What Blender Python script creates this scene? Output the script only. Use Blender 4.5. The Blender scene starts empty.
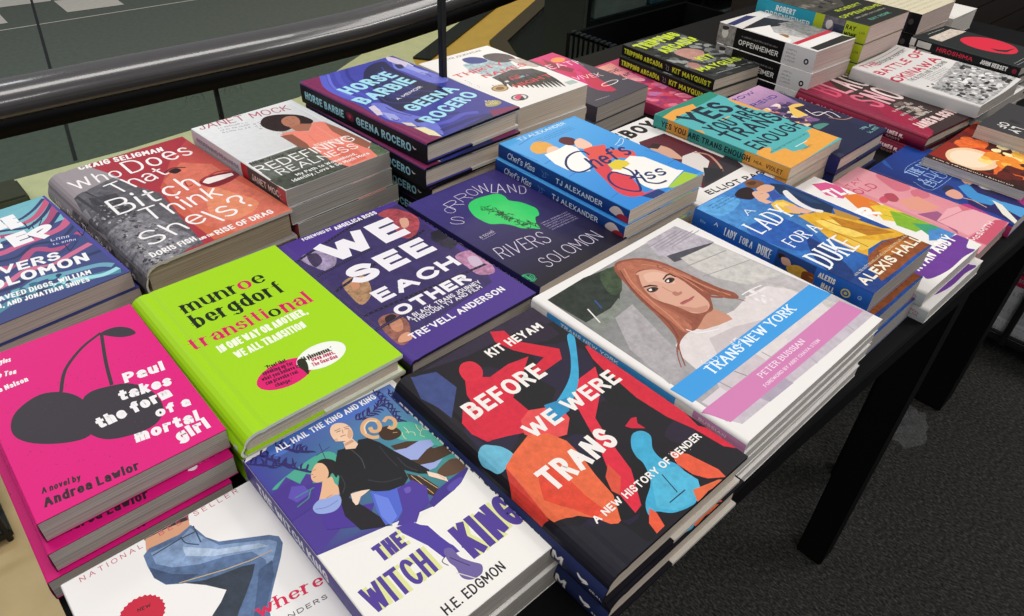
import bpy, bmesh, math, random
from mathutils import Vector, Matrix
from mathutils.geometry import tessellate_polygon
SC = bpy.context.scene
COL = SC.collection
TZ = 0.85                      # table top height
R = math.radians

# ------------------------------------------------------------------ helpers
def tag(o, label=None, cat=None, group=None, kind=None):
    if label: o['label'] = label
    if cat: o['category'] = cat
    if group: o['group'] = group
    if kind: o['kind'] = kind
    return o
def empty(name, loc=(0, 0, 0), rz=0.0):
    o = bpy.data.objects.new(name, None); COL.objects.link(o)
    o.empty_display_size = .02
    o.location = loc; o.rotation_euler = (0, 0, rz)
    return o
def obj(name, bm, mats, parent=None, smooth=False):
    me = bpy.data.meshes.new(name); bm.to_mesh(me); bm.free()
    for m in (mats if isinstance(mats, (list, tuple)) else [mats]): me.materials.append(m)
    if smooth:
        for p in me.polygons: p.use_smooth = True
    o = bpy.data.objects.new(name, me); COL.objects.link(o)
    if parent: o.parent = parent
    return o
def srgb(c, a=0.0):
    if isinstance(c, str):
        c = c.lstrip('#'); c = [int(c[i:i+2], 16) for i in (0, 2, 4)]
    f = lambda v: v/12.92 if v <= .04045 else ((v+.055)/1.055)**2.4
    return tuple(f(v/255) for v in c[:3]) + (a,)
def box(bm, x0, x1, y0, y1, z0, z1):
    v = [bm.verts.new(p) for p in ((x0,y0,z0),(x1,y0,z0),(x1,y1,z0),(x0,y1,z0),(x0,y0,z1),(x1,y0,z1),(x1,y1,z1),(x0,y1,z1))]
    fs = []
    for q in ((3,2,1,0),(4,5,6,7),(0,1,5,4),(1,2,6,5),(2,3,7,6),(3,0,4,7)):
        fs.append(bm.faces.new([v[i] for i in q]))
    return v, fs
def bevel(bm, w, seg=2):
    bmesh.ops.bevel(bm, geom=list(bm.edges), offset=w, segments=seg, affect='EDGES', clamp_overlap=True)
def tube(bm, pts, r, n=10, cap=True):
    pts = [Vector(p) for p in pts]; rings = []
    for i, p in enumerate(pts):
        d = (pts[min(i+1, len(pts)-1)] - pts[max(i-1, 0)]).normalized()
        a = d.cross(Vector((0, 0, 1)) if abs(d.z) < .9 else Vector((1, 0, 0))).normalized(); b = d.cross(a)
        rr = r[i] if isinstance(r, (list, tuple)) else r
        rings.append([bm.verts.new(p + rr*(math.cos(2*math.pi*k/n)*a + math.sin(2*math.pi*k/n)*b)) for k in range(n)])
    for A, B in zip(rings, rings[1:]):
        for k in range(n): bm.faces.new((A[k], A[(k+1) % n], B[(k+1) % n], B[k]))
    if cap: bm.faces.new(rings[0]); bm.faces.new(rings[-1])
    bmesh.ops.recalc_face_normals(bm, faces=list(bm.faces))
def prism(bm, prof, y0, y1):
    """closed (x,z) profile swept along y"""
    A = [bm.verts.new((x, y0, z)) for x, z in prof]; B = [bm.verts.new((x, y1, z)) for x, z in prof]
    n = len(prof)
    for k in range(n): bm.faces.new((A[k], A[(k+1) % n], B[(k+1) % n], B[k]))
    bm.faces.new(A); bm.faces.new(B)
    bmesh.ops.recalc_face_normals(bm, faces=list(bm.faces))

# ------------------------------------------------------------------ materials
def nodes(name):
    m = bpy.data.materials.new(name); m.use_nodes = True
    nt = m.node_tree; return m, nt, nt.nodes['Principled BSDF']
def N(nt, t, **kw):
    n = nt.nodes.new(t)
    for k, v in kw.items():
        if k in n.inputs.keys(): n.inputs[k].default_value = v
        else: setattr(n, k, v)
    return n
def solid(name, c, rough=.5, spec=.5, metal=0, noise=0, scale=200, bump=0, coat=0):
    m, nt, b = nodes(name)
    b.inputs['Roughness'].default_value = rough; b.inputs['Metallic'].default_value = metal
    b.inputs['Specular IOR Level'].default_value = spec; b.inputs['Coat Weight'].default_value = coat
    tc = N(nt, 'ShaderNodeTexCoord')
    nz = N(nt, 'ShaderNodeTexNoise'); nz.inputs['Scale'].default_value = scale; nz.inputs['Detail'].default_value = 4
    nt.links.new(tc.outputs['Object'], nz.inputs['Vector'])
    cr = N(nt, 'ShaderNodeValToRGB'); c = srgb(c)
    cr.color_ramp.elements[0].position = .3; cr.color_ramp.elements[1].position = .7
    cr.color_ramp.elements[0].color = tuple(v*(1-noise) for v in c[:3])+(1,)
    cr.color_ramp.elements[1].color = tuple(min(1, v*(1+noise)) for v in c[:3])+(1,)
    nt.links.new(nz.outputs['Fac'], cr.inputs['Fac']); nt.links.new(cr.outputs['Color'], b.inputs['Base Color'])
    if bump:
        bp = N(nt, 'ShaderNodeBump'); bp.inputs['Strength'].default_value = bump; bp.inputs['Distance'].default_value = .002
        nt.links.new(nz.outputs['Fac'], bp.inputs['Height']); nt.links.new(bp.outputs['Normal'], b.inputs['Normal'])
    return m
def printed(name, rough, coat=0.0):
    """printed cover stock: the print's colours are stored per face; alpha is the mottle of a photographic print"""
    m, nt, b = nodes(name)
    b.inputs['Roughness'].default_value = rough; b.inputs['Coat Weight'].default_value = coat
    b.inputs['Specular IOR Level'].default_value = .17
    at = N(nt, 'ShaderNodeAttribute'); at.attribute_name = 'Col'
    tc = N(nt, 'ShaderNodeTexCoord')
    n1 = N(nt, 'ShaderNodeTexNoise'); n1.inputs['Scale'].default_value = 130; n1.inputs['Detail'].default_value = 6; n1.inputs['Roughness'].default_value = .7
    nt.links.new(tc.outputs['Object'], n1.inputs['Vector'])
    mr = N(nt, 'ShaderNodeMapRange'); mr.inputs[1].default_value = .3; mr.inputs[2].default_value = .7
    mr.inputs[3].default_value = -1; mr.inputs[4].default_value = 1.2
    nt.links.new(n1.outputs['Fac'], mr.inputs[0])
    mu = N(nt, 'ShaderNodeMath', operation='MULTIPLY_ADD'); mu.inputs[2].default_value = 1.0
    nt.links.new(mr.outputs[0], mu.inputs[0]); nt.links.new(at.outputs['Alpha'], mu.inputs[1])
    mx = N(nt, 'ShaderNodeVectorMath', operation='SCALE')
    nt.links.new(at.outputs['Color'], mx.inputs[0]); nt.links.new(mu.outputs[0], mx.inputs['Scale'])
    nt.links.new(mx.outputs[0], b.inputs['Base Color'])
    return m
def pages(name, c1, c2):
    m, nt, b = nodes(name); b.inputs['Roughness'].default_value = .85; b.inputs['Specular IOR Level'].default_value = .15
    tc = N(nt, 'ShaderNodeTexCoord'); mp = N(nt, 'ShaderNodeMapping'); mp.inputs['Scale'].default_value = (9, 9, 1900)
    nt.links.new(tc.outputs['Object'], mp.inputs['Vector'])
    nz = N(nt, 'ShaderNodeTexNoise'); nz.inputs['Scale'].default_value = 1; nz.inputs['Detail'].default_value = 3
    nt.links.new(mp.outputs[0], nz.inputs['Vector'])
    cr = N(nt, 'ShaderNodeValToRGB')
    cr.color_ramp.elements[0].position = .32; cr.color_ramp.elements[0].color = srgb(c2, 1)
    cr.color_ramp.elements[1].position = .66; cr.color_ramp.elements[1].color = srgb(c1, 1)
    nt.links.new(nz.outputs['Fac'], cr.inputs['Fac']); nt.links.new(cr.outputs['Color'], b.inputs['Base Color'])
    bp = N(nt, 'ShaderNodeBump'); bp.inputs['Strength'].default_value = .35; bp.inputs['Distance'].default_value = .0006
    nt.links.new(nz.outputs['Fac'], bp.inputs['Height']); nt.links.new(bp.outputs['Normal'], b.inputs['Normal'])
    return m
M_GLOSS = printed('glossy_printed_cover', .42)
M_MATTE = printed('matte_printed_cover', .6)
M_PAGE = {'white': pages('white_paper_edges', '#dcd6cf', '#a9a29b'), 'cream': pages('cream_paper_edges', '#e2d4c4', '#b0a292'),
          'grey': pages('grey_pulp_paper_edges', '#bcb5ad', '#8e8780'), 'tan': pages('tan_pulp_paper_edges', '#b8a890', '#857862'),
          'pinkish': pages('pinkish_paper_edges', '#decac1', '#ae9a93')}

# ------------------------------------------------------------------ stroke alphabet
_G = """A .74;0,0 .37,1 .74,0;.14,.34 .6,.34
B .58;0,0 0,1;~0,1 0,1 .28,1 .47,.94 .53,.77 .47,.6 .28,.54 .28,.54 0,.54;~0,.54 0,.54 .3,.54 .52,.46 .58,.27 .52,.08 .3,0 .3,0 0,0
C .66;~.66,.78 .56,.93 .36,1 .14,.9 .03,.7 0,.5 .03,.3 .14,.1 .36,0 .56,.07 .66,.22
D .66;0,0 0,1;~0,1 0,1 .26,1 .5,.92 .63,.72 .66,.5 .63,.28 .5,.08 .26,0 .26,0 0,0
E .5;.5,1 0,1 0,0 .5,0;0,.52 .43,.52
F .48;.48,1 0,1 0,0;0,.5 .42,.5
G .68;~.66,.78 .56,.93 .36,1 .14,.9 .03,.7 0,.5 .03,.3 .14,.1 .36,0 .56,.06 .68,.2;.68,.2 .68,.46 .42,.46
H .62;0,0 0,1;.62,0 .62,1;0,.52 .62,.52
I 0;0,0 0,1
J .4;~.4,1 .4,1 .4,.25 .4,.25 .34,.06 .19,0 .05,.06 0,.22
K .6;0,0 0,1;.6,1 .02,.44;.2,.6 .62,0
L .48;0,1 0,0 .48,0
M .8;0,0 0,1 .4,.28 .8,1 .8,0
N .64;0,0 0,1 .64,0 .64,1
O .74;~.37,1 .15,.92 .03,.72 0,.5 .03,.28 .15,.08 .37,0 .59,.08 .71,.28 .74,.5 .71,.72 .59,.92 .37,1 .37,1
P .56;0,0 0,1;~0,1 0,1 .28,1 .48,.92 .56,.73 .48,.54 .28,.46 .28,.46 0,.46
Q .74;~.37,1 .15,.92 .03,.72 0,.5 .03,.28 .15,.08 .37,0 .59,.08 .71,.28 .74,.5 .71,.72 .59,.92 .37,1 .37,1;.45,.25 .72,-.06
R .58;0,0 0,1;~0,1 0,1 .28,1 .48,.93 .55,.75 .48,.57 .28,.5 .28,.5 0,.5;.28,.5 .58,0
S .56;~.53,.82 .43,.95 .27,1 .1,.93 .03,.76 .1,.6 .28,.52 .47,.43 .56,.25 .48,.07 .28,0 .1,.05 0,.2
T .64;0,1 .64,1;.32,1 .32,0
U .62;~0,1 0,1 0,.35 0,.35 .06,.1 .31,0 .56,.1 .62,.35 .62,.35 .62,1
V .7;0,1 .35,0 .7,1
W 1.04;0,1 .26,0 .52,.92 .78,0 1.04,1
X .66;0,0 .66,1;0,1 .66,0
Y .68;0,1 .34,.46 .68,1;.34,.46 .34,0
Z .6;0,1 .6,1 0,0 .6,0
a .46;~.05,.56 .18,.69 .34,.68 .45,.52 .46,.3 .46,.3 .46,0;~.46,.4 .22,.4 .04,.3 .02,.14 .13,.01 .3,.03 .46,.18
b .5;0,1 0,0;~0,.48 .1,.63 .26,.7 .43,.58 .5,.35 .43,.11 .26,0 .1,.06 0,.2
c .44;~.44,.58 .3,.7 .1,.62 0,.35 .1,.08 .3,0 .44,.12
d .5;.5,1 .5,0;~.5,.48 .4,.63 .24,.7 .07,.58 0,.35 .07,.11 .24,0 .4,.06 .5,.2
e .48;~.01,.36 .01,.36 .48,.36 .48,.36 .44,.59 .25,.7 .07,.59 0,.35 .08,.09 .27,0 .46,.12
f .36;~.38,.98 .26,1 .16,.86 .16,.7 .16,.7 .16,0;0,.67 .35,.67
g .5;~.5,.5 .4,.64 .23,.7 .06,.58 0,.36 .07,.12 .24,.01 .4,.07 .5,.2;~.5,.7 .5,.7 .5,-.08 .5,-.08 .42,-.25 .23,-.3 .05,-.22
h .46;0,1 0,0;~0,.46 .1,.62 .25,.7 .41,.63 .46,.44 .46,.44 .46,0
i 0;0,.7 0,0;0,.9 0,1.02
j .14;~.14,.7 .14,.7 .14,-.1 .14,-.1 .09,-.25 -.04,-.28;.14,.9 .14,1.02
k .46;0,1 0,0;.44,.7 .02,.28;.15,.42 .46,0
l 0;0,1 0,0
m .78;0,.7 0,0;~0,.46 .08,.62 .2,.7 .34,.63 .39,.44 .39,.44 .39,0;~.39,.46 .47,.62 .59,.7 .73,.63 .78,.44 .78,.44 .78,0
n .46;0,.7 0,0;~0,.46 .1,.62 .25,.7 .41,.63 .46,.44 .46,.44 .46,0
o .52;~.26,.7 .07,.6 0,.35 .07,.1 .26,0 .45,.1 .52,.35 .45,.6 .26,.7 .26,.7
p .5;0,.7 0,-.3;~0,.48 .1,.63 .26,.7 .43,.58 .5,.35 .43,.11 .26,0 .1,.06 0,.2
q .5;.5,.7 .5,-.3;~.5,.48 .4,.63 .24,.7 .07,.58 0,.35 .07,.11 .24,0 .4,.06 .5,.2
r .32;0,.7 0,0;~0,.42 .08,.6 .2,.69 .33,.68
s .4;~.38,.58 .28,.69 .14,.69 .03,.58 .05,.44 .2,.36 .36,.27 .4,.13 .29,.01 .13,0 0,.11
t .34;~.15,.95 .15,.95 .15,.2 .15,.2 .2,.03 .36,.03;0,.68 .34,.68
u .46;~0,.7 0,.7 0,.25 0,.25 .05,.07 .2,0 .36,.07 .46,.24;.46,.7 .46,0
v .5;0,.7 .25,0 .5,.7
w .76;0,.7 .19,0 .38,.64 .57,0 .76,.7
x .48;0,0 .48,.7;0,.7 .48,0
y .5;0,.7 .25,.02;~.5,.7 .5,.7 .25,.02 .15,-.22 .02,-.28
z .44;0,.7 .44,.7 0,0 .44,0
. 0;0,0 0,.06
, .04;.05,.04 0,-.12
' 0;0,1 0,.8
" .14;0,1 0,.8;.14,1 .14,.8
- .24;0,.4 .24,.4
: 0;0,0 0,.07;0,.5 0,.57
! 0;0,1 0,.3;0,0 0,.07
? .46;~0,.8 .1,.95 .25,1 .42,.92 .46,.76 .38,.6 .24,.48 .22,.3 .22,.3;.22,0 .22,.07
& .66;~.66,.4 .5,.1 .25,0 .05,.1 .02,.28 .2,.5 .36,.65 .38,.88 .25,1 .12,.88 .16,.66 .66,0
0 .6;~.3,1 .06,.85 0,.5 .06,.15 .3,0 .54,.15 .6,.5 .54,.85 .3,1 .3,1
1 .2;0,.8 .2,1 .2,0
2 .54;~.02,.78 .12,.95 .28,1 .46,.92 .52,.74 .42,.5 0,0 0,0 .54,0
"""
def catmull(pts, n=4, closed=False):
    out = []; P = [Vector((p[0], p[1])) for p in pts]; m = len(P)
    if m < 3: return P
    for i in range(m if closed else m-1):
        g = (lambda k: P[k % m]) if closed else (lambda k: P[min(max(k, 0), m-1)])
        a, b, c, d = g(i-1), g(i), g(i+1), g(i+2)
        if (b-c).length < 1e-7: continue
        for k in range(n):
            t = k/n
            out.append(.5*((2*b)+(c-a)*t+(2*a-5*b+4*c-d)*t*t+(3*b-a-3*c+d)*t**3))
    if not closed: out.append(P[-1])
    return out
GL = {}
for _l in _G.strip().split('\n'):
    ch = _l[0]; _w, *_s = _l[2:].split(';')
    st = []
    for s in _s:
        sm = s[0] == '~'; pts = [tuple(map(float, q.split(','))) for q in s.lstrip('~').split()]
        st.append((sm, pts))
    GL[ch] = (float(_w), st)

def ribbon(pts, wf):
    """outline quads of a polyline with width wf(dx,dy); returns list of quads"""
    P = []
    for p in pts:
        p = Vector((p[0], p[1]))
        if not P or (p-P[-1]).length > 1e-9: P.append(p)
    if len(P) < 2: return []
    runs, cur, joins = [], [P[0]], []
    for i in range(1, len(P)):
        cur.append(P[i])
        if i < len(P)-1:
            a = (P[i]-P[i-1]).normalized(); b = (P[i+1]-P[i]).normalized()
            if a.dot(b) < -.1:
                runs.append(cur); cur = [P[i]]
                sg = -1 if a.x*b.y-a.y*b.x > 0 else 1
                joins.append((P[i], P[i]+sg*Vector((-a.y, a.x))*wf(a.x, a.y)/2, P[i]+sg*Vector((-b.y, b.x))*wf(b.x, b.y)/2))
    runs.append(cur); quads = list(joins)
    for run in runs:
        m = len(run); L = []; Rr = []
        closed = m > 3 and (run[0]-run[-1]).length < 1e-7
        for i, p in enumerate(run):
            d0 = (run[i]-run[i-1]) if i else ((run[-1]-run[-2]) if closed else run[1]-run[0])
            d1 = (run[i+1]-run[i]) if i < m-1 else ((run[1]-run[0]) if closed else d0)
            d0 = d0.normalized(); d1 = d1.normalized(); d = d0+d1
            d = d.normalized() if d.length > 1e-6 else d1
            nrm = Vector((-d.y, d.x)); k = max(.5, nrm.dot(Vector((-d1.y, d1.x))))
            hw = wf(d.x, d.y)/2/k
            L.append(p+nrm*hw); Rr.append(p-nrm*hw)
        for i in range(m-1): quads.append((L[i], L[i+1], Rr[i+1], Rr[i]))
    return quads

class Art:
    """flat print for one cover or spine; millimetres, x to the right, y down"""
    def __init__(s, W, H, bg): s.W, s.H, s.bg, s.items = W*1000, H*1000, bg, []
    def poly(s, c, pts, a=0.0):
        s.items.append((c, [[(p[0], p[1]) for p in pts]], a, False))
    def blob(s, c, pts, a=0.0, n=4): s.poly(c, catmull(pts, n, True), a)
    def rect(s, c, x0, y0, x1, y1, a=0.0): s.poly(c, [(x0, y0), (x1, y0), (x1, y1), (x0, y1)], a)
    def full(s, c, a=0.0): s.rect(c, -5, -5, s.W+5, s.H+5, a)
    def disc(s, c, p, rx, ry=None, a=0.0, n=28, rot=0):
        ry = ry or rx; cr, sr = math.cos(R(rot)), math.sin(R(rot))
        pts = []
        for k in range(n):
            x, y = rx*math.cos(2*math.pi*k/n), ry*math.sin(2*math.pi*k/n)
            pts.append((p[0]+x*cr-y*sr, p[1]+x*sr+y*cr))
        s.poly(c, pts, a)
    def burst(s, c, p, r, n=22, k=.88):
        s.poly(c, [(p[0]+r*(1 if i % 2 else k)*math.cos(math.pi*i/n), p[1]+r*(1 if i % 2 else k)*math.sin(math.pi*i/n)) for i in range(2*n)])
    def line(s, c, w, pts, a=0.0):
        q = ribbon(pts, lambda x, y: w)
        s.items.append((c, q, a, True))
    def curve(s, c, w, pts, a=0.0, closed=False):
        p = catmull(pts, 5, closed)
        if closed: p = list(p)+[p[0]]
        s.line(c, w, p, a)
    def taper(s, c, w, pts, a=0.0):
        p = catmull(pts, 5); m = len(p); q = []
        L, Rr = [], []
        for i in range(m):
            d = (p[min(i+1, m-1)]-p[max(i-1, 0)]).normalized(); nn = Vector((-d.y, d.x))*w/2*math.sin(math.pi*(.08+.9*i/(m-1)))
            L.append(p[i]+nn); Rr.append(p[i]-nn)
        s.items.append((c, [(L[i], L[i+1], Rr[i+1], Rr[i]) for i in range(m-1)], a, True))
    def speck(s, c, n, box, r0, r1, seed=1, a=0.0, inside=None):
        rn = random.Random(seed); q = []
        for _ in range(n):
            x, y = rn.uniform(box[0], box[2]), rn.uniform(box[1], box[3])
            if inside and not inside(x, y): continue
            r = rn.uniform(r0, r1); t = rn.uniform(0, 1.5)
            q.append([(x+r*math.cos(t+k*1.5708)*rn.uniform(.6, 1.3), y+r*math.sin(t+k*1.5708)*rn.uniform(.6, 1.3)) for k in range(4)])
        s.items.append((c, q, a, True))
    def patches(s, cols, n, box, r0, r1, seed=1, asp=1.0, rot=0, a=.1):
        rn = random.Random(seed); box = (min(box[0], box[2]), min(box[1], box[3]), max(box[0], box[2]), max(box[1], box[3]))
        for i in range(n):
            x, y = rn.uniform(box[0], box[2]), rn.uniform(box[1], box[3]); r = rn.uniform(r0, r1)
            m = rn.randint(5, 7); pts = []
            for k in range(m):
                t = 2*math.pi*k/m; rr = r*rn.uniform(.6, 1.25); u, v = rr*asp*math.cos(t), rr*math.sin(t)
                cr, sr = math.cos(R(rot)), math.sin(R(rot)); X, Y = x+u*cr-v*sr, y+u*sr+v*cr
                pts.append((min(max(X, box[0]), box[2]), min(max(Y, box[1]), box[3])))
            s.blob(cols[i % len(cols)], pts, a, 2)
    def text(s, t, c, b, w=.15, con=1.0, serif=0.0, shear=0.0, tr=.16, sp=.45, jit=0.0, seed=3, xh=1.0, arc=0.0, rnd=0.0):
        """b = (x0,y0,x1,y1,cap): baseline from (x0,y0) to (x1,y1), capital height cap"""
        x0, y0, x1, y1, cap = b
        d = Vector((x1-x0, y1-y0)); ln = d.length; d.normalize(); up = Vector((d.y, -d.x))
        W = w*cap; rn = random.Random(seed); chars = [ch for ch in t]
        nat = 0.0; k = 0
        for i, ch in enumerate(chars):
            if ch == ' ': nat += sp; continue
            nat += GL[ch][0]; k += 1
            if i < len(chars)-1: nat += tr
        sx = max(.05, (ln-k*W)/(cap*max(nat, 1e-3))) if nat > 0 else 1
        sy = (cap-W)/cap
        x = W/2; quads = []
        for i, ch in enumerate(chars):
            if ch == ' ': x += sp*cap*sx; continue
            gw, st = GL[ch]
            ja, jy, js = rn.uniform(-jit, jit)*.35, rn.uniform(-jit, jit)*cap*.18, 1+rn.uniform(-jit, jit)*.35
            gc = gw*cap*sx/2
            def tf(p):
                px = p[0]*cap*sx*js; py = p[1]*cap*sy*xh*js + W/2
                dx, dy = px-gc, py-cap/2
                px = gc+dx*math.cos(ja)-dy*math.sin(ja); py = cap/2+dx*math.sin(ja)+dy*math.cos(ja)+jy
                X = x+px+shear*py
                if arc: py += arc*cap*(1-((X-ln/2)/(ln/2))**2)
                return (X, py)
            wf = lambda dx, dy: W*(con+(1-con)*abs(dy))
            for sm, pts in st:
                pp = [tf(p) for p in (catmull(pts, 3) if sm else pts)]
                if rnd and len(pp) > 1:
                    quads += [[(q[0]+W*.5*math.cos(R(60*j)), q[1]+W*.5*math.sin(R(60*j))) for j in range(6)] for q in (pp[0], pp[-1])]
                if not sm and len(pp) == 2 and abs(pts[0][1]-pts[1][1]) < .2 and abs(pts[0][0]-pts[1][0]) < .01:   # a dot
                    ddy = max(W, pp[1][1]-pp[0][1]); cx, cy = pp[0][0], (pp[0][1]+pp[1][1])/2
                    hw = W*.55; quads.append([(cx-hw, cy-ddy/2), (cx+hw, cy-ddy/2), (cx+hw, cy+ddy/2), (cx-hw, cy+ddy/2)]); continue
                if (pp[0][0]-pp[-1][0])**2+(pp[0][1]-pp[-1][1])**2 > (W*.2)**2 and not rnd:
                    pp = [(q[0], q[1]) for q in pp]
                    for e, g in ((0, 1), (-1, -2)):
                        vx, vy = pp[e][0]-pp[g][0], pp[e][1]-pp[g][1]; l_ = math.hypot(vx, vy) or 1
                        if len(pp) > 2: ex = W*.5*min(1, con+.1) if abs(vx) > abs(vy) else W*.5
                        else: ex = W*.5
                        pp[e] = (pp[e][0]+vx/l_*ex, pp[e][1]+vy/l_*ex)
                quads += ribbon(pp, wf)
                if serif:
                    for e, f in ((0, 1), (-1, -2)):
                        ax, ay = pp[e][0], pp[e][1]; vx, vy = ax-pp[f][0], ay-pp[f][1]
                        l = math.hypot(vx, vy)
                        if l > 1e-6 and abs(vy)/l > .6:
                            th = W*max(con, .22); hw = W*.5+serif*cap*min(1, sx*1.3)
                            yy = ay-(th if vy > 0 else 0)
                            quads.append([(ax-hw, yy), (ax+hw, yy), (ax+hw, yy+th), (ax-hw, yy+th)])
            x += gw*cap*sx + W
            if i < len(chars)-1: x += tr*cap*sx
        out = [[Vector((x0, y0))+d*q[0]+up*q[1] for q in qd] for qd in quads]
        s.items.append((c, out, 0.0, True))
    def scrawl(s, c, b, w=.07, n=14, seed=5, tr=0):
        """a line of print too small to read in the photo: rows of word-length dashes"""
        x0, y0, x1, y1, cap = b; d = Vector((x1-x0, y1-y0)); ln = d.length; d.normalize(); up = Vector((d.y, -d.x))
        rn = random.Random(seed); q = []; x = 0
        while x < ln:
            l = cap*rn.uniform(.35, .7); h = cap*rn.uniform(.7, 1.0)
            if x+l > ln: break
            p = Vector((x0, y0))+d*x
            q += [(p, p+d*cap*.16, p+d*cap*.16+up*h, p+up*h), (p, p+d*l, p+d*l+up*cap*.18, p+up*cap*.18)] if rn.random() < .5 else \
                 [(p, p+d*cap*.16, p+d*cap*.16+up*h, p+up*h), (p+up*h*.8, p+d*l+up*h*.8, p+d*l+up*h, p+up*h), (p+d*(l-cap*.16), p+d*l, p+d*l+up*h, p+d*(l-cap*.16)+up*h)]
            x += l+cap*(.22 if rn.random() < .8 else .6)
        s.items.append((c, q, 0.0, True))
    # -- to geometry
    def emit(s, place, dst, lay):
        """place(x_mm, y_mm, layer) -> Vector; adds triangles to dst"""
        bm = bmesh.new(); cl = bm.loops.layers.float_color.new('Col'); done = []
        for c, polys, a, conv in s.items:
            xs = [p[0] for pl in polys for p in pl]; ys = [p[1] for pl in polys for p in pl]
            if not xs: continue
            bb = (min(xs), min(ys), max(xs), max(ys)); z0 = 1
            for b2, z2 in done:
                if z2 >= z0 and bb[0] < b2[2] and bb[2] > b2[0] and bb[1] < b2[3] and bb[3] > b2[1]: z0 = z2+1
            done.append((bb, z0)); qi = 0
            multi = isinstance(c, (list, tuple)) and isinstance(c[0], str) and len(c) > 1
            for pl in polys:
                if len(pl) < 3: continue
                qi += 1; z = z0+.17*(qi % 5)
                V = [Vector((p[0], -p[1], z)) for p in pl]
                cols = [srgb(q, a) for q in c] if multi else None
                if cols and len(cols) == 2:      # vertical blend from first to last colour over the shape
                    ys = [p[1] for p in pl]; lo, hi = min(ys), max(ys)
                    cc = [tuple(cols[0][j]+(cols[1][j]-cols[0][j])*((p[1]-lo)/(hi-lo+1e-9)) for j in range(4)) for p in pl]
                elif cols: cc = [cols[i % len(cols)] for i in range(len(pl))]
                else:
                    k = srgb(c, a); cc = [k]*len(pl)
                tris = [tuple(range(len(V)))] if conv and len(V) <= 4 else tessellate_polygon([V])
                vs = [bm.verts.new(v) for v in V]
                for t in tris:
                    p = [V[i] for i in t]
                    ar = sum(p[i].x*p[(i+1) % len(p)].y-p[(i+1) % len(p)].x*p[i].y for i in range(len(p)))
                    if abs(ar) < 1e-7: continue
                    t = t if ar > 0 else t[::-1]
                    try: f = bm.faces.new([vs[i] for i in t])
                    except ValueError: continue
                    for l in f.loops: l[cl] = cc[vs.index(l.vert)]
        e = .15
        for co, no in (((e,0,0),(-1,0,0)), ((s.W-e,0,0),(1,0,0)), ((0,-e,0),(0,1,0)), ((0,-s.H+e,0),(0,-1,0))):
            bmesh.ops.bisect_plane(bm, geom=list(bm.verts)+list(bm.edges)+list(bm.faces), plane_co=co, plane_no=no, clear_outer=True, dist=1e-5)
        for x in s.cuts:
            bmesh.ops.bisect_plane(bm, geom=list(bm.verts)+list(bm.edges)+list(bm.faces), plane_co=(x,0,0), plane_no=(1,0,0), dist=1e-5)
        mp = {}
        for v in bm.verts: mp[v] = dst.verts.new(place(v.co.x, -v.co.y, v.co.z))
        for f in bm.faces:
            try: g = dst.faces.new([mp[v] for v in f.verts])
            except ValueError: continue
            for l0, l1 in zip(f.loops, g.loops): l1[lay] = l0[cl]
        bm.free()
    cuts = ()
    def gradient_grid(s, fn, box, nx, ny, a=0.0):
        x0, y0, x1, y1 = box
        for i in range(nx):
            for j in range(ny):
                xa, xb, ya, yb = x0+(x1-x0)*i/nx, x0+(x1-x0)*(i+1)/nx, y0+(y1-y0)*j/ny, y0+(y1-y0)*(j+1)/ny
                s.items.append(([fn(xa, ya), fn(xb, ya), fn(xb, yb), fn(xa, yb)], [[(xa, ya), (xb, ya), (xb, yb), (xa, yb)]], a, True))
LAYER = 5e-6

def plate(x0, x1, y0, y1, z0, z1, face, side, art=None, place=None, cuts=(), bend=None):
    """a sheet of cover stock with its print on the upper side"""
    bm = bmesh.new(); lay = bm.loops.layers.float_color.new('Col')
    _, fs = box(bm, x0, x1, y0, y1, z0, z1)
    for f in fs:
        for l in f.loops: l[lay] = srgb(face if f.normal.z > .5 or f is fs[1] else side)
    for x in cuts:
        bmesh.ops.bisect_plane(bm, geom=list(bm.verts)+list(bm.edges)+list(bm.faces), plane_co=(x,0,0), plane_no=(1,0,0), dist=1e-6)
    if art: art.emit(place, bm, lay)
    if bend:
        for v in bm.verts: v.co.z += bend(v.co.x, v.co.y)
    return bm

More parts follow.
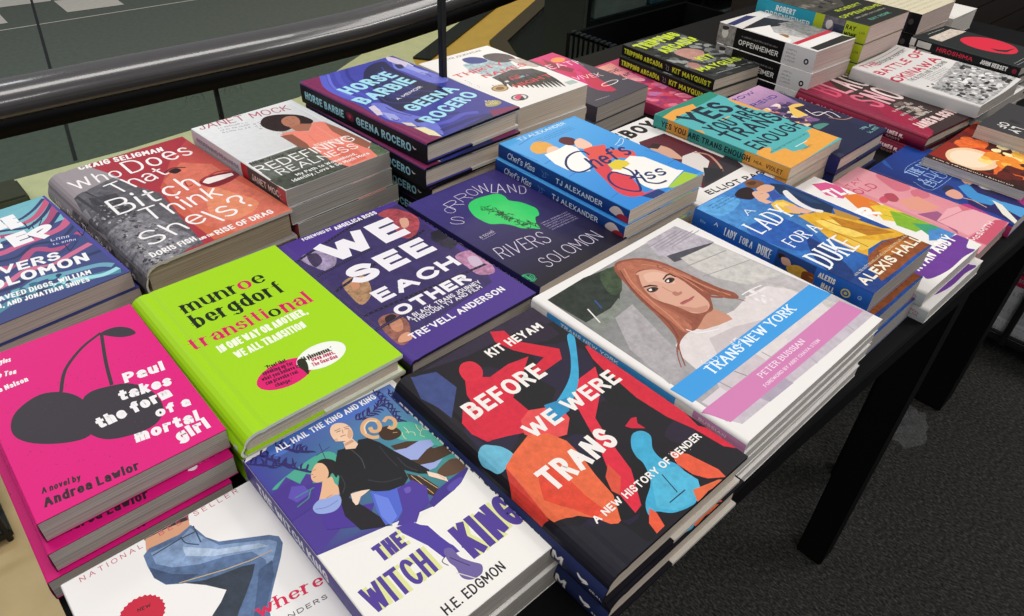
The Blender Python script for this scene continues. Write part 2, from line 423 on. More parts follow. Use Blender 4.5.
def make_book(name, hard, w, h, t, front, spine, page='white', edge='#e8e4de', back=None, mat=None, flap=None, rnd=None, curl=0.0, bow=0.0, groove=None, endpaper=None):
    """one book lying face up; origin at the head of the spine, on the table. Returns its Empty"""
    mat = mat or M_GLOSS
    root = empty(name)
    ct = .0032 if hard else .0007
    rnd = rnd if rnd is not None else (.008 if hard else .0012)
    groove = (.0009 if hard else .0) if groove is None else groove
    drop = min(rnd*.75, t*.45)
    def bend0(x):
        z = 0.0
        if x < rnd:
            k = 1-max(0, x)/rnd; z -= drop*(1-math.sqrt(max(0, 1-k*k)))
        if groove: z -= groove*math.exp(-((x-rnd*1.35)/.0028)**2)
        if curl: z += curl*(max(0, (x-w*.45)/(w*.55)))**2
        if bow: z -= bow*((x/w-.5)*2)**2
        return z
    cuts = sorted(set([rnd*k for k in (.06, .2, .4, .7, 1)] + ([rnd*1.35+k for k in (-.004, -.002, 0, .002, .004)] if groove else []) +
                      ([w*(.45+.55*k/6) for k in range(1, 6)] if curl or bow else []) + ([w*k/8 for k in range(1, 5)] if bow else [])))
    knots = [0.0]+[c for c in cuts if 0 < c < w]+[w]; kz = [bend0(k) for k in knots]
    def bend(x, y):
        x = min(max(x, 0), w)
        for i in range(len(knots)-1):
            if x <= knots[i+1]+1e-9:
                t_ = (x-knots[i])/(knots[i+1]-knots[i]); return kz[i]+(kz[i+1]-kz[i])*t_
        return kz[-1]
    front.cuts = [c*1000 for c in cuts if 0 < c < w]
    bm = plate(0, w, -h, 0, t-ct, t, front.bg, edge, front, lambda x, y, z: Vector((x/1000, -y/1000, t+4e-6+LAYER*z)), [c for c in cuts if 0 < c < w], bend)
    obj('front_cover', bm, mat, root)
    # spine: its own sheet, slightly bulged, printed on the outer side
    sh = t-drop-(.0 if not hard else 0)
    bul = .0035 if hard and rnd > .006 else .0006
    bm = bmesh.new(); lay = bm.loops.layers.float_color.new('Col')
    prof = [(-bul*math.sin(math.pi*k/8), sh*k/8) for k in range(9)]
    th = .0018 if hard else .0006
    for (xa, za), (xb, zb) in zip(prof, prof[1:]):
        for q, cc in ((((xa,0,za),(xa,-h,za),(xb,-h,zb),(xb,0,zb)), spine.bg), (((xa,-h,za),(xa+th,-h,za),(xb+th,-h,zb),(xb,-h,zb)), edge),
                      (((xa,0,za),(xb,0,zb),(xb+th,0,zb),(xa+th,0,za)), edge), (((xa+th,0,za),(xb+th,0,zb),(xb+th,-h,zb),(xa+th,-h,za)), edge)):
            f = bm.faces.new([bm.verts.new(p) for p in q])
            for l in f.loops: l[lay] = srgb(cc)
    sb = bmesh.new(); sl = sb.loops.layers.float_color.new('Col')
    spine.H = t*1000
    for f in list(bm.faces): pass
    # the print is laid out flat (x along the spine, y from front to back) and wrapped on the bulge
    scut = [t*1000*k/8 for k in range(1, 8)]
    tmp = bmesh.new(); tl = tmp.loops.layers.float_color.new('Col')
    spine.emit(lambda x, y, z: Vector((x, y, z)), tmp, tl)
    for yy in scut:
        bmesh.ops.bisect_plane(tmp, geom=list(tmp.verts)+list(tmp.edges)+list(tmp.faces), plane_co=(0, yy, 0), plane_no=(0, 1, 0), dist=1e-5)
    mp = {}
    for v in tmp.verts:
        zz = (t*1000-v.co.y)/1000*sh/t
        mp[v] = bm.verts.new((-bul*math.sin(math.pi*min(1, max(0, zz/sh)))-LAYER*v.co.z-2e-5, -v.co.x/1000, zz))
    for f in tmp.faces:
        try: g = bm.faces.new([mp[v] for v in f.verts])
        except ValueError: continue
        for l0, l1 in zip(f.loops, g.loops): l1[lay] = l0[tl]
    tmp.free(); sb.free()
    obj('spine', bm, mat, root)
    bm = plate(0 if not hard else .001, w, -h, 0, 0, ct, back or front.bg, edge)
    obj('back_cover', bm, mat, root)
    # page block
    i = .0035 if hard else .0005
    bm = bmesh.new(); box(bm, .0028 if hard else .0006, w-i, -h+i, -i, ct, t-ct)
    cs = [rnd*k for k in (.25, .5, .75, 1, 1.4) if rnd*k > .003] + ([w*(.45+.55*k/6) for k in range(1, 6)] if curl or bow else []) + ([w*k/8 for k in range(1, 5)] if bow else [])
    for x in cs: bmesh.ops.bisect_plane(bm, geom=list(bm.verts)+list(bm.edges)+list(bm.faces), plane_co=(x,0,0), plane_no=(1,0,0), dist=1e-6)
    for v in bm.verts:
        if v.co.z > t/2: v.co.z += bend(v.co.x, v.co.y)-(.0002 if hard else 0)
    obj('page_block', bm, M_PAGE[page], root)
    if flap:
        bm = plate(w*.47, w-.0012, -h+.0004, -.0004, t-ct-.0011, t-ct-.0001, flap, flap, cuts=[w*(.45+.55*k/6) for k in range(1, 6)] if curl else (), bend=bend if curl else None)
        obj('jacket_flap', bm, mat, root)
        bm = plate(w*.47, w-.0008, -h-.0004, .0004, .0004, ct+.0006, flap, flap)
        obj('jacket_flap', bm, mat, root)
    return root
def copy_tree(o, parent=None):
    c = o.copy(); COL.objects.link(c)
    if parent: c.parent = parent
    for ch in list(o.children): copy_tree(ch, c)
    return c
ORD = ['topmost', 'second', 'third', 'fourth', 'fifth', 'sixth']
def stack(root, look, where, X, Y, rot, t, n, group, shifts=(), z0=0.0, cat='book'):
    """the first is the top copy at its fitted place; the rest lie under it, each a little off"""
    rn = random.Random(hash_name(look)); out = []
    for k in range(n):
        o = root if k == 0 else copy_tree(root)
        if k == 0: dx = dy = dr = 0
        elif k-1 < len(shifts): dx, dy, dr = shifts[k-1]
        else: dx, dy, dr = rn.uniform(-.002, .002), rn.uniform(-.001, .003), rn.uniform(-.6, .6)
        o.location = (X+dx, Y+dy, TZ+z0+(n-1-k)*t+.0002*(n-1-k)); o.rotation_euler = (0, 0, R(rot+dr))
        if n == 1: lab = look+(' '+where if where else '')
        else: lab = ('%s, topmost of its stack' % look if k == 0 else '%s, %s down in its stack' % (look, ORD[k]))
        tag(o, lab, cat, group)
        out.append(o)
    return out
def hash_name(s):
    v = 7
    for ch in s: v = (v*31+ord(ch)) % 1000003
    return v

# ------------------------------------------------------------------ where each book lies (metres from the table origin)
BK = {
    'paul': dict(X=-0.0224, Y=0.6117, rot=-0.90, w=0.1307, h=0.2006, t=0.0201, n=3, z0=0.0000),
    'jeans': dict(X=-0.0302, Y=0.3864, rot=-0.77, w=0.1377, h=0.1876, t=0.0119, n=2, z0=0.0000),
    'transitional': dict(X=0.1082, Y=0.6100, rot=-0.07, w=0.1460, h=0.2218, t=0.0214, n=3, z0=0.0000),
    'witch': dict(X=0.1041, Y=0.3861, rot=-0.57, w=0.1354, h=0.2059, t=0.0232, n=2, z0=0.0000),
    'before': dict(X=0.2301, Y=0.3678, rot=-0.63, w=0.1571, h=0.2368, t=0.0309, n=2, z0=0.0000),
    'tny': dict(X=0.3967, Y=0.3769, rot=-0.09, w=0.2312, h=0.2396, t=0.0121, n=5, z0=0.0000),
    'wesee': dict(X=0.2567, Y=0.6192, rot=0.71, w=0.1535, h=0.2346, t=0.0273, n=2, z0=0.0000),
    'sorrow': dict(X=0.4144, Y=0.6008, rot=1.35, w=0.1388, h=0.2136, t=0.0193, n=3, z0=0.0000),
    'chef': dict(X=0.5596, Y=0.6053, rot=0.16, w=0.1371, h=0.2104, t=0.0178, n=5, z0=0.0000),
    'deep': dict(X=-0.0206, Y=0.8616, rot=4.84, w=0.1320, h=0.2086, t=0.0194, n=3, z0=0.0000),
    'whodoes': dict(X=0.1207, Y=0.8916, rot=3.51, w=0.1634, h=0.2500, t=0.0352, n=2, z0=0.0000),
    'redef': dict(X=0.2881, Y=0.8753, rot=3.26, w=0.1426, h=0.2127, t=0.0221, n=4, z0=0.0000),
    'horse': dict(X=0.4437, Y=0.8773, rot=3.91, w=0.1593, h=0.2559, t=0.0280, n=4, z0=0.0000),
    'thirty': dict(X=0.6399, Y=0.8749, rot=1.06, w=0.1400, h=0.2166, t=0.0319, n=3, z0=0.0000),
    'oji': dict(X=0.8080, Y=0.8773, rot=3.31, w=0.1350, h=0.2097, t=0.0251, n=2, z0=0.0000),
    'trip': dict(X=1.0672, Y=0.8271, rot=-4.11, w=0.1437, h=0.2122, t=0.0187, n=3, z0=0.0000),
    'oppb': dict(X=1.1815, Y=0.7054, rot=-2.24, w=0.1246, h=0.1934, t=0.0352, n=3, z0=0.0000),
    'ropp': dict(X=1.3104, Y=0.7127, rot=-0.59, w=0.1542, h=0.2183, t=0.0318, n=4, z0=0.0000),
    'okin': dict(X=1.2791, Y=0.4910, rot=-1.11, w=0.1652, h=0.2139, t=0.0205, n=1, z0=0.0445),
    'hiro': dict(X=1.5078, Y=0.4882, rot=-4.85, w=0.1315, h=0.1982, t=0.0148, n=5, z0=0.0000),
    'snow': dict(X=1.1632, Y=0.5212, rot=-4.85, w=0.1513, h=0.2260, t=0.0221, n=2, z0=0.0000),
    'arrow': dict(X=0.9467, Y=0.5570, rot=0.19, w=0.1452, h=0.2180, t=0.0276, n=2, z0=0.0000),
    'yes': dict(X=0.8303, Y=0.5698, rot=0.43, w=0.1383, h=0.2167, t=0.0173, n=4, z0=0.0000),
    'pageboy': dict(X=0.6910, Y=0.5970, rot=0.41, w=0.1600, h=0.2272, t=0.0249, n=2, z0=0.0000),
    'duke': dict(X=0.6418, Y=0.3656, rot=-0.36, w=0.1340, h=0.2097, t=0.0253, n=3, z0=0.0000),
    'abby': dict(X=0.7520, Y=0.3500, rot=-0.80, w=0.1500, h=0.2160, t=0.0185, n=2, z0=0.0000),
    'gold': dict(X=0.9057, Y=0.3347, rot=0.84, w=0.1100, h=0.2026, t=0.0205, n=1, z0=0.0000),
    'dark': dict(X=1.0200, Y=0.3220, rot=0.00, w=0.1420, h=0.1940, t=0.0200, n=1, z0=0.0000),
    'pink': dict(X=0.9580, Y=0.8460, rot=2.00, w=0.1370, h=0.2100, t=0.0190, n=1, z0=0.0000),
    'fire': dict(X=1.2950, Y=0.2790, rot=-90.00, w=0.1350, h=0.2000, t=0.0130, n=1, z0=0.0205),
    'ofly': dict(X=1.3650, Y=0.0550, rot=180.00, w=0.1400, h=0.2050, t=0.0200, n=1, z0=0.0340),
    'backpile': dict(X=1.6520, Y=0.7520, rot=0.00, w=0.1720, h=0.2220, t=0.0410, n=2, z0=0.0000),
    'backside': dict(X=1.8350, Y=0.7480, rot=0.00, w=0.1400, h=0.2250, t=0.0440, n=1, z0=0.0000),
    'okinlow': dict(X=1.3451, Y=0.4910, rot=-1.11, w=0.1652, h=0.2139, t=0.0212, n=2, z0=0.0000),
}
CAM = dict(H=0.47503, right=(0.732176, -0.680087, 0.037413), up=(0.397284, 0.471038, 0.787584), fwd=(0.553249, 0.561786, -0.61507), f=715.722)

# ------------------------------------------------------------------ the prints on the covers
def arts(k, bg, sbg):
    return Art(BK[k]['w'], BK[k]['h'], bg), Art(BK[k]['h'], BK[k]['t'], sbg)
def place(k, name, hard, f, s, look, where='', group=None, shifts=(), z0=0.0, **kw):
    b = BK[k]
    root = make_book(name, hard, b['w'], b['h'], b['t']-.0002, f, s, **kw)
    return stack(root, look, where, b['X'], b['Y'], b['rot'], b['t'], b['n'], group, shifts, z0)

# ---- magenta paperback with cherries
f, s = arts('paul', '#e0187e', '#2c2430')
f.blob('#39343c', [(10.9,93.4),(18.9,80.3),(35.6,73.4),(50.3,81.7),(59.2,98.7),(60.2,123.8),(51.8,142.0),(35.9,138.4),(18.5,124.4),(10.1,109.0)])
f.blob('#39343c', [(57.7,103.6),(66.4,95.2),(80.0,97.7),(94.2,105.4),(103.9,125.7),(103.6,148.8),(92.4,161.8),(74.5,161.1),(58.1,152.2),(51.0,132.1)])
f.speck('#39343c', 260, (0, 60, 131, 175), .15, .5, 4)
f.speck('#9c1a5c', 200, (0, 20, 131, 195), .15, .4, 5)
f.curve('#39343c', 2.8, [(49.3,80.9),(59.7,55.9),(78.3,36.1),(97.1,25.5)])
f.curve('#39343c', 2.8, [(82.1,97.8),(87.8,66.3),(97.2,26.5)])
f.blob('#39343c', [(96.5,25.9),(108.6,25.2),(117.7,33.7),(119.7,45.0),(109.7,43.4),(100.3,33.8)])
WH = '#f4f0f2'
f.text('Paul', WH, (90.6,102.4,121.2,106.9,13.0), .24)
f.text('takes', WH, (80.6,120.4,118.8,127.6,13.0), .24)
f.text('the form', WH, (59.0,140.3,114.4,140.3,13.2), .24)
f.text('of a', WH, (95.9,155.9,121.3,159.0,11.2), .24)
f.text('mortal', WH, (74.9,171.2,119.8,178.9,12.5), .24)
f.text('girl', WH, (98.9,191.0,123.1,191.0,13.3), .24)
f.text('A novel by', '#39242f', (10.0,176.7,33.8,181.0,6.3), .16)
f.text('Andrea Lawlor', '#39242f', (8.1,189.8,68.1,197.4,9.3), .19)
f.text('Eileen Myles', WH, (6.6,12.6,29.1,17.6,6.6), .17)
f.text('Michelle Tea', WH, (0.1,28.7,28.6,36.0,6.7), .17)
f.text('Maggie Nelson', WH, (-1.5,51.4,33.8,51.4,6.7), .17)
s.text('Andrea Lawlor', '#e0187e', (20, 15, 80, 15, 8), .2)
s.text('Paul takes the form of a mortal girl', '#e0187e', (86, 15, 188, 15, 7), .2)
place('paul', 'paperback_book', False, f, s, 'magenta paperback printed with a pair of black cherries', group='magenta cherry paperbacks',
      shifts=((-.004, -.010, .3), (-.011, -.014, 0)), page='grey', edge='#8c1a52')

# ---- white paperback with a pair of jeans
f, s = arts('jeans', '#f1eeec', '#efecea')
f.poly('#3d2a33', [(54.3,-4.5),(71.0,-1.9),(87.5,-3.6),(84.6,6.3),(70.8,1.6),(54.9,2.1)])
f.poly('#d9a07e', [(55.4,0.7),(70.8,1.6),(84.8,4.6),(83.2,12.5),(74.5,13.2),(52.3,11.3)])
f.poly('#2f3947', [(61.6,50.6),(78.8,58.6),(95.9,63.0),(106.5,66.2),(115.1,73.8),(101.9,94.9),(89.6,114.5),(61.7,89.9),(67.7,84.9),(74.8,80.5),(81.5,74.5),(72.6,62.2)], .3)
f.poly('#566e94', [(49.6,13.1),(54.7,9.9),(74.8,12.4),(84.4,9.8),(86.6,19.0),(88.2,26.5),(93.7,36.0),(122.8,53.8),(127.6,59.5),(127.2,66.2),(120.9,75.3),(111.9,85.9),(103.2,96.1),(96.4,105.6),(92.8,117.3),(74.4,101.2),(81.3,93.8),(90.6,85.0),(99.1,76.4),(104.8,68.7),(97.4,64.9),(86.7,62.2),(74.2,58.5),(61.4,51.1),(52.7,44.7),(48.7,34.8),(48.7,23.0)], .35)
f.poly('#7f97bb', [(54.2,14.3),(73.2,16.3),(83.2,12.5),(85.4,21.6),(92.5,38.8),(121.0,57.3),(124.6,62.9),(117.2,72.2),(108.7,81.5),(111.7,70.7),(107.7,58.7),(92.1,50.2),(75.7,44.3),(61.1,34.9),(53.6,25.0)], .35)
f.poly('#a9bcd4', [(72.6,23.5),(91.1,41.8),(114.2,55.6),(118.5,62.2),(104.6,54.9),(85.2,44.2),(71.5,32.2)], .3)
f.poly('#3d4f70', [(49.2,24.5),(59.1,39.8),(72.6,51.6),(61.6,50.6),(52.9,44.3),(48.9,34.4)], .3)
f.poly('#43587c', [(104.8,74.7),(115.1,73.8),(110.1,86.0),(100.8,97.1),(92.9,105.6),(89.6,114.5),(83.2,108.9),(93.1,93.4)], .3)
f.line('#39414f', 1.0, [(54.3,17.1),(73.2,16.3),(84.8,17.4)]); f.line('#c9b27f', .7, [(59.9,49.2),(87.7,59.8),(104.8,64.7),(118.8,66.6)])
f.curve('#3e4b60', .9, [(75.0,15.0),(75.7,22.0),(82.1,29.4)]); f.line('#3e4b60', .9, [(85.3,11.7),(83.9,28.5)])
f.text('NATIONAL', '#c2536a', (11.0,6.4,51.9,6.4,4.3), .12, tr=.5)
f.text('BESTSELLER', '#c2536a', (64.2,4.8,123.2,4.8,4.4), .12, tr=.5)
f.burst('#c8203c', (32.9,55.7), 14.5, 26, .93)
f.text('NEW', '#3b1720', (31.6,52.2,39.6,53.8,2.8), .18)
f.text('where', '#d81e50', (88.6,107.2,133.3,113.5,9.7), .2, .35, .1)
f.text('NDERS', '#2c2c30', (103.1,120.1,129.4,123.7,3.5), .16, tr=.3)
s.text('NATIONAL', '#c2536a', (20, 9, 70, 9, 5), .14)
place('jeans', 'paperback_book', False, f, s, 'white paperback showing a seated body in flared blue jeans', group='white paperbacks with blue jeans',
      shifts=((.008, -.006, 1),), page='white', edge='#dedad8')

# ---- lime green hardcover
f, s = arts('transitional', '#a3d712', '#97cc10')
f.text('munr', '#15200c', (30.7,51.8,84.1,51.8,20.1), .155, .25, .045)
f.text('o', '#d8175f', (84.6,52.3,96.9,52.3,21.4), .155, .25, .0)
f.text('e', '#15200c', (98.9,52.3,110.9,52.3,21.3), .155, .25, .0)
f.text('bergdorf', '#15200c', (30.1,77.7,116.3,77.7,21.8), .155, .25, .045)
f.text('transiti', '#d8175f', (15.0,104.5,85.1,104.5,17.8), .155, .25, .045)
f.text('o', '#15200c', (86.6,107.1,97.1,107.1,17.7), .155, .25, .0)
f.text('nal', '#d8175f', (99.5,108.0,127.4,108.0,20.1), .155, .25, .045)
f.text('IN ONE WAY OR ANOTHER,', '#f3f6e2', (31.2,121.4,114.6,121.4,10.7), .17)
f.text('WE ALL TRANSITION', '#f3f6e2', (38.7,137.3,103.9,137.3,10.4), .17)
f.disc('#e0186e', (59.4,178.6), 24, 15.5, rot=0)
f.disc('#f2f4ec', (93.5,178.1), 22, 15.0)
f.blob('#262a16', [(74.7,171.0),(79.9,171.6),(78.9,180.9),(73.3,191.7),(72.6,185.5),(71.8,178.0)])
for i, (a, b) in enumerate(((372, 336), (366, 352), (368, 366), (376, 380))): f.scrawl('#4d0826', (0,0,1,1,1)) if 0 else None
f.text('"Proof that', '#4a0a28', (50.2,164.5,67.4,166.7,5.1), .15)
f.text('speaking up for', '#4a0a28', (44.9,169.2,70.1,173.4,5.0), .15)
f.text('what you believe in', '#4a0a28', (41.2,175.1,72.3,179.7,4.9), .15)
f.text('can provoke real', '#4a0a28', (41.4,181.2,67.8,185.1,4.9), .15)
f.text('change."', '#4a0a28', (45.9,188.0,60.3,190.8,4.8), .15)
f.text('"A phenomenon."', '#31330f', (77.9,175.0,104.7,179.0,6.2), .17)
f.text('Owen Jones,', '#c2185f', (83.5,180.5,103.5,184.0,5.6), .15)
f.text('The Guardian', '#c2185f', (80.8,186.3,102.6,189.7,5.0), .15)
s.text('munroe bergdorf', '#15200c', (18, 15, 90, 15, 8), .18, .4)
s.text('transitional', '#d8175f', (100, 16, 180, 16, 10), .18, .4)
s.disc('#b9c3b0', (s.W-9, 11), 4, 6)
place('transitional', 'hardcover_book', True, f, s, 'lime green hardcover with black and pink title lettering', group='lime green hardcovers',
      shifts=((.003, .002, 0), (.002, .003, 0)), page='cream', edge='#e4e8d2', flap='#e2e4d2', rnd=.013)

# ---- comic style paperback with three walking figures
f, s = arts('witch', '#ece9e4', '#4b3f8e')
f.poly(['#3d3f9a','#3a4aa0','#5f7fc0','#3e9a90','#3c8f86','#4a3a92','#43318a'], [(-1.4,3.5),(65.8,-0.6),(130.6,3.1),(132.6,94.7),(133.1,113.5),(90.8,128.1),(0.3,107.3)])
f.blob('#4a6fc0', [(20.7,-0.6),(70.5,-2.4),(92.4,4.4),(122.6,11.9),(85.2,15.8),(52.3,10.2),(22.9,14.2)])
f.blob('#49a58e', [(3.4,39.0),(22.2,33.6),(50.0,32.2),(55.0,46.7),(38.1,68.8),(26.8,54.5),(13.8,43.2)])
f.blob('#4fae9a', [(105.8,41.8),(119.1,50.3),(123.6,70.9),(123.2,86.7),(111.5,71.4),(99.7,56.0)])
f.poly('#4a3590', [(-0.1,44.4),(16.5,35.1),(21.2,47.2),(29.1,42.0),(32.5,45.9),(25.5,58.0),(26.1,72.4),(30.4,76.1),(22.3,99.8),(0.6,107.7),(-2.5,94.9)])
f.poly('#5b4aa6', [(-0.6,49.4),(14.2,48.3),(16.1,59.2),(9.9,67.4),(-1.0,70.3)])
rn = random.Random(5)
for (x0, y0, x1, y1) in (((-1.0,3.9)+(22.6,24.0)), ((11.6,4.5)+(30.0,40.3)), ((25.3,3.3)+(39.6,23.3)), ((115.0,2.4)+(110.6,43.1)), ((86.4,19.7)+(111.0,17.2)), ((122.6,11.9)+(121.9,41.1))):
    f.curve('#2c2466', .7, [(x0, y0), ((x0+x1)/2, (y0+y1)/2+3), (x1, y1)])
    for k in range(9):
        t = k/8; x, y = x0+(x1-x0)*t, y0+(y1-y0)*t+3*4*t*(1-t)
        f.taper('#2c2466', 1.7, [(x, y), (x+rn.uniform(1, 4), y-rn.uniform(2, 5)), (x+rn.uniform(3, 7), y-rn.uniform(4, 8))])
        f.taper('#2c2466', 1.7, [(x, y), (x+rn.uniform(2, 4), y+rn.uniform(1, 4)), (x+rn.uniform(4, 7), y+rn.uniform(3, 7))])
f.line('#3a2a6e', .6, [(47.1,39.9),(51.3,22.8)]); f.line('#3a2a6e', .6, [(43.4,31.7),(56.1,30.6)])
f.poly('#46308c', [(1.9,42.2),(18.4,40.2),(18.4,48.4),(28.7,53.1),(25.1,67.3),(18.0,71.5),(-3.8,72.6),(-3.7,62.9)]); f.poly('#5c4bb0', [(15.3,45.7),(22.7,50.7),(22.8,60.1),(11.5,60.8),(8.6,53.1)]); f.line('#3a9a7c', .7, [(12.2,56.3),(28.4,56.9),(35.5,57.6)]); f.line('#3a9a7c', .7, [(9.6,64.3),(19.6,62.6),(24.8,56.6)])
f.poly('#4a3096', [(28.7,53.1),(38.0,59.7),(37.6,72.8),(38.6,89.3),(52.9,96.5),(38.7,109.3),(15.5,94.1),(21.0,74.1)]); f.poly('#18131c', [(37.1,73.7),(41.6,81.5),(45.9,95.5),(51.8,120.6),(33.2,109.4),(30.9,92.7)])
f.blob('#1a1418', [(41.0,37.8),(46.1,38.1),(50.8,43.3),(51.4,49.6),(48.0,55.9),(44.2,59.6),(44.2,54.1),(40.6,56.0),(39.0,60.6),(38.4,57.4),(42.2,49.5),(42.5,41.9)])
f.blob('#e6b58e', [(30.3,47.1),(34.2,42.2),(39.6,38.9),(43.2,41.3),(43.7,47.5),(41.5,53.2),(37.5,56.1),(31.7,54.9),(29.6,51.5)]); f.line('#7a4a38', .45, [(34.3,42.8),(36.7,43.2)]); f.line('#9a5a48', .5, [(31.3,48.6),(33.2,49.1)]); f.line('#7a4a38', .4, [(31.8,45.1),(32.6,46.4)])
f.poly('#e6b58e', [(35.3,55.3),(42.2,56.5),(40.5,63.3),(41.0,67.8),(37.8,74.3),(28.8,71.8),(22.2,71.3),(29.4,63.1)]); f.line('#b07c5c', .5, [(29.1,70.8),(34.0,71.0)]); f.blob('#93a6dd', [(17.3,72.2),(23.9,68.9),(29.1,71.3),(37.1,73.7),(35.1,81.1),(27.6,84.3),(18.1,79.2)]); f.curve('#6a7cc0', .6, [(18.3,74.3),(25.3,77.8),(34.4,77.9)])
f.poly('#46301f', [(91.9,60.0),(103.9,64.2),(112.2,70.7),(115.8,83.5),(128.3,87.4),(132.9,93.5),(123.6,96.7),(107.4,94.5),(96.2,89.5),(93.3,79.0)]); f.poly('#9aa8dc', [(89.7,64.7),(99.8,69.8),(111.6,70.1),(119.1,74.7),(118.2,80.9),(111.1,81.0),(99.8,84.6),(94.3,80.5)]); f.poly('#9aa8dc', [(96.5,89.0),(107.4,94.5),(114.9,96.0),(105.6,99.6),(98.2,98.1)]); f.blob('#5b4230', [(103.6,103.6),(113.5,100.6),(120.8,101.1),(125.8,107.3),(123.2,113.8),(112.6,114.1),(104.2,109.7)]); f.poly('#3a2618', [(85.7,89.6),(93.4,101.8),(95.9,114.9),(89.8,122.9),(86.0,114.4),(83.3,98.6)]); f.line('#d8b27c', .5, [(87.0,93.5),(89.7,117.6)]); f.line('#d8b27c', .5, [(90.8,96.8),(94.9,115.7)])
f.blob('#3d2618', [(94.4,40.0),(102.4,41.7),(106.5,48.4),(106.1,54.4),(101.8,56.9),(94.4,54.9),(91.0,48.9)]); f.line('#c9a070', .5, [(101.0,50.0),(104.0,51.9)])
f.curve('#dcaa7c', 3.4, [(90.4,46.6),(85.6,43.1),(83.6,35.2),(87.3,28.3),(93.6,25.9),(98.0,29.6),(97.7,36.5),(93.9,40.8),(89.8,38.6),(90.6,33.6)]); f.curve('#f0d2ae', 1.2, [(98.3,31.8),(93.6,27.8),(87.6,30.4),(84.7,37.4)]); f.curve('#dcaa7c', 3.2, [(102.0,35.9),(106.9,33.9),(109.6,38.2),(107.9,43.8),(103.7,46.0),(101.8,42.5)])
rn = random.Random(12)
for x, y in [(105.3,62.3),(112.7,64.0),(124.5,66.2),(117.5,69.6),(110.1,58.7),(118.3,62.5)]: f.curve('#e4d2a4', .45, [(x, y), (x+rn.uniform(-3, 3), y-4), (x+rn.uniform(-5, 5), y-8)])
f.poly('#3f3088', [(94.7,116.5),(108.7,114.9),(124.5,114.3),(131.2,114.3),(113.8,122.0),(94.7,127.2),(82.5,127.1),(82.4,121.8)]); f.blob('#5545a4', [(101.0,119.2),(112.6,118.2),(113.8,122.0),(101.0,124.6)])
f.poly('#131218', [(58.7,37.7),(64.8,39.9),(69.9,44.9),(76.3,38.9),(82.9,42.1),(87.4,51.7),(91.0,65.9),(95.6,81.6),(100.6,98.4),(97.5,100.2),(92.5,96.0),(86.1,86.0),(84.0,94.2),(78.0,97.4),(67.7,94.9),(59.5,89.5),(55.4,83.3),(45.9,78.4),(40.7,81.2),(37.8,76.1),(40.8,67.6),(46.4,60.1),(46.3,53.6),(53.0,44.5)])
f.curve('#4a4a54', .6, [(66.8,44.1),(67.8,55.8),(64.8,66.1)]); f.curve('#32323c', .8, [(47.5,59.7),(45.6,69.0),(40.0,74.9)]); f.curve('#32323c', .8, [(89.3,72.7),(89.4,84.3),(93.3,93.3)]); f.curve('#32323c', .8, [(60.4,76.3),(68.1,85.6),(80.6,90.8)]); f.curve('#2c2c36', .8, [(85.2,54.4),(84.1,68.2),(84.3,79.9)])
f.poly('#e9c4a4', [(66.1,33.6),(73.6,34.1),(74.0,42.4),(69.9,44.9),(63.9,41.0)]); f.poly('#c99a7c', [(65.8,35.4),(73.1,35.5),(72.9,38.4),(65.4,38.0)])
f.blob('#efc8a8', [(64.2,17.4),(68.5,12.9),(73.9,13.7),(77.9,18.7),(78.4,25.8),(76.0,32.2),(72.3,34.8),(68.5,33.7),(63.7,30.3),(62.2,28.1),(62.5,22.9)]); f.blob('#dcae8c', [(62.7,26.6),(64.7,27.2),(63.5,29.8),(62.0,29.1)]); f.poly('#d9aa88', [(77.4,23.0),(77.6,28.3),(75.9,32.4),(71.7,34.4),(71.6,30.6)])
f.line('#5e4336', .55, [(67.1,19.3),(72.1,19.8)]); f.line('#5e4336', .55, [(74.6,20.6),(78.1,22.3)]); f.line('#2c1c1a', .6, [(67.6,21.3),(70.9,21.9)]); f.line('#2c1c1a', .6, [(74.2,22.5),(77.0,24.0)]); f.line('#b07f62', .5, [(72.5,22.0),(71.0,25.7)]); f.line('#8a4a42', .65, [(67.6,27.2),(71.8,28.3)])
f.poly('#f0d3bc', [(44.2,79.0),(51.3,81.4),(56.9,84.6),(52.4,85.5),(48.4,85.8),(43.3,90.2),(41.6,89.8),(41.7,85.5)]); f.poly('#f0d3bc', [(98.2,98.1),(103.1,105.6),(105.6,112.3),(104.3,116.1),(102.3,112.2),(99.5,107.6),(96.7,102.9)]); f.line('#b58a6c', .35, [(103.0,107.2),(104.1,112.6)])
f.poly('#4f66cc', [(55.8,86.3),(66.0,94.5),(79.5,98.1),(77.2,106.9),(66.6,113.4),(56.3,119.6),(48.2,117.5),(49.8,104.0)]); f.poly('#4b3798', [(72.1,97.1),(85.1,97.4),(89.6,109.5),(82.4,121.8),(72.8,123.8),(63.7,130.9),(54.2,122.7),(63.7,116.0)]); f.poly('#6a82e0', [(56.7,89.3),(62.5,99.5),(58.5,116.5),(50.6,119.6),(50.1,109.2)]); f.blob('#6a55b4', [(75.9,100.4),(80.2,101.4),(78.4,105.2),(74.8,104.7)])
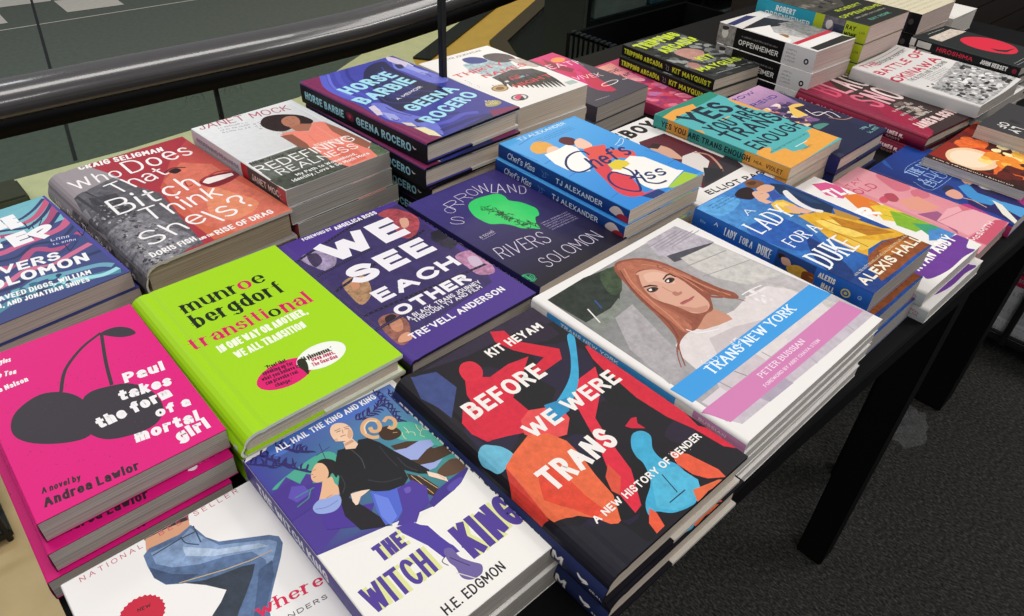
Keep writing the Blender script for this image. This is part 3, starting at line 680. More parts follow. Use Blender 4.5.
# white banner and lettering
W0 = '#efece7'
f.poly(W0, [(0.3,107.3),(21.7,115.9),(47.4,125.7),(65.6,128.6),(57.6,130.3),(92.5,125.9),(108.5,124.5),(130.5,112.8),(137.7,117.4),(141.1,215.1),(50.0,234.9),(-32.7,162.4)])
f.poly('#4d3a9c', [(52.3,123.6),(63.5,126.8),(69.0,138.0),(70.0,149.4),(73.7,160.9),(73.9,167.2),(62.9,163.7),(60.4,149.4),(55.9,137.3),(53.0,129.7)])
YL = '#dfe09a'; VT = '#4f3a94'
for d, c in ((5, YL), (0, VT)):
    f.text('THE', c, (lambda b: (b[0]+d*.5, b[1]+d*.1, b[2]+d*.5, b[3]+d*.1, b[4]))((30.1,140.0,50.6,140.0,14.1)), .22)
    f.text('WITCH', c, (lambda b: (b[0]+d*.6, b[1]+d*.1, b[2]+d*.6, b[3]+d*.1, b[4]))((6.1,168.8,55.0,168.8,21.7)), .145)
    f.text('KING', c, (lambda b: (b[0]+d*.6, b[1]+d*.1, b[2]+d*.6, b[3]+d*.1, b[4]))((77.5,178.0,126.8,178.0,29.3)), .19)
f.poly('#4d3a9c', [(60.5,126.3),(70.0,136.7),(71.2,149.6),(73.4,162.7),(64.6,165.1),(63.0,154.9),(61.1,141.7)])
f.blob('#6d5f9c', [(66.3,159.4),(71.5,161.5),(71.4,170.2),(75.2,178.3),(78.7,184.5),(74.5,189.4),(66.8,188.4),(62.8,183.0),(64.3,174.8),(63.5,168.2)])
f.curve('#3b3158', .6, [(66.0,166.3),(69.1,173.0),(72.3,179.7)]); f.curve('#3b3158', .6, [(65.1,163.6),(60.3,165.4),(61.7,170.5)]); f.line('#d8d4c8', .7, [(62.4,178.1),(69.3,189.4)])
f.text('ALL HAIL THE KING AND KING', '#f2f2f6', (22.7,10.3,112.8,10.3,6.4), .17)
f.text('H.E. EDGMON', '#26222c', (39.3,197.6,89.4,197.6,7.8), .15)
s.text('THE WITCH KING', '#f2f2f6', (20, 18, 120, 18, 12), .2)
place('witch', 'paperback_book', False, f, s, 'white and purple paperback with a bald figure in black', group='paperbacks with the striding bald figure',
      shifts=((.0005, -.002, 0),), page='grey', edge='#d9d5d0')

# ---- red, blue and black painted hardcover
f, s = arts('before', '#17141c', '#232a50')
f.poly('#3c4a80', [(14.0,3.9),(34.0,12.6),(35.6,37.9),(11.2,62.0),(10.3,46.8),(6.3,28.5)], .15)
f.poly('#2c2238', [(158.5,-3.0),(162.7,30.4),(123.5,17.1),(66.0,14.2),(24.2,4.3)], .2)
f.patches(['#211a34', '#141318', '#261c30'], 26, (10, 20, BK['before']['w']*1000-8, 235), 12, 28, 8)
f.poly('#d2223c', [(50.1,30.1),(53.1,36.6),(64.5,46.3),(86.6,44.2),(106.8,48.3),(90.2,59.6),(63.1,76.4),(62.9,94.9),(67.2,102.2),(68.0,124.3),(51.0,113.3),(32.4,104.3),(17.1,98.1),(12.5,85.4),(13.9,71.4),(23.1,61.3),(34.1,59.5),(36.4,50.1)], .12)
f.blob('#d6283f', [(48.8,25.0),(56.9,18.4),(65.2,22.0),(66.3,33.0),(59.6,42.1),(51.9,41.3),(46.0,37.2)], .1)
f.poly('#cf2138', [(102.9,1.9),(113.5,8.8),(112.1,26.1),(134.6,58.3),(126.7,69.2),(94.1,71.1),(93.5,62.4),(116.2,57.8),(102.0,33.8),(97.2,15.5)], .12)
f.poly('#e04a4c', [(62.9,94.9),(85.7,106.8),(81.9,121.9),(68.0,132.6),(49.8,125.9),(43.0,111.3),(50.7,99.0)], .12)
f.poly('#cf2138', [(154.5,70.5),(173.9,77.5),(171.5,115.2),(153.4,193.1),(165.2,213.7),(158.0,227.9),(151.1,218.7),(148.0,192.1),(142.2,171.4),(140.1,141.4),(143.3,116.4),(144.4,100.9),(147.3,86.4)], .14)
f.poly('#d8283f', [(114.5,96.3),(141.7,94.5),(127.1,114.8),(97.5,135.0),(89.2,156.0),(79.7,187.0),(60.7,212.4),(52.5,213.8),(57.0,191.9),(66.7,175.9),(79.3,154.3),(86.8,136.7),(97.3,112.8)], .12)
f.poly('#c9203a', [(119.3,153.5),(123.3,155.5),(118.8,160.3),(119.5,167.9),(110.9,160.6),(108.9,156.1)])
f.blob('#3aa3cc', [(152.4,50.4),(158.0,53.3),(144.0,70.5),(121.6,94.2),(103.6,106.7),(86.4,114.7),(72.6,114.0),(71.1,106.9),(91.8,100.6),(115.7,89.2),(134.9,71.7)], .12)
f.poly('#2b88b8', [(76.2,98.8),(96.6,104.7),(87.9,116.1),(68.2,117.4)], .1)
f.blob('#69b4cf', [(5.3,101.2),(13.3,99.5),(21.1,108.2),(23.5,120.0),(16.1,125.2),(5.1,126.3),(2.5,117.9),(1.7,109.1)], .12)
f.poly('#e2663f', [(23.5,120.0),(45.4,113.4),(58.2,122.9),(63.2,137.3),(61.5,152.4),(56.0,173.0),(52.3,193.7),(40.1,211.4),(34.3,211.8),(28.2,198.4),(20.4,188.9),(5.3,181.5),(3.3,165.9),(7.5,149.4),(7.6,134.6),(11.1,125.2)], .16)
f.poly('#d9452f', [(26.6,141.6),(39.9,146.8),(37.0,180.6),(38.3,198.8),(28.2,198.4),(20.9,181.0),(11.8,164.7)], .2)
f.poly('#cc3a30', [(11.1,125.2),(6.1,165.5),(4.1,177.7),(-4.0,173.4),(-1.6,147.5)], .15)
f.blob('#3fa6cc', [(96.8,172.6),(106.6,165.3),(115.0,167.6),(116.4,175.6),(107.4,184.9),(104.8,195.8),(109.1,204.5),(108.3,214.5),(103.0,225.3),(94.1,235.4),(83.8,235.1),(72.1,230.6),(64.9,222.8),(58.2,221.4),(64.6,212.9),(81.5,203.9),(90.7,190.1),(92.0,181.6)], .14)
f.poly('#4fb0d2', [(89.9,195.7),(107.8,207.8),(109.7,225.0),(99.3,236.9),(76.5,231.7),(67.3,220.9)], .16)
f.poly('#e0583a', [(115.3,194.9),(123.7,205.3),(129.2,229.2),(127.5,237.1),(116.2,229.3),(110.7,219.7),(109.7,206.3)], .15)
f.poly('#e0583a', [(63.2,217.4),(63.9,223.6),(59.7,233.7),(50.8,234.1),(53.2,225.4)], .14)
f.poly('#d6503a', [(70.3,172.7),(68.6,186.7),(55.9,196.8),(54.1,190.6),(60.0,179.4)], .14)
f.poly('#e0683f', [(99.3,228.1),(121.2,234.8),(126.9,239.7),(107.0,235.9),(92.9,237.2)], .15)
f.line('#22304a', .9, [(93.3,204.8),(89.0,222.2)]); f.line('#22304a', .9, [(77.6,224.1),(95.0,224.4)])
f.poly('#1d1c26', [(19.7,199.2),(38.5,212.7),(40.8,233.3),(48.7,240.1),(69.7,236.9),(109.6,242.9),(157.4,237.3),(-9.0,248.0),(-3.4,195.1),(2.4,184.4)], .1)
WH = '#efe9e4'
f.text('KIT HEYAM', WH, (81.1,28.9,144.5,28.9,10.4), .2)
f.text('BEFORE', WH, (23.6,75.1,104.2,75.1,18.5), .2)
f.text('WE WERE', WH, (45.5,120.4,147.5,120.4,16.8), .2)
f.text('TRANS', WH, (22.2,164.6,93.5,164.6,21.6), .2)
f.text('A NEW HISTORY OF GENDER', WH, (25.8,202.5,146.0,202.5,6.3), .2)
f.speck(WH, 3, (100, 190, 130, 205), .3, .6, 2)
s.full(['#2a3462', '#191d38'])
s.text('BEFORE WE WERE TRANS', WH, (10, 17, 140, 17, 11), .2)
s.text('HEYAM', WH, (150, 19.5, 200, 19.5, 12), .19)
s.taper(WH, 3.4, [(213, 9), (217, 12), (222, 11), (218, 16)]); s.text('SEAL', WH, (225, 17, 236, 17, 3), .17)
place('before', 'hardcover_book', True, f, s, 'dark hardcover painted with red, orange and blue figures', group='dark hardcovers with painted red and blue figures',
      shifts=((.0045, -.002, 0),), page='cream', edge='#17161c', flap='#cfc8be', rnd=.013)

# ---- large white photo book
f, s = arts('tny', '#ebe7e4', '#3a97dc')
f.poly(['#5d6560','#b9b2b6','#c2bcbc','#b2abb0'], [(10.1,11.4),(214.7,8.2),(233.8,221.4),(6.8,216.4)], .16)
f.poly('#b3abb4', [(164.7,7.9),(214.7,8.2),(221.0,56.4),(168.3,50.8),(153.8,33.2)], .25)
for k in range(5): f.line('#8d8792', 1.0, [(q[0]+k*5, q[1]+k*4) for q in [(158.1,16.2),(207.2,15.6)]])
f.poly('#4a4852', [(160.2,38.7),(185.9,45.3),(221.0,56.4),(209.2,56.9),(173.1,54.9),(157.4,51.3)], .2)
f.poly('#c4c0bb', [(168.3,50.8),(218.9,57.8),(223.0,136.9),(182.9,125.3),(167.6,98.4),(164.1,71.7)], .2)
f.line('#96908e', 1.2, [(160.8,64.1),(217.1,74.3)]); f.line('#96908e', 1.0, [(158.3,85.7),(221.0,101.1)])
f.poly('#27302a', [(10.1,11.4),(64.1,9.1),(107.2,15.9),(81.7,42.3),(63.4,56.6),(44.3,62.2),(16.2,65.9),(13.2,58.8)], .5)
f.blob('#3a4a34', [(81.4,14.7),(103.3,19.4),(77.6,47.6),(63.9,44.4)], .5)
f.poly('#80857c', [(13.2,58.8),(47.4,59.3),(64.9,53.8),(62.1,63.8),(39.1,71.9),(13.3,76.1)], .3)
f.line('#31508e', 1.8, [(44.7,41.3),(40.5,54.1)]); f.line('#e8e2e0', 1.5, [(29.4,46.1),(23.1,67.3)]); f.line('#e8e2e0', 1.2, [(42.4,109.3),(34.0,126.0)])
f.poly('#a9a3a6', [(39.1,71.9),(67.8,68.8),(53.1,114.2),(46.6,136.9),(23.8,162.7),(6.5,159.9),(15.2,109.7)], .2)
f.poly('#c7c1bd', [(198.1,133.8),(212.7,168.7),(225.2,210.7),(164.4,218.1),(166.2,174.1)], .2)
# woman in white
f.poly('#dcd3d2', [(51.1,132.5),(69.8,128.7),(98.8,132.9),(135.7,138.1),(169.4,133.9),(193.2,136.8),(206.3,155.3),(212.3,185.4),(200.1,211.4),(59.7,218.1),(39.0,163.4),(42.2,146.6)], .08)
f.poly('#c8bdbf', [(82.3,146.8),(114.2,152.3),(146.7,165.1),(96.4,180.2),(66.7,167.9)], .06)
f.poly('#c58c74', [(93.1,115.4),(109.0,117.2),(119.9,118.5),(123.0,125.3),(125.2,139.2),(122.9,145.0),(105.7,141.7),(88.7,136.3),(83.0,129.6)], .06)
f.blob('#8f4f3c', [(101.1,17.2),(110.3,12.4),(122.8,15.2),(136.5,24.0),(146.3,39.9),(150.0,60.3),(152.3,83.4),(155.4,107.4),(159.9,122.7),(155.2,130.3),(146.4,122.7),(138.8,109.7),(121.6,124.0),(108.3,124.5),(85.1,131.4),(74.3,129.4),(58.9,132.4),(44.2,140.4),(57.3,129.2),(65.2,114.2),(72.8,91.9),(79.5,66.9),(88.8,42.3),(94.5,26.6)], .25)
f.blob('#b06a52', [(105.3,16.9),(121.0,18.2),(133.5,26.5),(142.4,43.0),(147.0,60.1),(149.1,78.4),(143.2,77.9),(136.6,60.6),(129.9,45.3),(118.2,36.7),(107.7,40.3),(95.0,58.8),(89.6,75.7),(88.8,95.6),(86.9,117.8),(81.6,128.4),(71.6,127.1),(74.9,111.2),(77.8,90.2),(84.4,62.7),(93.4,39.5)], .25)
f.blob('#d8a48e', [(107.7,40.3),(118.6,39.0),(129.9,45.3),(135.9,58.6),(136.8,77.9),(132.1,100.5),(127.3,115.0),(118.2,121.1),(107.9,120.3),(101.2,114.4),(99.7,105.9),(96.6,94.2),(92.4,83.2),(92.0,70.1),(97.1,57.1)])
f.blob('#e2b49e', [(114.6,44.9),(128.3,49.2),(132.2,61.5),(128.5,74.3),(121.1,70.2),(115.6,59.6),(107.9,55.7)]); f.poly('#c58c78', [(98.2,97.7),(100.0,110.2),(107.9,120.3),(118.7,120.7),(122.5,116.6),(110.0,112.0),(104.6,104.5)]); f.poly('#cf9882', [(97.6,56.6),(92.5,69.7),(92.9,82.8),(97.6,74.1),(100.8,61.6)])
f.curve('#a05e48', 3.2, [(109.3,40.3),(95.0,58.8),(88.8,81.3),(89.6,104.4),(88.7,123.2)]); f.curve('#c98468', 1.6, [(108.0,24.1),(95.3,45.7),(86.7,73.2),(81.5,101.4),(73.9,125.4)]); f.curve('#7a3f30', 1.6, [(102.2,23.8),(88.7,48.9),(79.3,79.3),(72.1,108.8),(60.9,128.7)]); f.curve('#c27e62', 2.2, [(138.9,45.9),(144.5,72.1),(147.0,99.3),(153.5,122.4)]); f.curve('#7a3f30', 1.4, [(141.2,64.6),(143.6,87.4),(141.5,107.8)]); f.curve('#c27e62', 1.6, [(127.7,31.3),(138.3,46.3),(141.4,69.4),(138.4,100.7)]); f.curve('#8f4f3c', 3, [(137.5,82.2),(134.4,105.9),(144.9,119.2)])
f.poly('#2e211f', [(98.2,57.2),(106.2,59.6),(110.4,65.0),(109.6,67.0),(104.9,62.0),(97.2,59.0)]); f.poly('#2e211f', [(123.5,61.8),(132.4,59.3),(137.7,60.2),(137.8,67.7),(136.1,68.5),(135.5,61.9),(131.6,61.4),(123.3,63.5)])
f.blob('#3a2a2a', [(96.7,62.9),(102.8,62.9),(107.5,66.1),(107.2,69.4),(100.4,70.4),(96.0,67.5)]); f.blob('#efe2dc', [(98.2,64.2),(101.6,64.5),(100.4,67.0),(97.8,66.5)]); f.blob('#3a2a2a', [(122.2,65.3),(129.1,63.9),(133.0,66.4),(132.9,70.0),(126.3,71.6),(121.9,69.6)]); f.blob('#efe2dc', [(123.7,66.6),(127.5,66.2),(125.3,68.9),(123.0,68.7)]); f.blob('#1a1214', [(101.9,65.7),(104.8,66.4),(102.7,69.0),(100.2,68.6)]); f.blob('#1a1214', [(128.1,66.7),(131.0,67.4),(128.0,70.3),(125.9,69.4)])
f.curve('#bd8570', 1.2, [(112.8,69.8),(112.5,77.5),(113.8,82.1)]); f.blob('#b27866', [(112.3,82.5),(116.5,82.6),(117.3,85.9),(121.2,86.7),(119.1,89.3),(112.7,88.9),(110.6,86.2)]); f.blob('#b0605c', [(104.4,97.7),(112.0,97.6),(116.4,98.9),(120.3,98.8),(125.4,99.8),(118.0,101.9),(110.9,101.6),(105.1,100.8)]); f.line('#7a3a3a', .5, [(105.2,98.0),(114.3,99.6),(124.0,99.9)]); f.curve('#3b2520', .7, [(139.4,42.4),(136.6,47.7),(141.9,51.3),(141.5,56.7)])
f.curve('#8f4f3c', 1.0, [(58.7,130.4),(44.6,139.0),(31.0,153.7)]); f.curve('#efe9e8', 1.2, [(76.4,125.7),(82.5,136.5),(100.8,145.0)])
f.curve('#efe9e8', 1.4, [(162.4,129.5),(175.2,130.2),(191.4,133.5)]); f.curve('#efe9e8', 1.2, [(161.3,133.7),(175.0,137.0),(190.8,138.3)])
f.patches(['#e9e3e2','#d6cccc'], 12, (163.8,130.8)+(180.1,153.4), 2, 4, 3)
f.curve('#8e4b38', 1.2, [(61.1,128.4),(48.7,138.7),(35.1,154.9)]); f.curve('#8e4b38', 1.0, [(152.6,94.6),(150.6,119.3),(156.2,137.0)])
f.poly('#cbbfc3', [(43.6,180.0),(96.4,180.2),(95.3,218.7),(27.6,223.9),(17.2,209.4)], .1)
f.line('#8f8690', 1.2, [(62.2,186.8),(67.7,204.0)]); f.line('#8f8690', 1.2, [(63.7,215.7),(63.4,230.0)]); f.curve('#9d949c', 1, [(72.6,217.5),(88.1,236.9)])
f.poly('#c3b8c2', [(0.7,196.6),(226.9,198.0),(233.7,231.0),(13.6,225.9)], .12)
f.line('#9c939e', 1.2, [(40.7,185.3),(42.6,198.2)]); f.line('#a79eaa', 1.2, [(102.7,188.4),(103.0,199.8)]); f.curve('#8f8690', 1, [(37.4,215.4),(66.7,221.4),(82.8,233.2)]); f.blob('#4a434c', [(64.3,220.7),(68.7,221.8),(63.7,223.7)]); f.line('#b0a6b2', 1.4, [(130.6,217.7),(126.1,233.7)]); f.line('#a79eaa', 1.2, [(198.1,216.6),(195.8,228.9)])
f.poly('#d8ced4', [(9.5,190.2),(35.9,190.1),(36.4,203.8),(11.2,203.0)]); f.poly('#d6ccd2', [(136.8,191.5),(177.0,192.6),(175.2,208.2),(131.8,205.9)]); f.poly('#ab9fb0', [(50.2,218.0),(88.1,219.6),(88.5,230.1),(53.4,229.3)], .1)
f.poly('#ebe7e4', [(13.6,225.9),(109.7,229.0),(233.3,230.7),(238.0,251.2),(-7.0,246.2)]); f.poly('#ebe7e4', [(233.3,230.7),(230.1,182.8),(253.3,189.6),(249.3,249.3)])
f.poly('#3d9be0', [(2.0,163.8),(228.5,164.8),(231.2,187.7),(3.3,185.7)])
f.poly('#d07fb2', [(0.3,196.3),(96.4,198.0),(226.9,198.0),(229.3,221.2),(105.5,220.6),(8.6,218.7)])
f.poly('#ebe7e4', [(1.2,185.5),(6.3,185.7),(4.1,196.4),(-1.0,196.8)]); f.poly('#ebe7e4', [(6.0,218.9),(10.3,218.7),(14.7,227.3),(5.8,227.9)])
LT = '#e6f1fa'
f.text('TRANS NEW YORK', LT, (43.9,177.7,182.0,177.7,11.2), .2, .35, .07)
rn = random.Random(4)
for x, y in [(52.7,165.7),(63.3,166.3),(90.5,168.1),(101.3,169.0),(98.0,173.2),(97.7,167.3)]:
    f.curve(LT, .5, [(x+rn.uniform(-4, 4), y+rn.uniform(-7, 3)) for _ in range(5)])
f.text('PETER BUSSIAN', '#f3e3ee', (73.3,207.6,145.9,207.6,5.9), .18, .5, .06)
f.text('FOREWORD BY ABBY CHAVA STEIN', '#f3e3ee', (65.6,215.8,157.6,215.8,3.5), .17, .6)
s.rect('#e9e6e4', 0, -1, 22, 20); s.rect('#e9e6e4', 172, -1, 190, 20); s.rect('#c98ab8', 190, -1, 260, 20)
s.text('TRANS NEW YORK', '#f0f4f8', (40, 8, 110, 8, 5), .2); s.text('BUSSIAN', '#f3e3ee', (196, 8, 222, 8, 4), .18)
place('tny', 'photo_book', False, f, s, 'white photo book with a portrait of a red haired woman', group='large white photo books',
      shifts=((-.004, -.001, .2), (-.0095, -.001, -.2), (-.0125, .0005, .1), (-.015, -.0015, 0)), page='white', edge='#d9d5d2', rnd=.004, curl=.002)

# ---- purple hardcover with film strips
f, s = arts('wesee', '#4b3488', '#17141e')
f.poly('#3a2f62', [(1.5,35.9),(104.9,7.6),(155.0,9.0),(141.6,173.6),(132.0,193.6),(11.3,207.4),(3.2,171.6)], .2)
for P, c in (([(10.3,36.0),(26.1,30.7),(45.0,39.0),(34.6,64.0),(18.3,69.6)], '#9788a8'), ([(20.1,97.5),(42.4,99.4),(33.0,128.8),(14.6,140.0),(13.6,121.9)], '#a5805f'), ([(121.9,13.1),(143.3,13.0),(152.3,47.3),(126.0,76.0),(113.3,65.2),(125.9,33.9)], '#a0444e'),
             ([(138.7,86.7),(162.8,83.7),(164.2,108.3),(140.9,120.5),(135.4,104.0)], '#2d2a3c'), ([(134.0,133.9),(154.0,135.5),(156.7,156.9),(147.0,181.8),(131.5,175.7),(130.9,157.2)], '#b07c9e'), ([(11.3,169.7),(28.8,169.7),(31.3,190.1),(15.5,211.0),(6.0,205.5)], '#8d5a4e')):
    f.blob(c, P, .55)
f.blob('#c08568', [(18.8,176.2),(26.0,173.4),(28.7,181.8),(22.1,193.9),(15.3,193.7),(14.3,187.1)], .2); f.blob('#2a1a20', [(18.7,170.1),(27.1,169.5),(28.2,175.3),(20.3,177.5),(14.8,181.7)])
f.blob('#d79a7a', [(15.4,199.6),(23.3,200.7),(20.5,209.7),(12.9,209.8),(8.2,204.7)]); f.blob('#c98b6a', [(26.2,102.8),(33.8,103.9),(28.3,114.7),(21.8,113.8)]); f.blob('#d8a48c', [(134.5,36.7),(142.2,40.7),(134.4,53.9),(126.5,53.2)])
f.blob('#23202c', [(142.6,81.8),(157.7,84.5),(150.7,101.0),(141.2,96.9)]); f.blob('#c9b2c8', [(142.0,144.4),(151.2,148.5),(146.6,163.3),(136.4,160.5)]); f.blob('#3d3350', [(18.0,35.1),(28.2,36.3),(25.4,52.5),(13.7,57.1)], .4)
for a, b in (((4.8,36.4), (118.6,5.8)), ((6.3,72.0), (76.7,66.0)), ((6.1,105.6), (141.4,72.5)), ((4.5,154.8), (149.1,165.4)), ((1.5,178.8), (51.9,177.3)), ((156.9,85.5), (153.4,131.1))):
    n = 26; dx, dy = (b[0]-a[0])/n, (b[1]-a[1])/n
    f.line('#211b34', 3.4, [a, b])
    for k in range(n): f.rect('#4d4270', a[0]+dx*k, a[1]+dy*k-.8, a[0]+dx*k+1.2, a[1]+dy*k+.8)
f.line('#241d38', 3.6, [(154.1,22.0), (155.1,227.2)])
WH = '#eeeaf0'
f.text('WE', WH, (31.4,67.6,127.0,67.6,43.0), .27, rnd=.0)
f.text('SEE', WH, (29.1,111.9,128.3,111.9,31.7), .27)
f.text('EACH', WH, (29.9,149.1,130.4,149.1,20.2), .25)
f.text('OTHER', WH, (30.8,177.9,119.9,177.9,15.9), .26)
f.text('A BLACK, TRANS JOURNEY', WH, (33.6,187.4,123.9,187.4,6.3), .15)
f.text('THROUGH TV AND FILM', WH, (36.1,194.0,119.2,194.0,5.7), .15)
f.text("TRE'VELL ANDERSON", WH, (19.5,212.1,134.0,212.1,8.7), .2)
f.text('FOREWORD BY', WH, (30.6,7.7,66.0,7.7,5.7), .18)
f.text('ANGELICA ROSS', WH, (68.5,10.9,123.3,10.9,7.6), .2)
s.text("TRE'VELL ANDERSON", WH, (120, 20, 215, 20, 9), .2); s.text('WE SEE EACH OTHER', WH, (15, 20, 110, 20, 10), .22)
place('wesee', 'hardcover_book', True, f, s, 'purple hardcover with bold white lettering over film strips', group='purple film strip hardcovers', page='grey', edge='#2c2348', flap='#121014', rnd=.006, bow=.0)

# ---- dark blue paperback with green leaf shape
f, s = arts('sorrow', '#2f2a5e', '#2a2658')
f.poly(['#41387f','#3f367a','#17151d','#181620'], [(0.9,-0.7),(137.7,-0.8),(142.1,212.6),(0.1,213.2)], .08)
f.blob('#35c968', [(50.6,49.1),(64.3,42.2),(81.8,44.2),(96.9,49.2),(98.6,60.0),(95.9,69.1),(102.9,80.3),(106.3,93.0),(106.8,104.4),(99.1,115.9),(92.0,116.9),(82.8,127.8),(78.5,137.7),(72.0,130.7),(63.8,123.7),(59.9,112.2),(53.8,102.8),(43.5,93.9),(41.2,80.3),(42.1,67.0)], .05)
rn = random.Random(9); cx, cy = (73.6,94.1)
for k in range(34):
    t = rn.uniform(0, 1); x, y = (61.3,58.2); x2, y2 = (77.7,128.9)
    px, py = x+(x2-x)*t+rn.uniform(-6, 6), y+(y2-y)*t+rn.uniform(-4, 4)
    for j in range(4):
        an = rn.uniform(0, 6.28); l = rn.uniform(3, 7)
        f.taper('#14482c', 1.1, [(px, py), (px+l*.5*math.cos(an+.2), py+l*.5*math.sin(an+.2)), (px+l*math.cos(an), py+l*math.sin(an))])
f.curve('#14482c', .8, [(61.3,58.2),(66.8,81.1),(72.5,107.1),(80.4,141.4)])
CR = '#cfc6d8'
for ch, b in (('S', (9.6,64.8,21.9,75.4,15.7)), ('O', (23.3,48.6,35.5,48.6,13.6)), ('R', (33.5,45.3,50.4,42.9,18.6)), ('R', (52.3,38.6,68.1,38.6,18.0)), ('O', (70.1,35.9,81.4,35.9,17.3)),
              ('W', (79.5,36.0,96.1,40.7,21.8)), ('L', (91.9,42.7,98.1,48.7,22.2)), ('A', (97.2,48.0,106.5,54.3,23.8)), ('N', (109.6,57.0,117.1,61.8,21.5)), ('D', (116.9,66.2,123.5,71.9,20.5))):
    f.text(ch, CR, b, .05, rnd=1)
f.text('RIVERS', CR, (6.6,154.1,70.0,165.2,22.9), .05, jit=.25, rnd=1)
f.text('SOLOMON', CR, (31.1,196.0,118.8,196.0,19.1), .05, jit=.25, rnd=1)
f.text('a novel', CR, (15.8,109.8,35.3,109.8,6.5), .07)
f.line(CR, .4, [(15.2,112.0),(34.8,112.0)])
for k in range(5): f.scrawl('#a9a0bc', (lambda a, b, d: (a[0], a[1]+k*4.2, b[0], b[1]+k*4.2, 2.2))((87.0,131.4), (129.9,133.0), 0), seed=k)
f.disc('#2fae74', (3.2,193.9), 7, 6.5); f.disc('#1d3a40', (3.2,193.9), 6.2, 5.7)
for k in range(5): f.curve('#2fae74', .8, [(x, y+(k-2)*2) for x, y in [(-2.3,191.8),(3.4,191.3),(2.3,197.5),(8.3,196.1)]])
s.text('SORROWLAND', CR, (20, 13, 100, 13, 7), .08); s.text('RIVERS SOLOMON', CR, (110, 13, 190, 13, 6), .08)
place('sorrow', 'paperback_book', False, f, s, 'dark indigo paperback with a green leafy shape and thin lettering', group='dark indigo paperbacks', page='cream', edge='#cfc9c0', bow=.0008)

# ---- bright blue paperback with an embracing couple
f, s = arts('chef', '#3f9be0', '#1e3f86')
f.poly(['#55a9e6','#55a9e6','#2f86d6','#2f86d6'], [(-1.6,0.9),(134.7,3.5),(143.0,205.5),(-1.1,210.9)])
for k, (a, b) in enumerate((((107.7,-3.1), (16.0,19.1)), ((-0.9,22.3), (3.8,66.4)), ((5.0,75.1), (46.4,68.3)), ((136.4,66.2), (142.5,115.4)), ((4.2,116.0), (34.4,110.3)), ((4.6,179.6), (46.3,171.9)), ((129.2,126.0), (147.6,169.6)), ((121.1,168.4), (157.9,165.6)))):
    f.line('#2c74bf', 1.2, [a, b])
f.poly('#e2483a', [(73.9,-120.3),(74.1,-120.1),(73.6,-119.4)]) if 0 else None
f.blob('#e2a64c', [(18.2,37.6),(31.3,27.0),(43.5,26.4),(49.4,37.1),(47.9,48.7),(36.5,57.9),(26.9,55.2),(17.3,50.8)], .05)
f.blob('#efc7ac', [(39.8,46.5),(48.6,49.2),(47.7,61.1),(35.0,67.3),(26.0,64.2),(29.4,54.8)])
f.poly('#f5f2ee', [(22.6,57.5),(44.2,58.3),(65.9,54.5),(67.8,68.7),(59.7,87.1),(54.7,103.2),(34.2,121.6),(20.4,115.7),(15.2,102.5),(14.8,83.0)])
f.blob('#571c2c', [(63.2,42.0),(73.0,36.7),(80.9,40.3),(83.9,49.7),(77.2,59.2),(67.1,60.6),(62.0,51.4)])
f.blob('#f0c4ae', [(77.8,55.4),(90.8,52.6),(91.4,66.1),(88.0,76.3),(78.2,81.2),(70.6,75.2),(69.2,67.4)])
f.poly('#e0574f', [(70.8,77.0),(85.9,78.9),(101.6,84.6),(93.4,97.5),(107.6,106.3),(116.0,118.1),(111.5,128.5),(97.6,129.6),(87.3,119.7),(78.6,116.0),(51.8,124.4),(40.8,123.1),(53.3,103.7)])
f.poly('#d9434f', [(40.8,123.1),(65.5,119.8),(56.0,135.4),(61.9,159.0),(41.6,196.1),(62.7,199.4),(34.4,198.5),(24.2,183.3),(25.2,161.8),(34.0,140.0)])
f.poly('#f3f0ea', [(53.7,137.3),(102.5,125.5),(113.7,138.4),(117.5,184.9),(122.7,190.6),(96.0,197.6),(73.4,204.5),(56.4,197.7),(54.6,185.7),(61.9,159.0)])
f.poly('#e3c93c', [(62.9,123.9),(81.6,120.8),(88.3,131.8),(85.3,139.7),(64.7,142.4),(58.0,135.5)])
f.blob('#d9434f', [(38.4,136.2),(46.8,150.4),(39.8,177.2),(37.4,196.1),(22.9,191.1),(21.0,172.4)], .05)
f.poly('#a6c93e', [(73.4,204.5),(107.5,195.7),(120.2,193.2),(126.4,208.8),(109.8,212.4),(82.6,214.1)])
f.poly('#243a76', [(34.4,198.5),(61.9,200.1),(62.3,213.0),(40.2,212.0)])
f.poly('#4a97dd', [(68.9,207.9),(109.8,212.4),(120.0,213.3),(61.4,213.6)])
NV = '#1d2b66'
f.curve(NV, 3.0, [(65.1,92.2),(65.9,81.4),(56.5,76.4),(40.2,79.6),(24.9,91.1),(18.0,104.8),(21.2,114.9),(32.3,117.8),(48.5,115.5)])
f.text("hef's", NV, (42.9,123.4,110.4,123.4,29.3), .13, shear=.3, tr=.1, rnd=1, jit=.1)
f.curve(NV, 3.0, [(71.1,139.9),(70.1,155.8),(47.7,185.8),(38.3,187.9),(29.3,172.2),(32.1,154.5),(42.2,143.0),(53.6,141.0),(58.2,152.2),(64.0,164.3)])
f.curve(NV, 3.0, [(78.7,153.7),(71.2,161.2),(56.1,163.8)]); f.curve(NV, 3.0, [(60.0,164.1),(68.6,171.0),(65.1,181.3),(72.6,191.8),(85.8,193.8)])
f.text('iss', NV, (63.9,178.9,99.9,184.4,22.2), .14, shear=.35, tr=.12, rnd=1)
f.text('TJ ALEXANDER', '#c9e2f6', (25.5,11.8,109.3,11.8,7.2), .18)
for k in range(3): f.scrawl('#1f62b0', (lambda a, b: (a[0]+k*1.5, a[1]+k*4, b[0]+k*1.5, b[1]+k*4, 2.2))((39.3,23.1), (107.6,20.5)), seed=k+3)
f.curve('#dfeefa', .8, [(110.5,94.3),(121.9,90.4),(132.3,85.5),(131.4,90.9),(120.2,97.6),(111.3,97.4)])
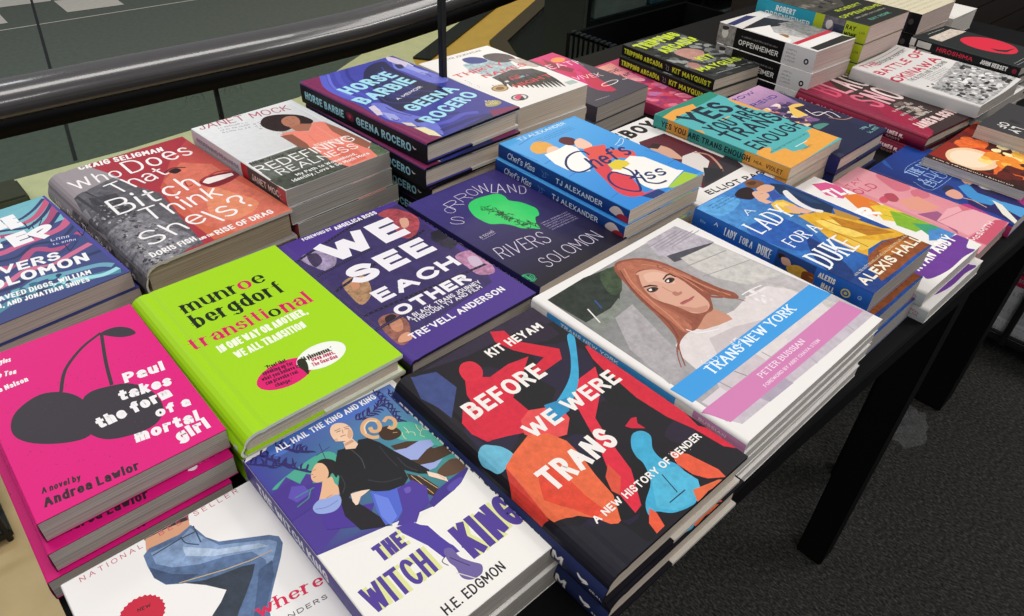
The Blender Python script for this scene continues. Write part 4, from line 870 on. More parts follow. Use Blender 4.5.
s.full(['#23509f', '#173272'])
s.text("Chef's Kiss", '#e8f0fa', (16, 13.5, 64, 13.5, 9), .12, shear=.25, tr=.05)
s.curve('#5b84c6', .9, [(76, 5), (80, 9), (78, 13), (84, 12), (82, 6), (88, 8)])
s.text('TJ ALEXANDER', '#e8f0fa', (100, 12.8, 172, 12.8, 7), .17)
s.blob('#ecd7cf', [(183, 12), (188, 4), (196, 3), (203, 8), (206, 14), (196, 15)]); s.blob('#b93040', [(193, 16), (199, 9), (208, 10), (209, 17)])
place('chef', 'paperback_book', False, f, s, 'bright blue romance paperback with an embracing couple', group='bright blue romance paperbacks',
      shifts=((-.0055, -.001, 0), (-.001, .004, 0), (-.001, .002, 0)), page='cream', edge='#d6cfc6')

# ---- paperback with wavy pink, teal and navy bands
f, s = arts('deep', '#3f4a80', '#333a66')
f.poly(['#6fb2c0','#7fbccb'], [(26.3,-2.7),(132.7,-1.5),(127.3,67.0),(5.4,70.1)], .06)
def wave(c, w, pts): f.curve(c, w, pts)
wave('#c5587c', 7, [(15.2,27.9),(63.3,26.3),(86.6,45.5),(105.7,42.2),(123.9,21.8),(134.6,4.4)]); wave('#333f70', 4, [(20.5,9.2),(67.8,12.6),(87.6,35.6),(108.9,26.5),(128.4,6.4)])
wave('#a84c78', 8, [(7.9,53.6),(49.3,54.5),(73.7,61.2),(92.0,72.1),(116.0,56.0),(134.8,24.6)]); wave('#2f3a68', 4.5, [(11.5,40.9),(53.5,41.5),(75.5,48.9),(95.0,57.3),(116.4,41.4),(133.0,18.9)])
wave('#c8618a', 9, [(-0.4,82.9),(36.1,81.1),(56.1,91.0),(76.4,87.8),(99.3,86.2),(119.2,80.9),(134.3,62.7)]); wave('#2e3866', 4.5, [(3.7,68.4),(42.6,68.0),(62.0,73.7),(82.8,77.0),(107.0,72.6),(130.0,47.1)])
wave('#b3517e', 8, [(-9.6,115.0),(22.1,110.9),(44.7,117.8),(60.9,124.3),(81.8,106.3),(100.6,121.4),(128.0,103.8)]); wave('#2c3560', 4, [(-5.7,101.5),(30.7,97.9),(51.2,105.4),(66.8,107.9),(85.4,96.6),(107.3,104.4),(130.6,84.9)])
wave('#cf6f92', 7, [(-18.2,145.3),(17.0,140.9),(35.8,150.7),(62.8,138.5),(83.5,146.3),(102.9,140.0),(126.0,132.8)]); wave('#37447a', 5, [(-14.6,132.6),(21.2,127.8),(41.0,135.3),(67.8,124.8),(88.8,132.6),(120.0,116.8)])
wave('#6fa6bd', 7, [(-15.8,179.0),(16.7,168.5),(42.0,171.0),(65.6,162.3),(88.5,169.7),(114.6,176.8),(125.0,186.9)]); wave('#2c3560', 5, [(-11.0,162.9),(20.8,156.0),(46.5,158.3),(71.4,146.9),(95.7,152.0),(129.9,153.3)])
wave('#4d8ba0', 9, [(-12.6,202.0),(23.7,186.1),(53.4,176.5),(76.6,187.6),(107.2,193.9),(126.3,200.5)]); wave('#9fdbe2', 6, [(69.9,181.1),(90.9,187.0),(110.9,196.4),(126.5,194.6)])
wave('#4a4a9c', 6, [(132.7,-1.5),(131.4,63.6),(130.9,127.4),(130.9,173.8),(132.2,209.3)])
f.patches(['#2f6f86','#5fb0b8','#263c68'], 22, (40.2,163.6)+(85.0,190.0), 2, 6, 6)
rn = random.Random(2)
for P in ([(94.2,45.6),(93.0,62.6),(102.7,50.3)], [(97.8,56.5),(96.7,73.2),(110.3,50.4)], [(127.2,99.5),(126.7,113.0),(133.7,102.4)], [(107.0,117.7),(105.8,133.0),(119.0,119.2)]):
    f.line('#232b52', 1.2, P)
WH = '#f2f2f4'
f.text('THE', WH, (44.9,15.4,66.9,15.4,17.6), .2)
f.text('DE', WH, (59.9,44.2,72.1,44.2,29.3), .3); f.text('E', WH, (79.7,51.1,92.6,51.1,31.8), .3)
f.text('DE', WH, (42.0,77.2,61.8,81.5,28.5), .3); f.text('E', WH, (69.8,88.5,88.8,88.5,27.7), .3); f.text('P', WH, (96.8,92.7,118.7,82.0,24.8), .3)
f.disc('#343f7a', (109.0,110.2), 16, 8, rot=-4); f.scrawl('#c9cde4', (99.6,102.3,122.1,108.5,5.5), seed=2); f.scrawl('#c9cde4', (98.4,110.6,118.9,117.1,4.4), seed=3)
f.text('RI', WH, (22.9,129.3,40.8,129.3,15.2), .2); f.text('VERS', WH, (42.5,130.8,94.2,141.1,16.4), .2)
f.text('S', WH, (9.6,151.2,22.2,151.2,19.1), .2); f.text('OLOMON', WH, (26.6,151.5,112.8,163.7,17.9), .2)
f.text('WITH DAVEED DIGGS, WILLIAM', WH, (3.7,169.3,104.2,186.8,8.6), .17)
f.text('HUTSON, AND JONATHAN SNIPES', WH, (2.1,180.9,98.1,198.2,8.0), .17)
s.text('THE DEEP', WH, (20, 13, 80, 13, 8), .25)
place('deep', 'paperback_book', False, f, s, 'paperback with wavy pink, teal and navy bands', group='wavy pink and teal paperbacks', shifts=((.003, -.0015, 0), (0, .003, 0)), page='pinkish', edge='#55508a')

# ---- grey and crimson hardcover with handwritten title
f, s = arts('whodoes', '#9c9398', '#77757a')
f.poly('#a8323f', [(41.3,-6.6),(175.7,-1.1),(172.2,264.4),(59.5,247.3),(68.6,178.4),(64.8,114.8),(57.9,43.1)], .06)
f.poly(['#b9424a','#d06a48'], [(175.7,-1.1),(181.4,57.5),(172.2,264.4),(73.3,255.8),(71.9,171.7),(82.6,109.9),(121.7,54.0)], .12)
f.poly('#d3705c', [(92.6,97.2),(128.4,66.2),(152.7,94.1),(154.4,153.6),(160.2,202.2),(161.5,254.6),(98.0,252.3),(79.3,216.6),(83.9,163.0)], .2)
f.blob('#e08a68', [(121.2,145.2),(137.4,176.1),(144.6,213.9),(111.9,228.0),(94.6,202.4)], .15)
f.curve('#4f2128', 2.2, [(99.6,81.0),(114.3,73.6),(126.6,82.4)]); f.blob('#2c1a20', [(107.5,79.0),(117.2,76.2),(119.7,85.4),(110.8,89.0)]); f.curve('#8a3436', 1.6, [(109.4,112.5),(107.0,126.8),(112.8,126.6)])
f.blob('#7e1f2c', [(120.1,127.7),(131.0,118.7),(142.9,120.4),(157.8,124.7),(169.9,135.7),(155.0,145.1),(139.9,149.1),(124.7,146.2)]); f.poly('#f0e6e2', [(123.0,129.3),(130.6,122.8),(144.5,125.3),(158.9,130.4),(158.1,136.5),(141.9,137.7),(126.4,136.9)])
f.curve('#a6343c', 3, [(123.4,125.3),(149.1,116.8),(172.9,133.7)])
f.poly('#5b595f', [(5.9,65.9),(54.4,51.3),(65.2,88.5),(77.3,121.0),(69.9,179.6),(61.9,249.5),(-6.3,262.3),(1.1,153.1),(-0.6,114.4)], .55)
f.poly('#3f3d44', [(16.3,80.6),(42.3,88.9),(38.2,140.6),(6.5,139.8)], .5)
f.poly('#77757b', [(-1.6,159.6),(45.9,147.8),(64.1,238.5),(-4.0,264.4)], .8)
f.patches(['#2f2d33','#8d8b90','#4c4a50','#6a686e','#b0adb0'], 240, (2.3,102.6)+(44.8,254.7), .8, 2.3, 11)
f.patches(['#2f2d33','#8d8b90','#4c4a50','#a5a3a6'], 60, (9.6,204.9)+(17.6,253.7), 1, 2.4, 12)
f.line('#3a383e', 3.0, [(8.7,65.3),(13.8,139.1)]); f.line('#3a383e', 2.0, [(19.7,62.9),(29.8,118.1)]); f.poly('#8f8c92', [(-2.2,93.5),(6.4,96.6),(3.9,113.7),(-3.1,112.0)])
WH = '#f4f1f1'
f.text('CRAIG SELIGMAN', WH, (34.4,8.1,128.1,25.0,13.7), .18)
HW = dict(w=.085, jit=.18, rnd=1)
f.text('Who', WH, (13.0,53.8,66.3,53.8,26.7), seed=2, **HW); f.text('Does', WH, (74.0,55.1,152.5,55.1,36.1), seed=4, **HW)
f.text('That', WH, (42.0,93.8,106.6,85.1,29.4), seed=5, **HW)
f.text('Bitch', WH, (24.5,136.6,119.5,136.6,38.0), seed=7, **HW)
f.text('Think', WH, (41.9,172.3,127.2,172.3,32.7), seed=8, **HW)
f.text('She', WH, (22.8,217.3,88.4,208.2,32.1), seed=9, **HW); f.text('Is?', WH, (97.4,222.2,144.5,210.7,34.9), seed=10, **HW)
f.text('DORIS FISH', WH, (14.2,237.7,60.6,237.7,9.7), .18); f.text('AND THE', WH, (62.2,240.2,78.3,240.2,5.2), .18); f.text('RISE OF DRAG', WH, (80.3,242.6,146.1,242.6,9.9), .18)
f.poly('#b8242e', [(43.5,246.8),(163.9,254.8),(158.4,263.4),(40.3,255.4)])
s.rect('#9d9aa0', -2, -2, 70, 40); s.rect('#5b595f', 70, -2, 260, 40, .5); s.patches(['#2f2d33','#8d8b90','#4c4a50'], 70, (70, 0, 240, 34), 1.5, 4, 4)
s.text('Who Does That Bitch', WH, (20, 22, 165, 22, 14), .1, jit=.2); s.text('CRAIG', WH, (185, 22, 225, 22, 10), .18)
place('whodoes', 'hardcover_book', True, f, s, 'grey and crimson hardcover with a handwritten white title', group='grey and crimson hardcovers', page='tan', edge='#cfc6bb', rnd=.016, shifts=((.002, .003, 0),))

# ---- white memoir paperback, woman in coral dress
f, s = arts('redef', '#dfe0e2', '#d7dbe2')
f.poly(['#e9eaec','#d5d6d8','#c4c4c4','#d9dadc'], [(-0.6,-2.4),(134.0,11.4),(132.7,123.9),(-5.7,125.3)], .05)
f.poly('#b9b7b4', [(81.3,60.5),(135.9,89.8),(137.4,146.0),(66.5,134.4)], .2)
f.poly(['#6e7068','#565c50','#3c4238','#4c5248'], [(3.3,129.6),(83.2,128.3),(145.2,216.8),(1.1,210.9)], .45)
f.poly('#5a6a50', [(142.2,176.4),(145.2,216.8),(120.2,222.6),(124.9,194.6)], .4); f.poly('#454a40', [(-1.4,180.8),(58.9,183.3),(68.3,214.4),(2.0,211.8)], .5)
f.blob('#2c1c1c', [(70.3,43.8),(81.9,29.8),(94.0,28.1),(107.2,34.6),(121.7,49.7),(126.1,67.2),(124.6,79.4),(114.6,83.8),(107.6,74.7),(97.2,77.5),(84.0,81.7),(73.7,74.9),(68.7,60.1)], .35)
f.speck('#2c1c1c', 160, (70.5,39.2)+(106.2,102.9), .3, .9, 5); f.speck('#2c1c1c', 60, (61.5,57.8)+(87.2,35.7), .3, .9, 6)
f.blob('#b0755e', [(95.9,50.6),(107.1,44.4),(115.4,49.2),(115.5,60.5),(109.1,73.1),(99.1,78.6),(92.9,74.3),(90.8,64.2)]); f.curve('#4a2622', .8, [(100.0,53.0),(104.0,52.8)]); f.curve('#4a2622', .8, [(109.6,52.8),(112.4,55.2)]); f.curve('#8a4038', 1.0, [(97.2,66.2),(99.4,69.4),(104.4,67.7)]); f.line('#8a5444', .5, [(104.1,56.6),(102.3,62.3)])
f.poly('#a56a54', [(91.7,75.6),(108.1,74.6),(119.4,84.5),(104.5,99.7),(93.5,92.4)])
f.poly('#ea8674', [(72.3,85.1),(90.2,88.3),(103.5,101.2),(122.8,81.4),(133.8,88.0),(134.3,107.1),(127.6,140.8),(130.1,162.1),(130.6,184.3),(123.5,219.1),(84.7,217.4),(77.3,187.9),(79.3,143.1),(78.9,115.6)], .05)
f.poly('#d9705f', [(104.4,149.2),(118.2,177.6),(112.0,208.8),(90.4,209.7),(91.2,179.9)], .06); f.line('#d9705f', .8, [(97.5,109.6),(89.3,146.6),(86.1,175.4)]); f.line('#f2a090', .8, [(118.9,93.6),(116.2,126.1),(112.3,156.1)])
f.poly('#8c5846', [(69.8,89.7),(83.5,95.0),(82.0,130.4),(73.1,159.6),(74.8,144.4),(69.5,130.1)]); f.poly('#9a624e', [(133.3,91.9),(137.2,115.6),(139.9,157.2),(140.0,181.8),(128.1,187.6),(124.7,162.8),(125.4,119.2)])
WH = '#efeeec'
f.text('JANET MOCK', '#b05a66', (7.1,11.6,124.3,29.3,18.2), .1)
f.scrawl('#8f9196', (25.0,22.0,61.0,29.9,4.3), seed=3); f.scrawl('#8f9196', (23.8,29.9,59.6,37.8,4.2), seed=4); f.scrawl('#8f9196', (22.6,37.6,58.2,45.7,4.2), seed=5)
f.text('NEW YORK TIMES', '#3a3a38', (4.1,135.7,71.7,145.6,8.0), .16); f.text('BESTSELLER', '#f2c8bc', (85.2,144.4,127.8,149.8,8.5), .16)
f.text('REDEFINING', WH, (1.1,160.1,133.0,160.1,18.9), .11)
f.text('REALNESS', WH, (15.5,179.5,123.3,179.5,15.4), .11)
f.text('My Path to Womanhood,', WH, (27.9,192.8,109.6,192.8,6.4), .15)
f.text('Identity, Love & So Much More', WH, (17.5,202.1,121.5,202.1,6.7), .15)
s.rect('#b8222c', 118, -1, 132, 30); s.rect('#4e4a48', 132, -1, 230, 30, .5); s.rect('#a7adc0', 10, 8, 112, 12)
s.text('REDEFINING REALNESS', '#5f7896', (12, 14, 112, 14, 7), .12); s.text('JANET MOCK', WH, (140, 15, 204, 15, 9), .14); s.blob('#b9545a', [(196, 2), (216, 2), (216, 20), (200, 20)])
place('redef', 'paperback_book', False, f, s, 'white memoir paperback with a curly haired woman in coral', group='white and coral memoir paperbacks', page='grey', edge='#cfcbc6',
      shifts=((.001, -.0005, 0), (.0095, -.001, -.5), (.006, -.002, 0)))

# ---- blue and magenta hardcover with brush lettering
f, s = arts('horse', '#3e3f94', '#17171f')
f.poly(['#474bb0','#3c3f9c','#35388c','#3b3e96'], [(-4.5,-2.5),(173.1,-22.0),(166.1,256.0),(-3.7,264.2)], .12)
f.poly('#7e2a58', [(-4.5,2.6),(37.6,-6.4),(14.0,44.3),(8.3,80.4),(10.6,108.9),(8.0,138.6),(5.3,175.6),(12.7,195.1),(18.1,216.6),(19.2,246.0),(25.6,255.8),(-3.7,264.2)], .1)
f.curve('#5a60c8', 9, [(36.0,0.9),(17.4,37.1),(13.5,68.6),(18.9,106.9)]); f.curve('#6a70d4', 4, [(43.8,2.3),(24.9,38.6),(19.8,69.2),(25.1,107.7)]); f.curve('#4d52b8', 7, [(60.0,-0.2),(40.3,36.5),(34.9,67.5),(35.7,107.5)]); f.curve('#343890', 5, [(77.5,-1.8),(58.5,31.2),(52.6,62.7),(50.9,101.5)])
f.blob('#22254c', [(111.6,10.3),(133.7,11.8),(125.8,45.5),(124.1,93.6),(130.3,130.7),(125.2,161.8),(95.1,169.6),(69.3,165.6),(39.7,166.9),(29.9,153.6),(39.4,120.3),(58.3,83.0),(64.0,57.2),(88.9,24.8)], .12)
f.blob('#2c3068', [(95.0,41.1),(115.9,48.1),(107.5,95.1),(100.3,129.9),(73.1,135.7),(54.0,128.4),(60.0,94.5)], .1)
f.curve('#3d4290', 2, [(117.6,27.0),(94.4,83.6),(100.3,129.9),(126.0,152.5)]); f.curve('#3d4290', 2, [(82.6,52.1),(65.8,109.6),(77.3,139.4),(100.7,155.1)]); f.curve('#3d4290', 1.6, [(60.9,75.1),(43.3,128.5),(61.6,149.4),(86.8,162.2)])
f.blob('#7077d0', [(148.7,12.8),(153.0,36.6),(152.6,62.9),(156.2,88.5),(157.5,122.6),(140.0,128.6),(129.5,114.2),(129.5,87.4),(129.5,59.8),(128.6,42.1)], .15); f.poly('#cbbfd6', [(149.6,-7.1),(155.2,9.8),(157.6,35.8),(154.9,53.3),(142.9,53.3),(141.4,31.3),(140.0,13.7)], .1); f.poly('#9aa0e2', [(153.0,41.3),(152.1,70.4),(154.5,85.9),(143.3,89.6),(141.9,68.4),(140.6,51.3)]); f.blob('#2a2c5c', [(136.9,32.0),(144.9,36.6),(140.3,48.8),(131.5,48.1)]); f.curve('#2a2c5c', 1.2, [(144.9,78.7),(147.8,89.0),(145.0,102.0)])
f.blob('#6d74cc', [(23.9,122.6),(36.9,132.2),(35.9,159.0),(40.4,182.6),(47.3,202.8),(45.5,224.5),(30.2,252.0),(26.9,233.6),(23.3,210.5),(14.8,192.6),(9.8,176.3),(11.6,155.2)], .15); f.poly('#d2c6d4', [(14.7,129.2),(24.3,128.5),(20.4,145.1),(14.4,159.4),(7.6,156.1)], .08); f.poly('#a0a4e0', [(17.8,151.8),(25.4,167.5),(20.9,185.3),(10.8,177.1)]); f.poly('#d9d0c0', [(15.6,191.7),(24.4,201.3),(21.9,214.1),(15.7,203.6)]); f.poly('#e8dfb4', [(17.4,213.4),(27.7,221.1),(29.0,237.1),(25.5,254.9),(17.1,240.9)]); f.blob('#262850', [(32.5,196.6),(41.4,197.6),(46.0,205.1),(36.7,208.9),(30.6,205.2)]); f.curve('#262850', 1.2, [(15.0,174.0),(15.0,184.3),(20.6,182.4)]); f.curve('#262850', 1.4, [(31.1,143.7),(31.6,164.1),(37.8,185.6)])
f.curve('#5258bc', 8, [(45.5,224.5),(63.7,227.9),(89.0,224.2),(107.8,232.0)]); f.curve('#2c3074', 7, [(36.8,241.7),(58.0,241.6),(87.9,240.9),(113.2,245.8)]); f.curve('#2c3074', 5, [(65.1,202.9),(77.0,213.5),(89.6,215.8)]); f.poly('#2a2d5e', [(32.3,257.9),(70.5,251.1),(122.1,244.7),(139.3,250.8),(90.6,260.7)], .1)
f.poly('#8a2c58', [(158.6,-16.7),(171.8,-12.9),(170.6,10.8),(157.5,9.4)]); f.poly('#7e2a58', [(121.9,237.2),(161.2,249.9),(158.8,258.9),(112.5,254.0)])
f.poly('#12131a', [(124.5,266.0),(160.6,258.5),(153.9,266.0),(20.3,266.7),(28.2,260.5)])
TQ = '#a4dcec'
BR = dict(w=.21, jit=.12, rnd=0)
f.text('HORSE', TQ, (23.6,82.1,113.9,68.7,27.0), seed=1, **BR); f.text('BARBIE', TQ, (17.5,120.4,119.2,101.9,25.9), seed=2, **BR)
f.text('GEENA', TQ, (48.5,178.7,142.4,162.4,23.1), seed=3, **BR); f.text('ROCERO', TQ, (42.8,220.1,149.2,192.6,23.3), seed=4, **BR)
f.text('A MEMOIR', '#e6e6ee', (58.1,135.9,111.3,122.8,6.3), .16, jit=.2)
f.disc('#a59a62', (141.5,225.7), 13, 7.5); f.scrawl('#d8d0a0', (136.9,217.0,155.2,225.1,6.7), seed=1); f.scrawl('#d8d0a0', (131.3,223.5,148.8,232.2,6.7), seed=2)
BR = dict(w=.2, jit=.1, rnd=0)
s.text('HORSE BARBIE', TQ, (10, 20, 96, 20, 12), seed=5, **BR); s.text('GEENA ROCERO', TQ, (122, 20, 228, 20, 12), seed=6, **BR)
s.blob('#6b2446', [(102, 9), (110, 7), (116, 10), (116, 18), (109, 20), (103, 17)]); s.blob('#c7404e', [(106, 11), (110, 10), (112, 13), (108, 16)]); s.taper('#e8e4e4', 2, [(231, 10), (234, 13), (238, 12)])
place('horse', 'hardcover_book', True, f, s, 'blue and magenta hardcover with pale blue brush lettering', group='blue and magenta hardcovers',
      shifts=((.002, -.004, -2.0), (.004, -.004, -.6), (.006, -.003, -.6)), page='cream', edge='#15151c', flap='#cfc9c2', rnd=.004, groove=.0004)

# ---- white paperback with dark feathers
f, s = arts('thirty', '#e9e6e3', '#d9d5d0')
f.poly('#9fb4bc', [(49.7,43.6),(91.2,37.6),(118.8,71.7),(101.0,120.7),(70.0,132.5),(49.2,104.2),(40.0,73.0)], .5)
f.blob('#2f3f86', [(65.5,24.2),(83.2,24.9),(94.1,39.8),(89.5,55.5),(68.5,51.9),(60.6,39.5)]); f.blob('#4c4650', [(101.1,32.1),(124.3,34.1),(136.8,53.0),(131.0,74.7),(106.0,74.6),(95.8,54.0)], .3)
f.poly('#b9aaa4', [(122.3,68.0),(143.3,77.7),(144.7,117.4),(131.9,120.0),(119.0,97.4)], .3); f.poly('#c98f88', [(140.4,101.3),(156.2,126.3),(155.9,175.8),(141.8,140.2)], .3)
f.poly('#45424a', [(48.7,109.8),(92.5,104.2),(122.7,119.0),(127.0,147.1),(86.4,174.6),(58.9,158.6),(46.4,137.2)], .4)
for k in range(13):
    t = k/12; x0, y0 = (56.9,116.2); x1, y1 = (123.5,138.2); ax, ay = (40.1,143.8); bx, by = (108.2,191.8)
    sx, sy = x0+(x1-x0)*t, y0+(y1-y0)*t; ex, ey = ax+(bx-ax)*t, ay+(by-ay)*t+14*math.sin(math.pi*(.15+.6*t))
    f.taper('#36343c' if k % 2 else '#26242a', 6.5, [(sx, sy), ((sx+ex)/2+1.5, (sy+ey)/2), (ex, ey)])
f.patches(['#c8434a','#3a5ea6','#d8d4d0','#5b8fa0'], 16, (46.4,137.2)+(99.8,131.9), 1.5, 4, 5)
RD = '#d0333f'
f.text('THIRTY', RD, (8.2,81.5,103.3,81.5,14.1), .22, .6, .05); f.text('NAMES', RD, (41.3,105.8,127.5,105.8,13.8), .22, .6, .05); f.text('OF', RD, (66.8,135.1,87.6,135.1,10.8), .2, .6); f.text('NIGHT', RD, (49.8,161.2,125.6,161.2,12.0), .22, .6, .05)
f.text('ZEYN JOUKHADAR', '#55504e', (37.7,14.3,116.0,14.3,6.9), .14); f.scrawl('#8a8480', (23.4,-2.0,80.5,-2.0,5.4), seed=4)
f.disc('#8a6a48', (29.4,147.8), 13.5, 11); f.disc('#c2a071', (29.4,147.8), 11, 9); f.disc('#7c5b3c', (29.4,147.8), 7, 5.5); f.scrawl('#8a6a48', (26.9,135.6,45.9,143.7,4.3), seed=5)
f.disc('#55565a', (28.2,189.0), 13.5, 10.5); f.disc('#d8d8d8', (28.2,189.0), 10.5, 8); f.blob('#d8406c', [(21.6,184.9),(34.0,181.6),(33.7,189.1),(22.1,196.1)]); f.poly('#2c2c30', [(20.8,195.1),(35.0,186.8),(30.3,197.3),(24.0,199.8)])
f.rect('#a9bdb6', *(119.7,190.4), *(134.0,201.7)) if 0 else f.poly('#a9bdb6', [(119.0,188.7),(135.5,189.9),(135.6,201.8),(117.9,200.7)])
f.speck('#46433f', 14, (12.7,93.2)+(7.5,129.3), .3, 1.0, 3)
s.text('THIRTY NAMES OF NIGHT', RD, (20, 20, 150, 20, 10), .2)
place('thirty', 'paperback_book', False, f, s, 'white paperback with dark feathers and red serif lettering', group='white feather paperbacks', page='cream', edge='#c9c2b8', shifts=((.002, -.001, -1), (.0, .003, 0)))

# ---- magenta and charcoal paperback
f, s = arts('oji', '#4a4650', '#46424c')
f.poly('#d02f74', [(65.6,-30.1),(141.8,-3.6),(123.5,76.4),(97.2,133.2),(65.2,182.4),(56.2,165.4),(58.9,113.9),(70.1,52.9),(75.2,5.4)])
f.poly('#c23350', [(75.2,5.4),(73.2,55.6),(77.3,109.0),(57.3,159.7),(68.1,185.0),(79.6,185.8),(103.9,117.8),(107.1,84.6),(88.0,89.9),(91.6,34.4)])
f.poly('#d8387e', [(96.6,82.8),(97.2,97.8),(76.5,122.2),(60.5,142.5),(65.3,126.3),(79.9,104.2)]); f.poly('#8a2c46', [(94.8,9.9),(95.3,52.5),(100.9,79.3),(85.0,87.3),(74.3,49.3)])
f.disc('#e89a50', (113.4,31.7), 15, 10.5)
PK = '#efc3d0'
f.text('DEATH', PK, (75.4,47.3,139.0,71.7,19.2), .13) if 0 else f.text('DEATH', PK, (49.6,49.8,139.0,71.7,19.7), .13); f.text('OF VIVEK', PK, (33.2,105.3,113.4,133.0,16.5), .1)
f.text('OJI', '#e9e2e0', (75.4,166.5,157.8,166.5,13.9), .12); f.scrawl('#c8a8b0', (73.0,-14.6,127.9,-2.6,6.2), seed=3); f.line('#c8bfc4', .7, [(18.7,190.2),(51.0,193.3)]); f.line('#c8bfc4', .7, [(133.8,52.1),(126.6,79.1)])
s.text('OJI', PK, (150, 16, 190, 16, 9), .15)
place('oji', 'paperback_book', False, f, s, 'magenta and charcoal paperback with an orange disc', group='magenta and charcoal paperbacks', page='grey', edge='#4e4a52', shifts=((-.003, -.001, 0),))

# ---- paperback with pink and orange pattern, half hidden
f, s = arts('pink', '#c6446c', '#b03c60')
f.poly(['#e3a58c','#dd8f86','#d8729a','#e0a080'], [(60.5,6.5),(101.0,6.0),(85.5,90.3),(8.4,110.8)], .15)
f.poly('#a8385e', [(12.6,136.9),(89.5,130.2),(91.8,202.1),(-28.1,230.0)], .3); f.patches(['#d9708c','#a62f50','#e6a0a8','#8c2f66','#d04a5c','#b86a9c'], 70, (8, 80, BK['pink']['w']*1000-4, 205), 3, 10, 7, 1.6, 30, .15)
f.text('THE', '#2a1c22', (58.8,44.3,85.6,44.3,13.4), .13, shear=.2); f.text('fairy', '#2a1c22', (58.7,67.7,96.9,67.7,13.5), .13, shear=.2, jit=.2)
place('pink', 'paperback_book', False, f, s, 'pink and orange patterned paperback half hidden under its neighbours', 'beside the acid yellow lettered stack', page='cream')

# ---- black paperback with acid yellow lettering
f, s = arts('trip', '#2c2e2c', '#17191a')
f.patches(['#5c5f5c','#1a1c1c','#777a76','#3c4040','#8e908c'], 90, (4, 4, BK['trip']['w']*1000-4, BK['trip']['h']*1000-4), 4, 12, 6, 1.4, 20, .4)
f.blob('#b98a7e', [(46.8,82.0),(81.5,78.3),(99.3,102.7),(78.7,125.0),(50.3,133.3),(41.8,109.5)], .2); f.blob('#a87c72', [(23.0,132.2),(37.7,144.1),(24.8,164.5),(8.6,159.8)], .2); f.patches(['#1a1c1c','#3c4040'], 12, (58.7,141.4)+(54.4,177.5), 3, 7, 9)
AY = '#c3d532'
BR = dict(w=.22, jit=.14, rnd=0)
f.text('TRIPPING', AY, (11.7,44.3,137.2,23.6,28.7), seed=1, **BR); f.text('ARCADIA', AY, (31.1,80.2,151.4,59.5,26.4), seed=2, **BR)
f.text('KIT', AY, (54.6,140.7,95.1,140.7,20.7), seed=3, **BR); f.text('MAYQUIST', AY, (11.7,175.6,140.9,175.6,18.0), seed=4, **BR)
f.line('#b9bdb6', 1, [(26.5,193.8),(91.7,195.3)]); f.line('#b9bdb6', .8, [(98.8,190.9),(154.0,201.5)])
s.text('TRIPPING ARCADIA', AY, (6, 14.5, 100, 14.5, 9.5), seed=5, **BR); s.text('KIT MAYQUIST', AY, (122, 14.5, 206, 14.5, 9.5), seed=6, **BR); s.curve('#8e928c', .9, [(106, 5), (110, 8), (108, 13), (114, 14), (113, 6)])
place('trip', 'paperback_book', False, f, s, 'black paperback with acid yellow brush lettering', group='black and acid yellow paperbacks', page='cream', edge='#3a3c3a', shifts=((-.008, -.003, 0), (.03, .02, 2)))

# ---- thick white biography with black spine panel
f, s = arts('oppb', '#d8d4d0', '#111013')
f.poly(['#b9b6b4','#8f8d8c','#6e6c6c','#aaa8a6'], [(10.1,43.8),(149.0,23.3),(134.1,154.2),(49.8,149.2)], .5); f.poly('#2e3560', [(-2.4,15.3),(75.0,3.9),(85.6,18.0),(2.9,28.2)]); f.poly('#26242a', [(-2.7,48.5),(92.9,29.9),(112.6,71.2),(67.2,75.4)], .4)
f.poly('#7b7a78', [(82.9,65.4),(155.8,85.8),(145.0,148.1),(59.8,143.2)], .6); f.disc('#9a6a3c', (24.3,112.5), 12, 10); f.poly('#e9e5e0', [(3.3,52.5),(60.0,63.8),(30.6,90.8),(18.2,133.9),(-1.0,141.9)])
f.poly('#c23346', [(1.9,143.9),(132.4,139.6),(136.4,149.0),(5.0,153.5)]); f.poly('#e9e6e2', [(5.0,153.5),(133.2,150.9),(131.3,178.9),(1.8,192.7)]); f.poly('#2e2c2c', [(6.3,175.2),(118.9,170.5),(124.7,190.2),(5.6,190.5)], .2)
s.rect('#8b8886', -2, -2, 36, 50, .6); s.blob('#dcd8d4', [(10, 8), (18, 6), (22, 16), (16, 24), (9, 18)]); s.blob('#3a3838', [(8, 4), (20, 3), (20, 8), (10, 10)])
s.rect('#dcdadb', 134, -2, 220, 50); s.text('OPPENHEIMER', '#efece8', (46, 27, 126, 27, 9), .16); s.scrawl('#8d8a88', (50, 13, 122, 13, 3), seed=3)
for k in range(4): s.scrawl('#8f8d92', (140, 10+k*6, 160, 10+k*6, 3), seed=k)
s.disc('#2a282c', (179, 20), 4.5, 5); s.disc('#dcdadb', (179, 20), 2, 2.4)
place('oppb', 'paperback_book', False, f, s, 'thick white biography paperback with a black spine panel', group='thick white biographies', page='pinkish', edge='#d8d5d4', shifts=((-.002, -.003, 0), (-.003, -.004, 0)))

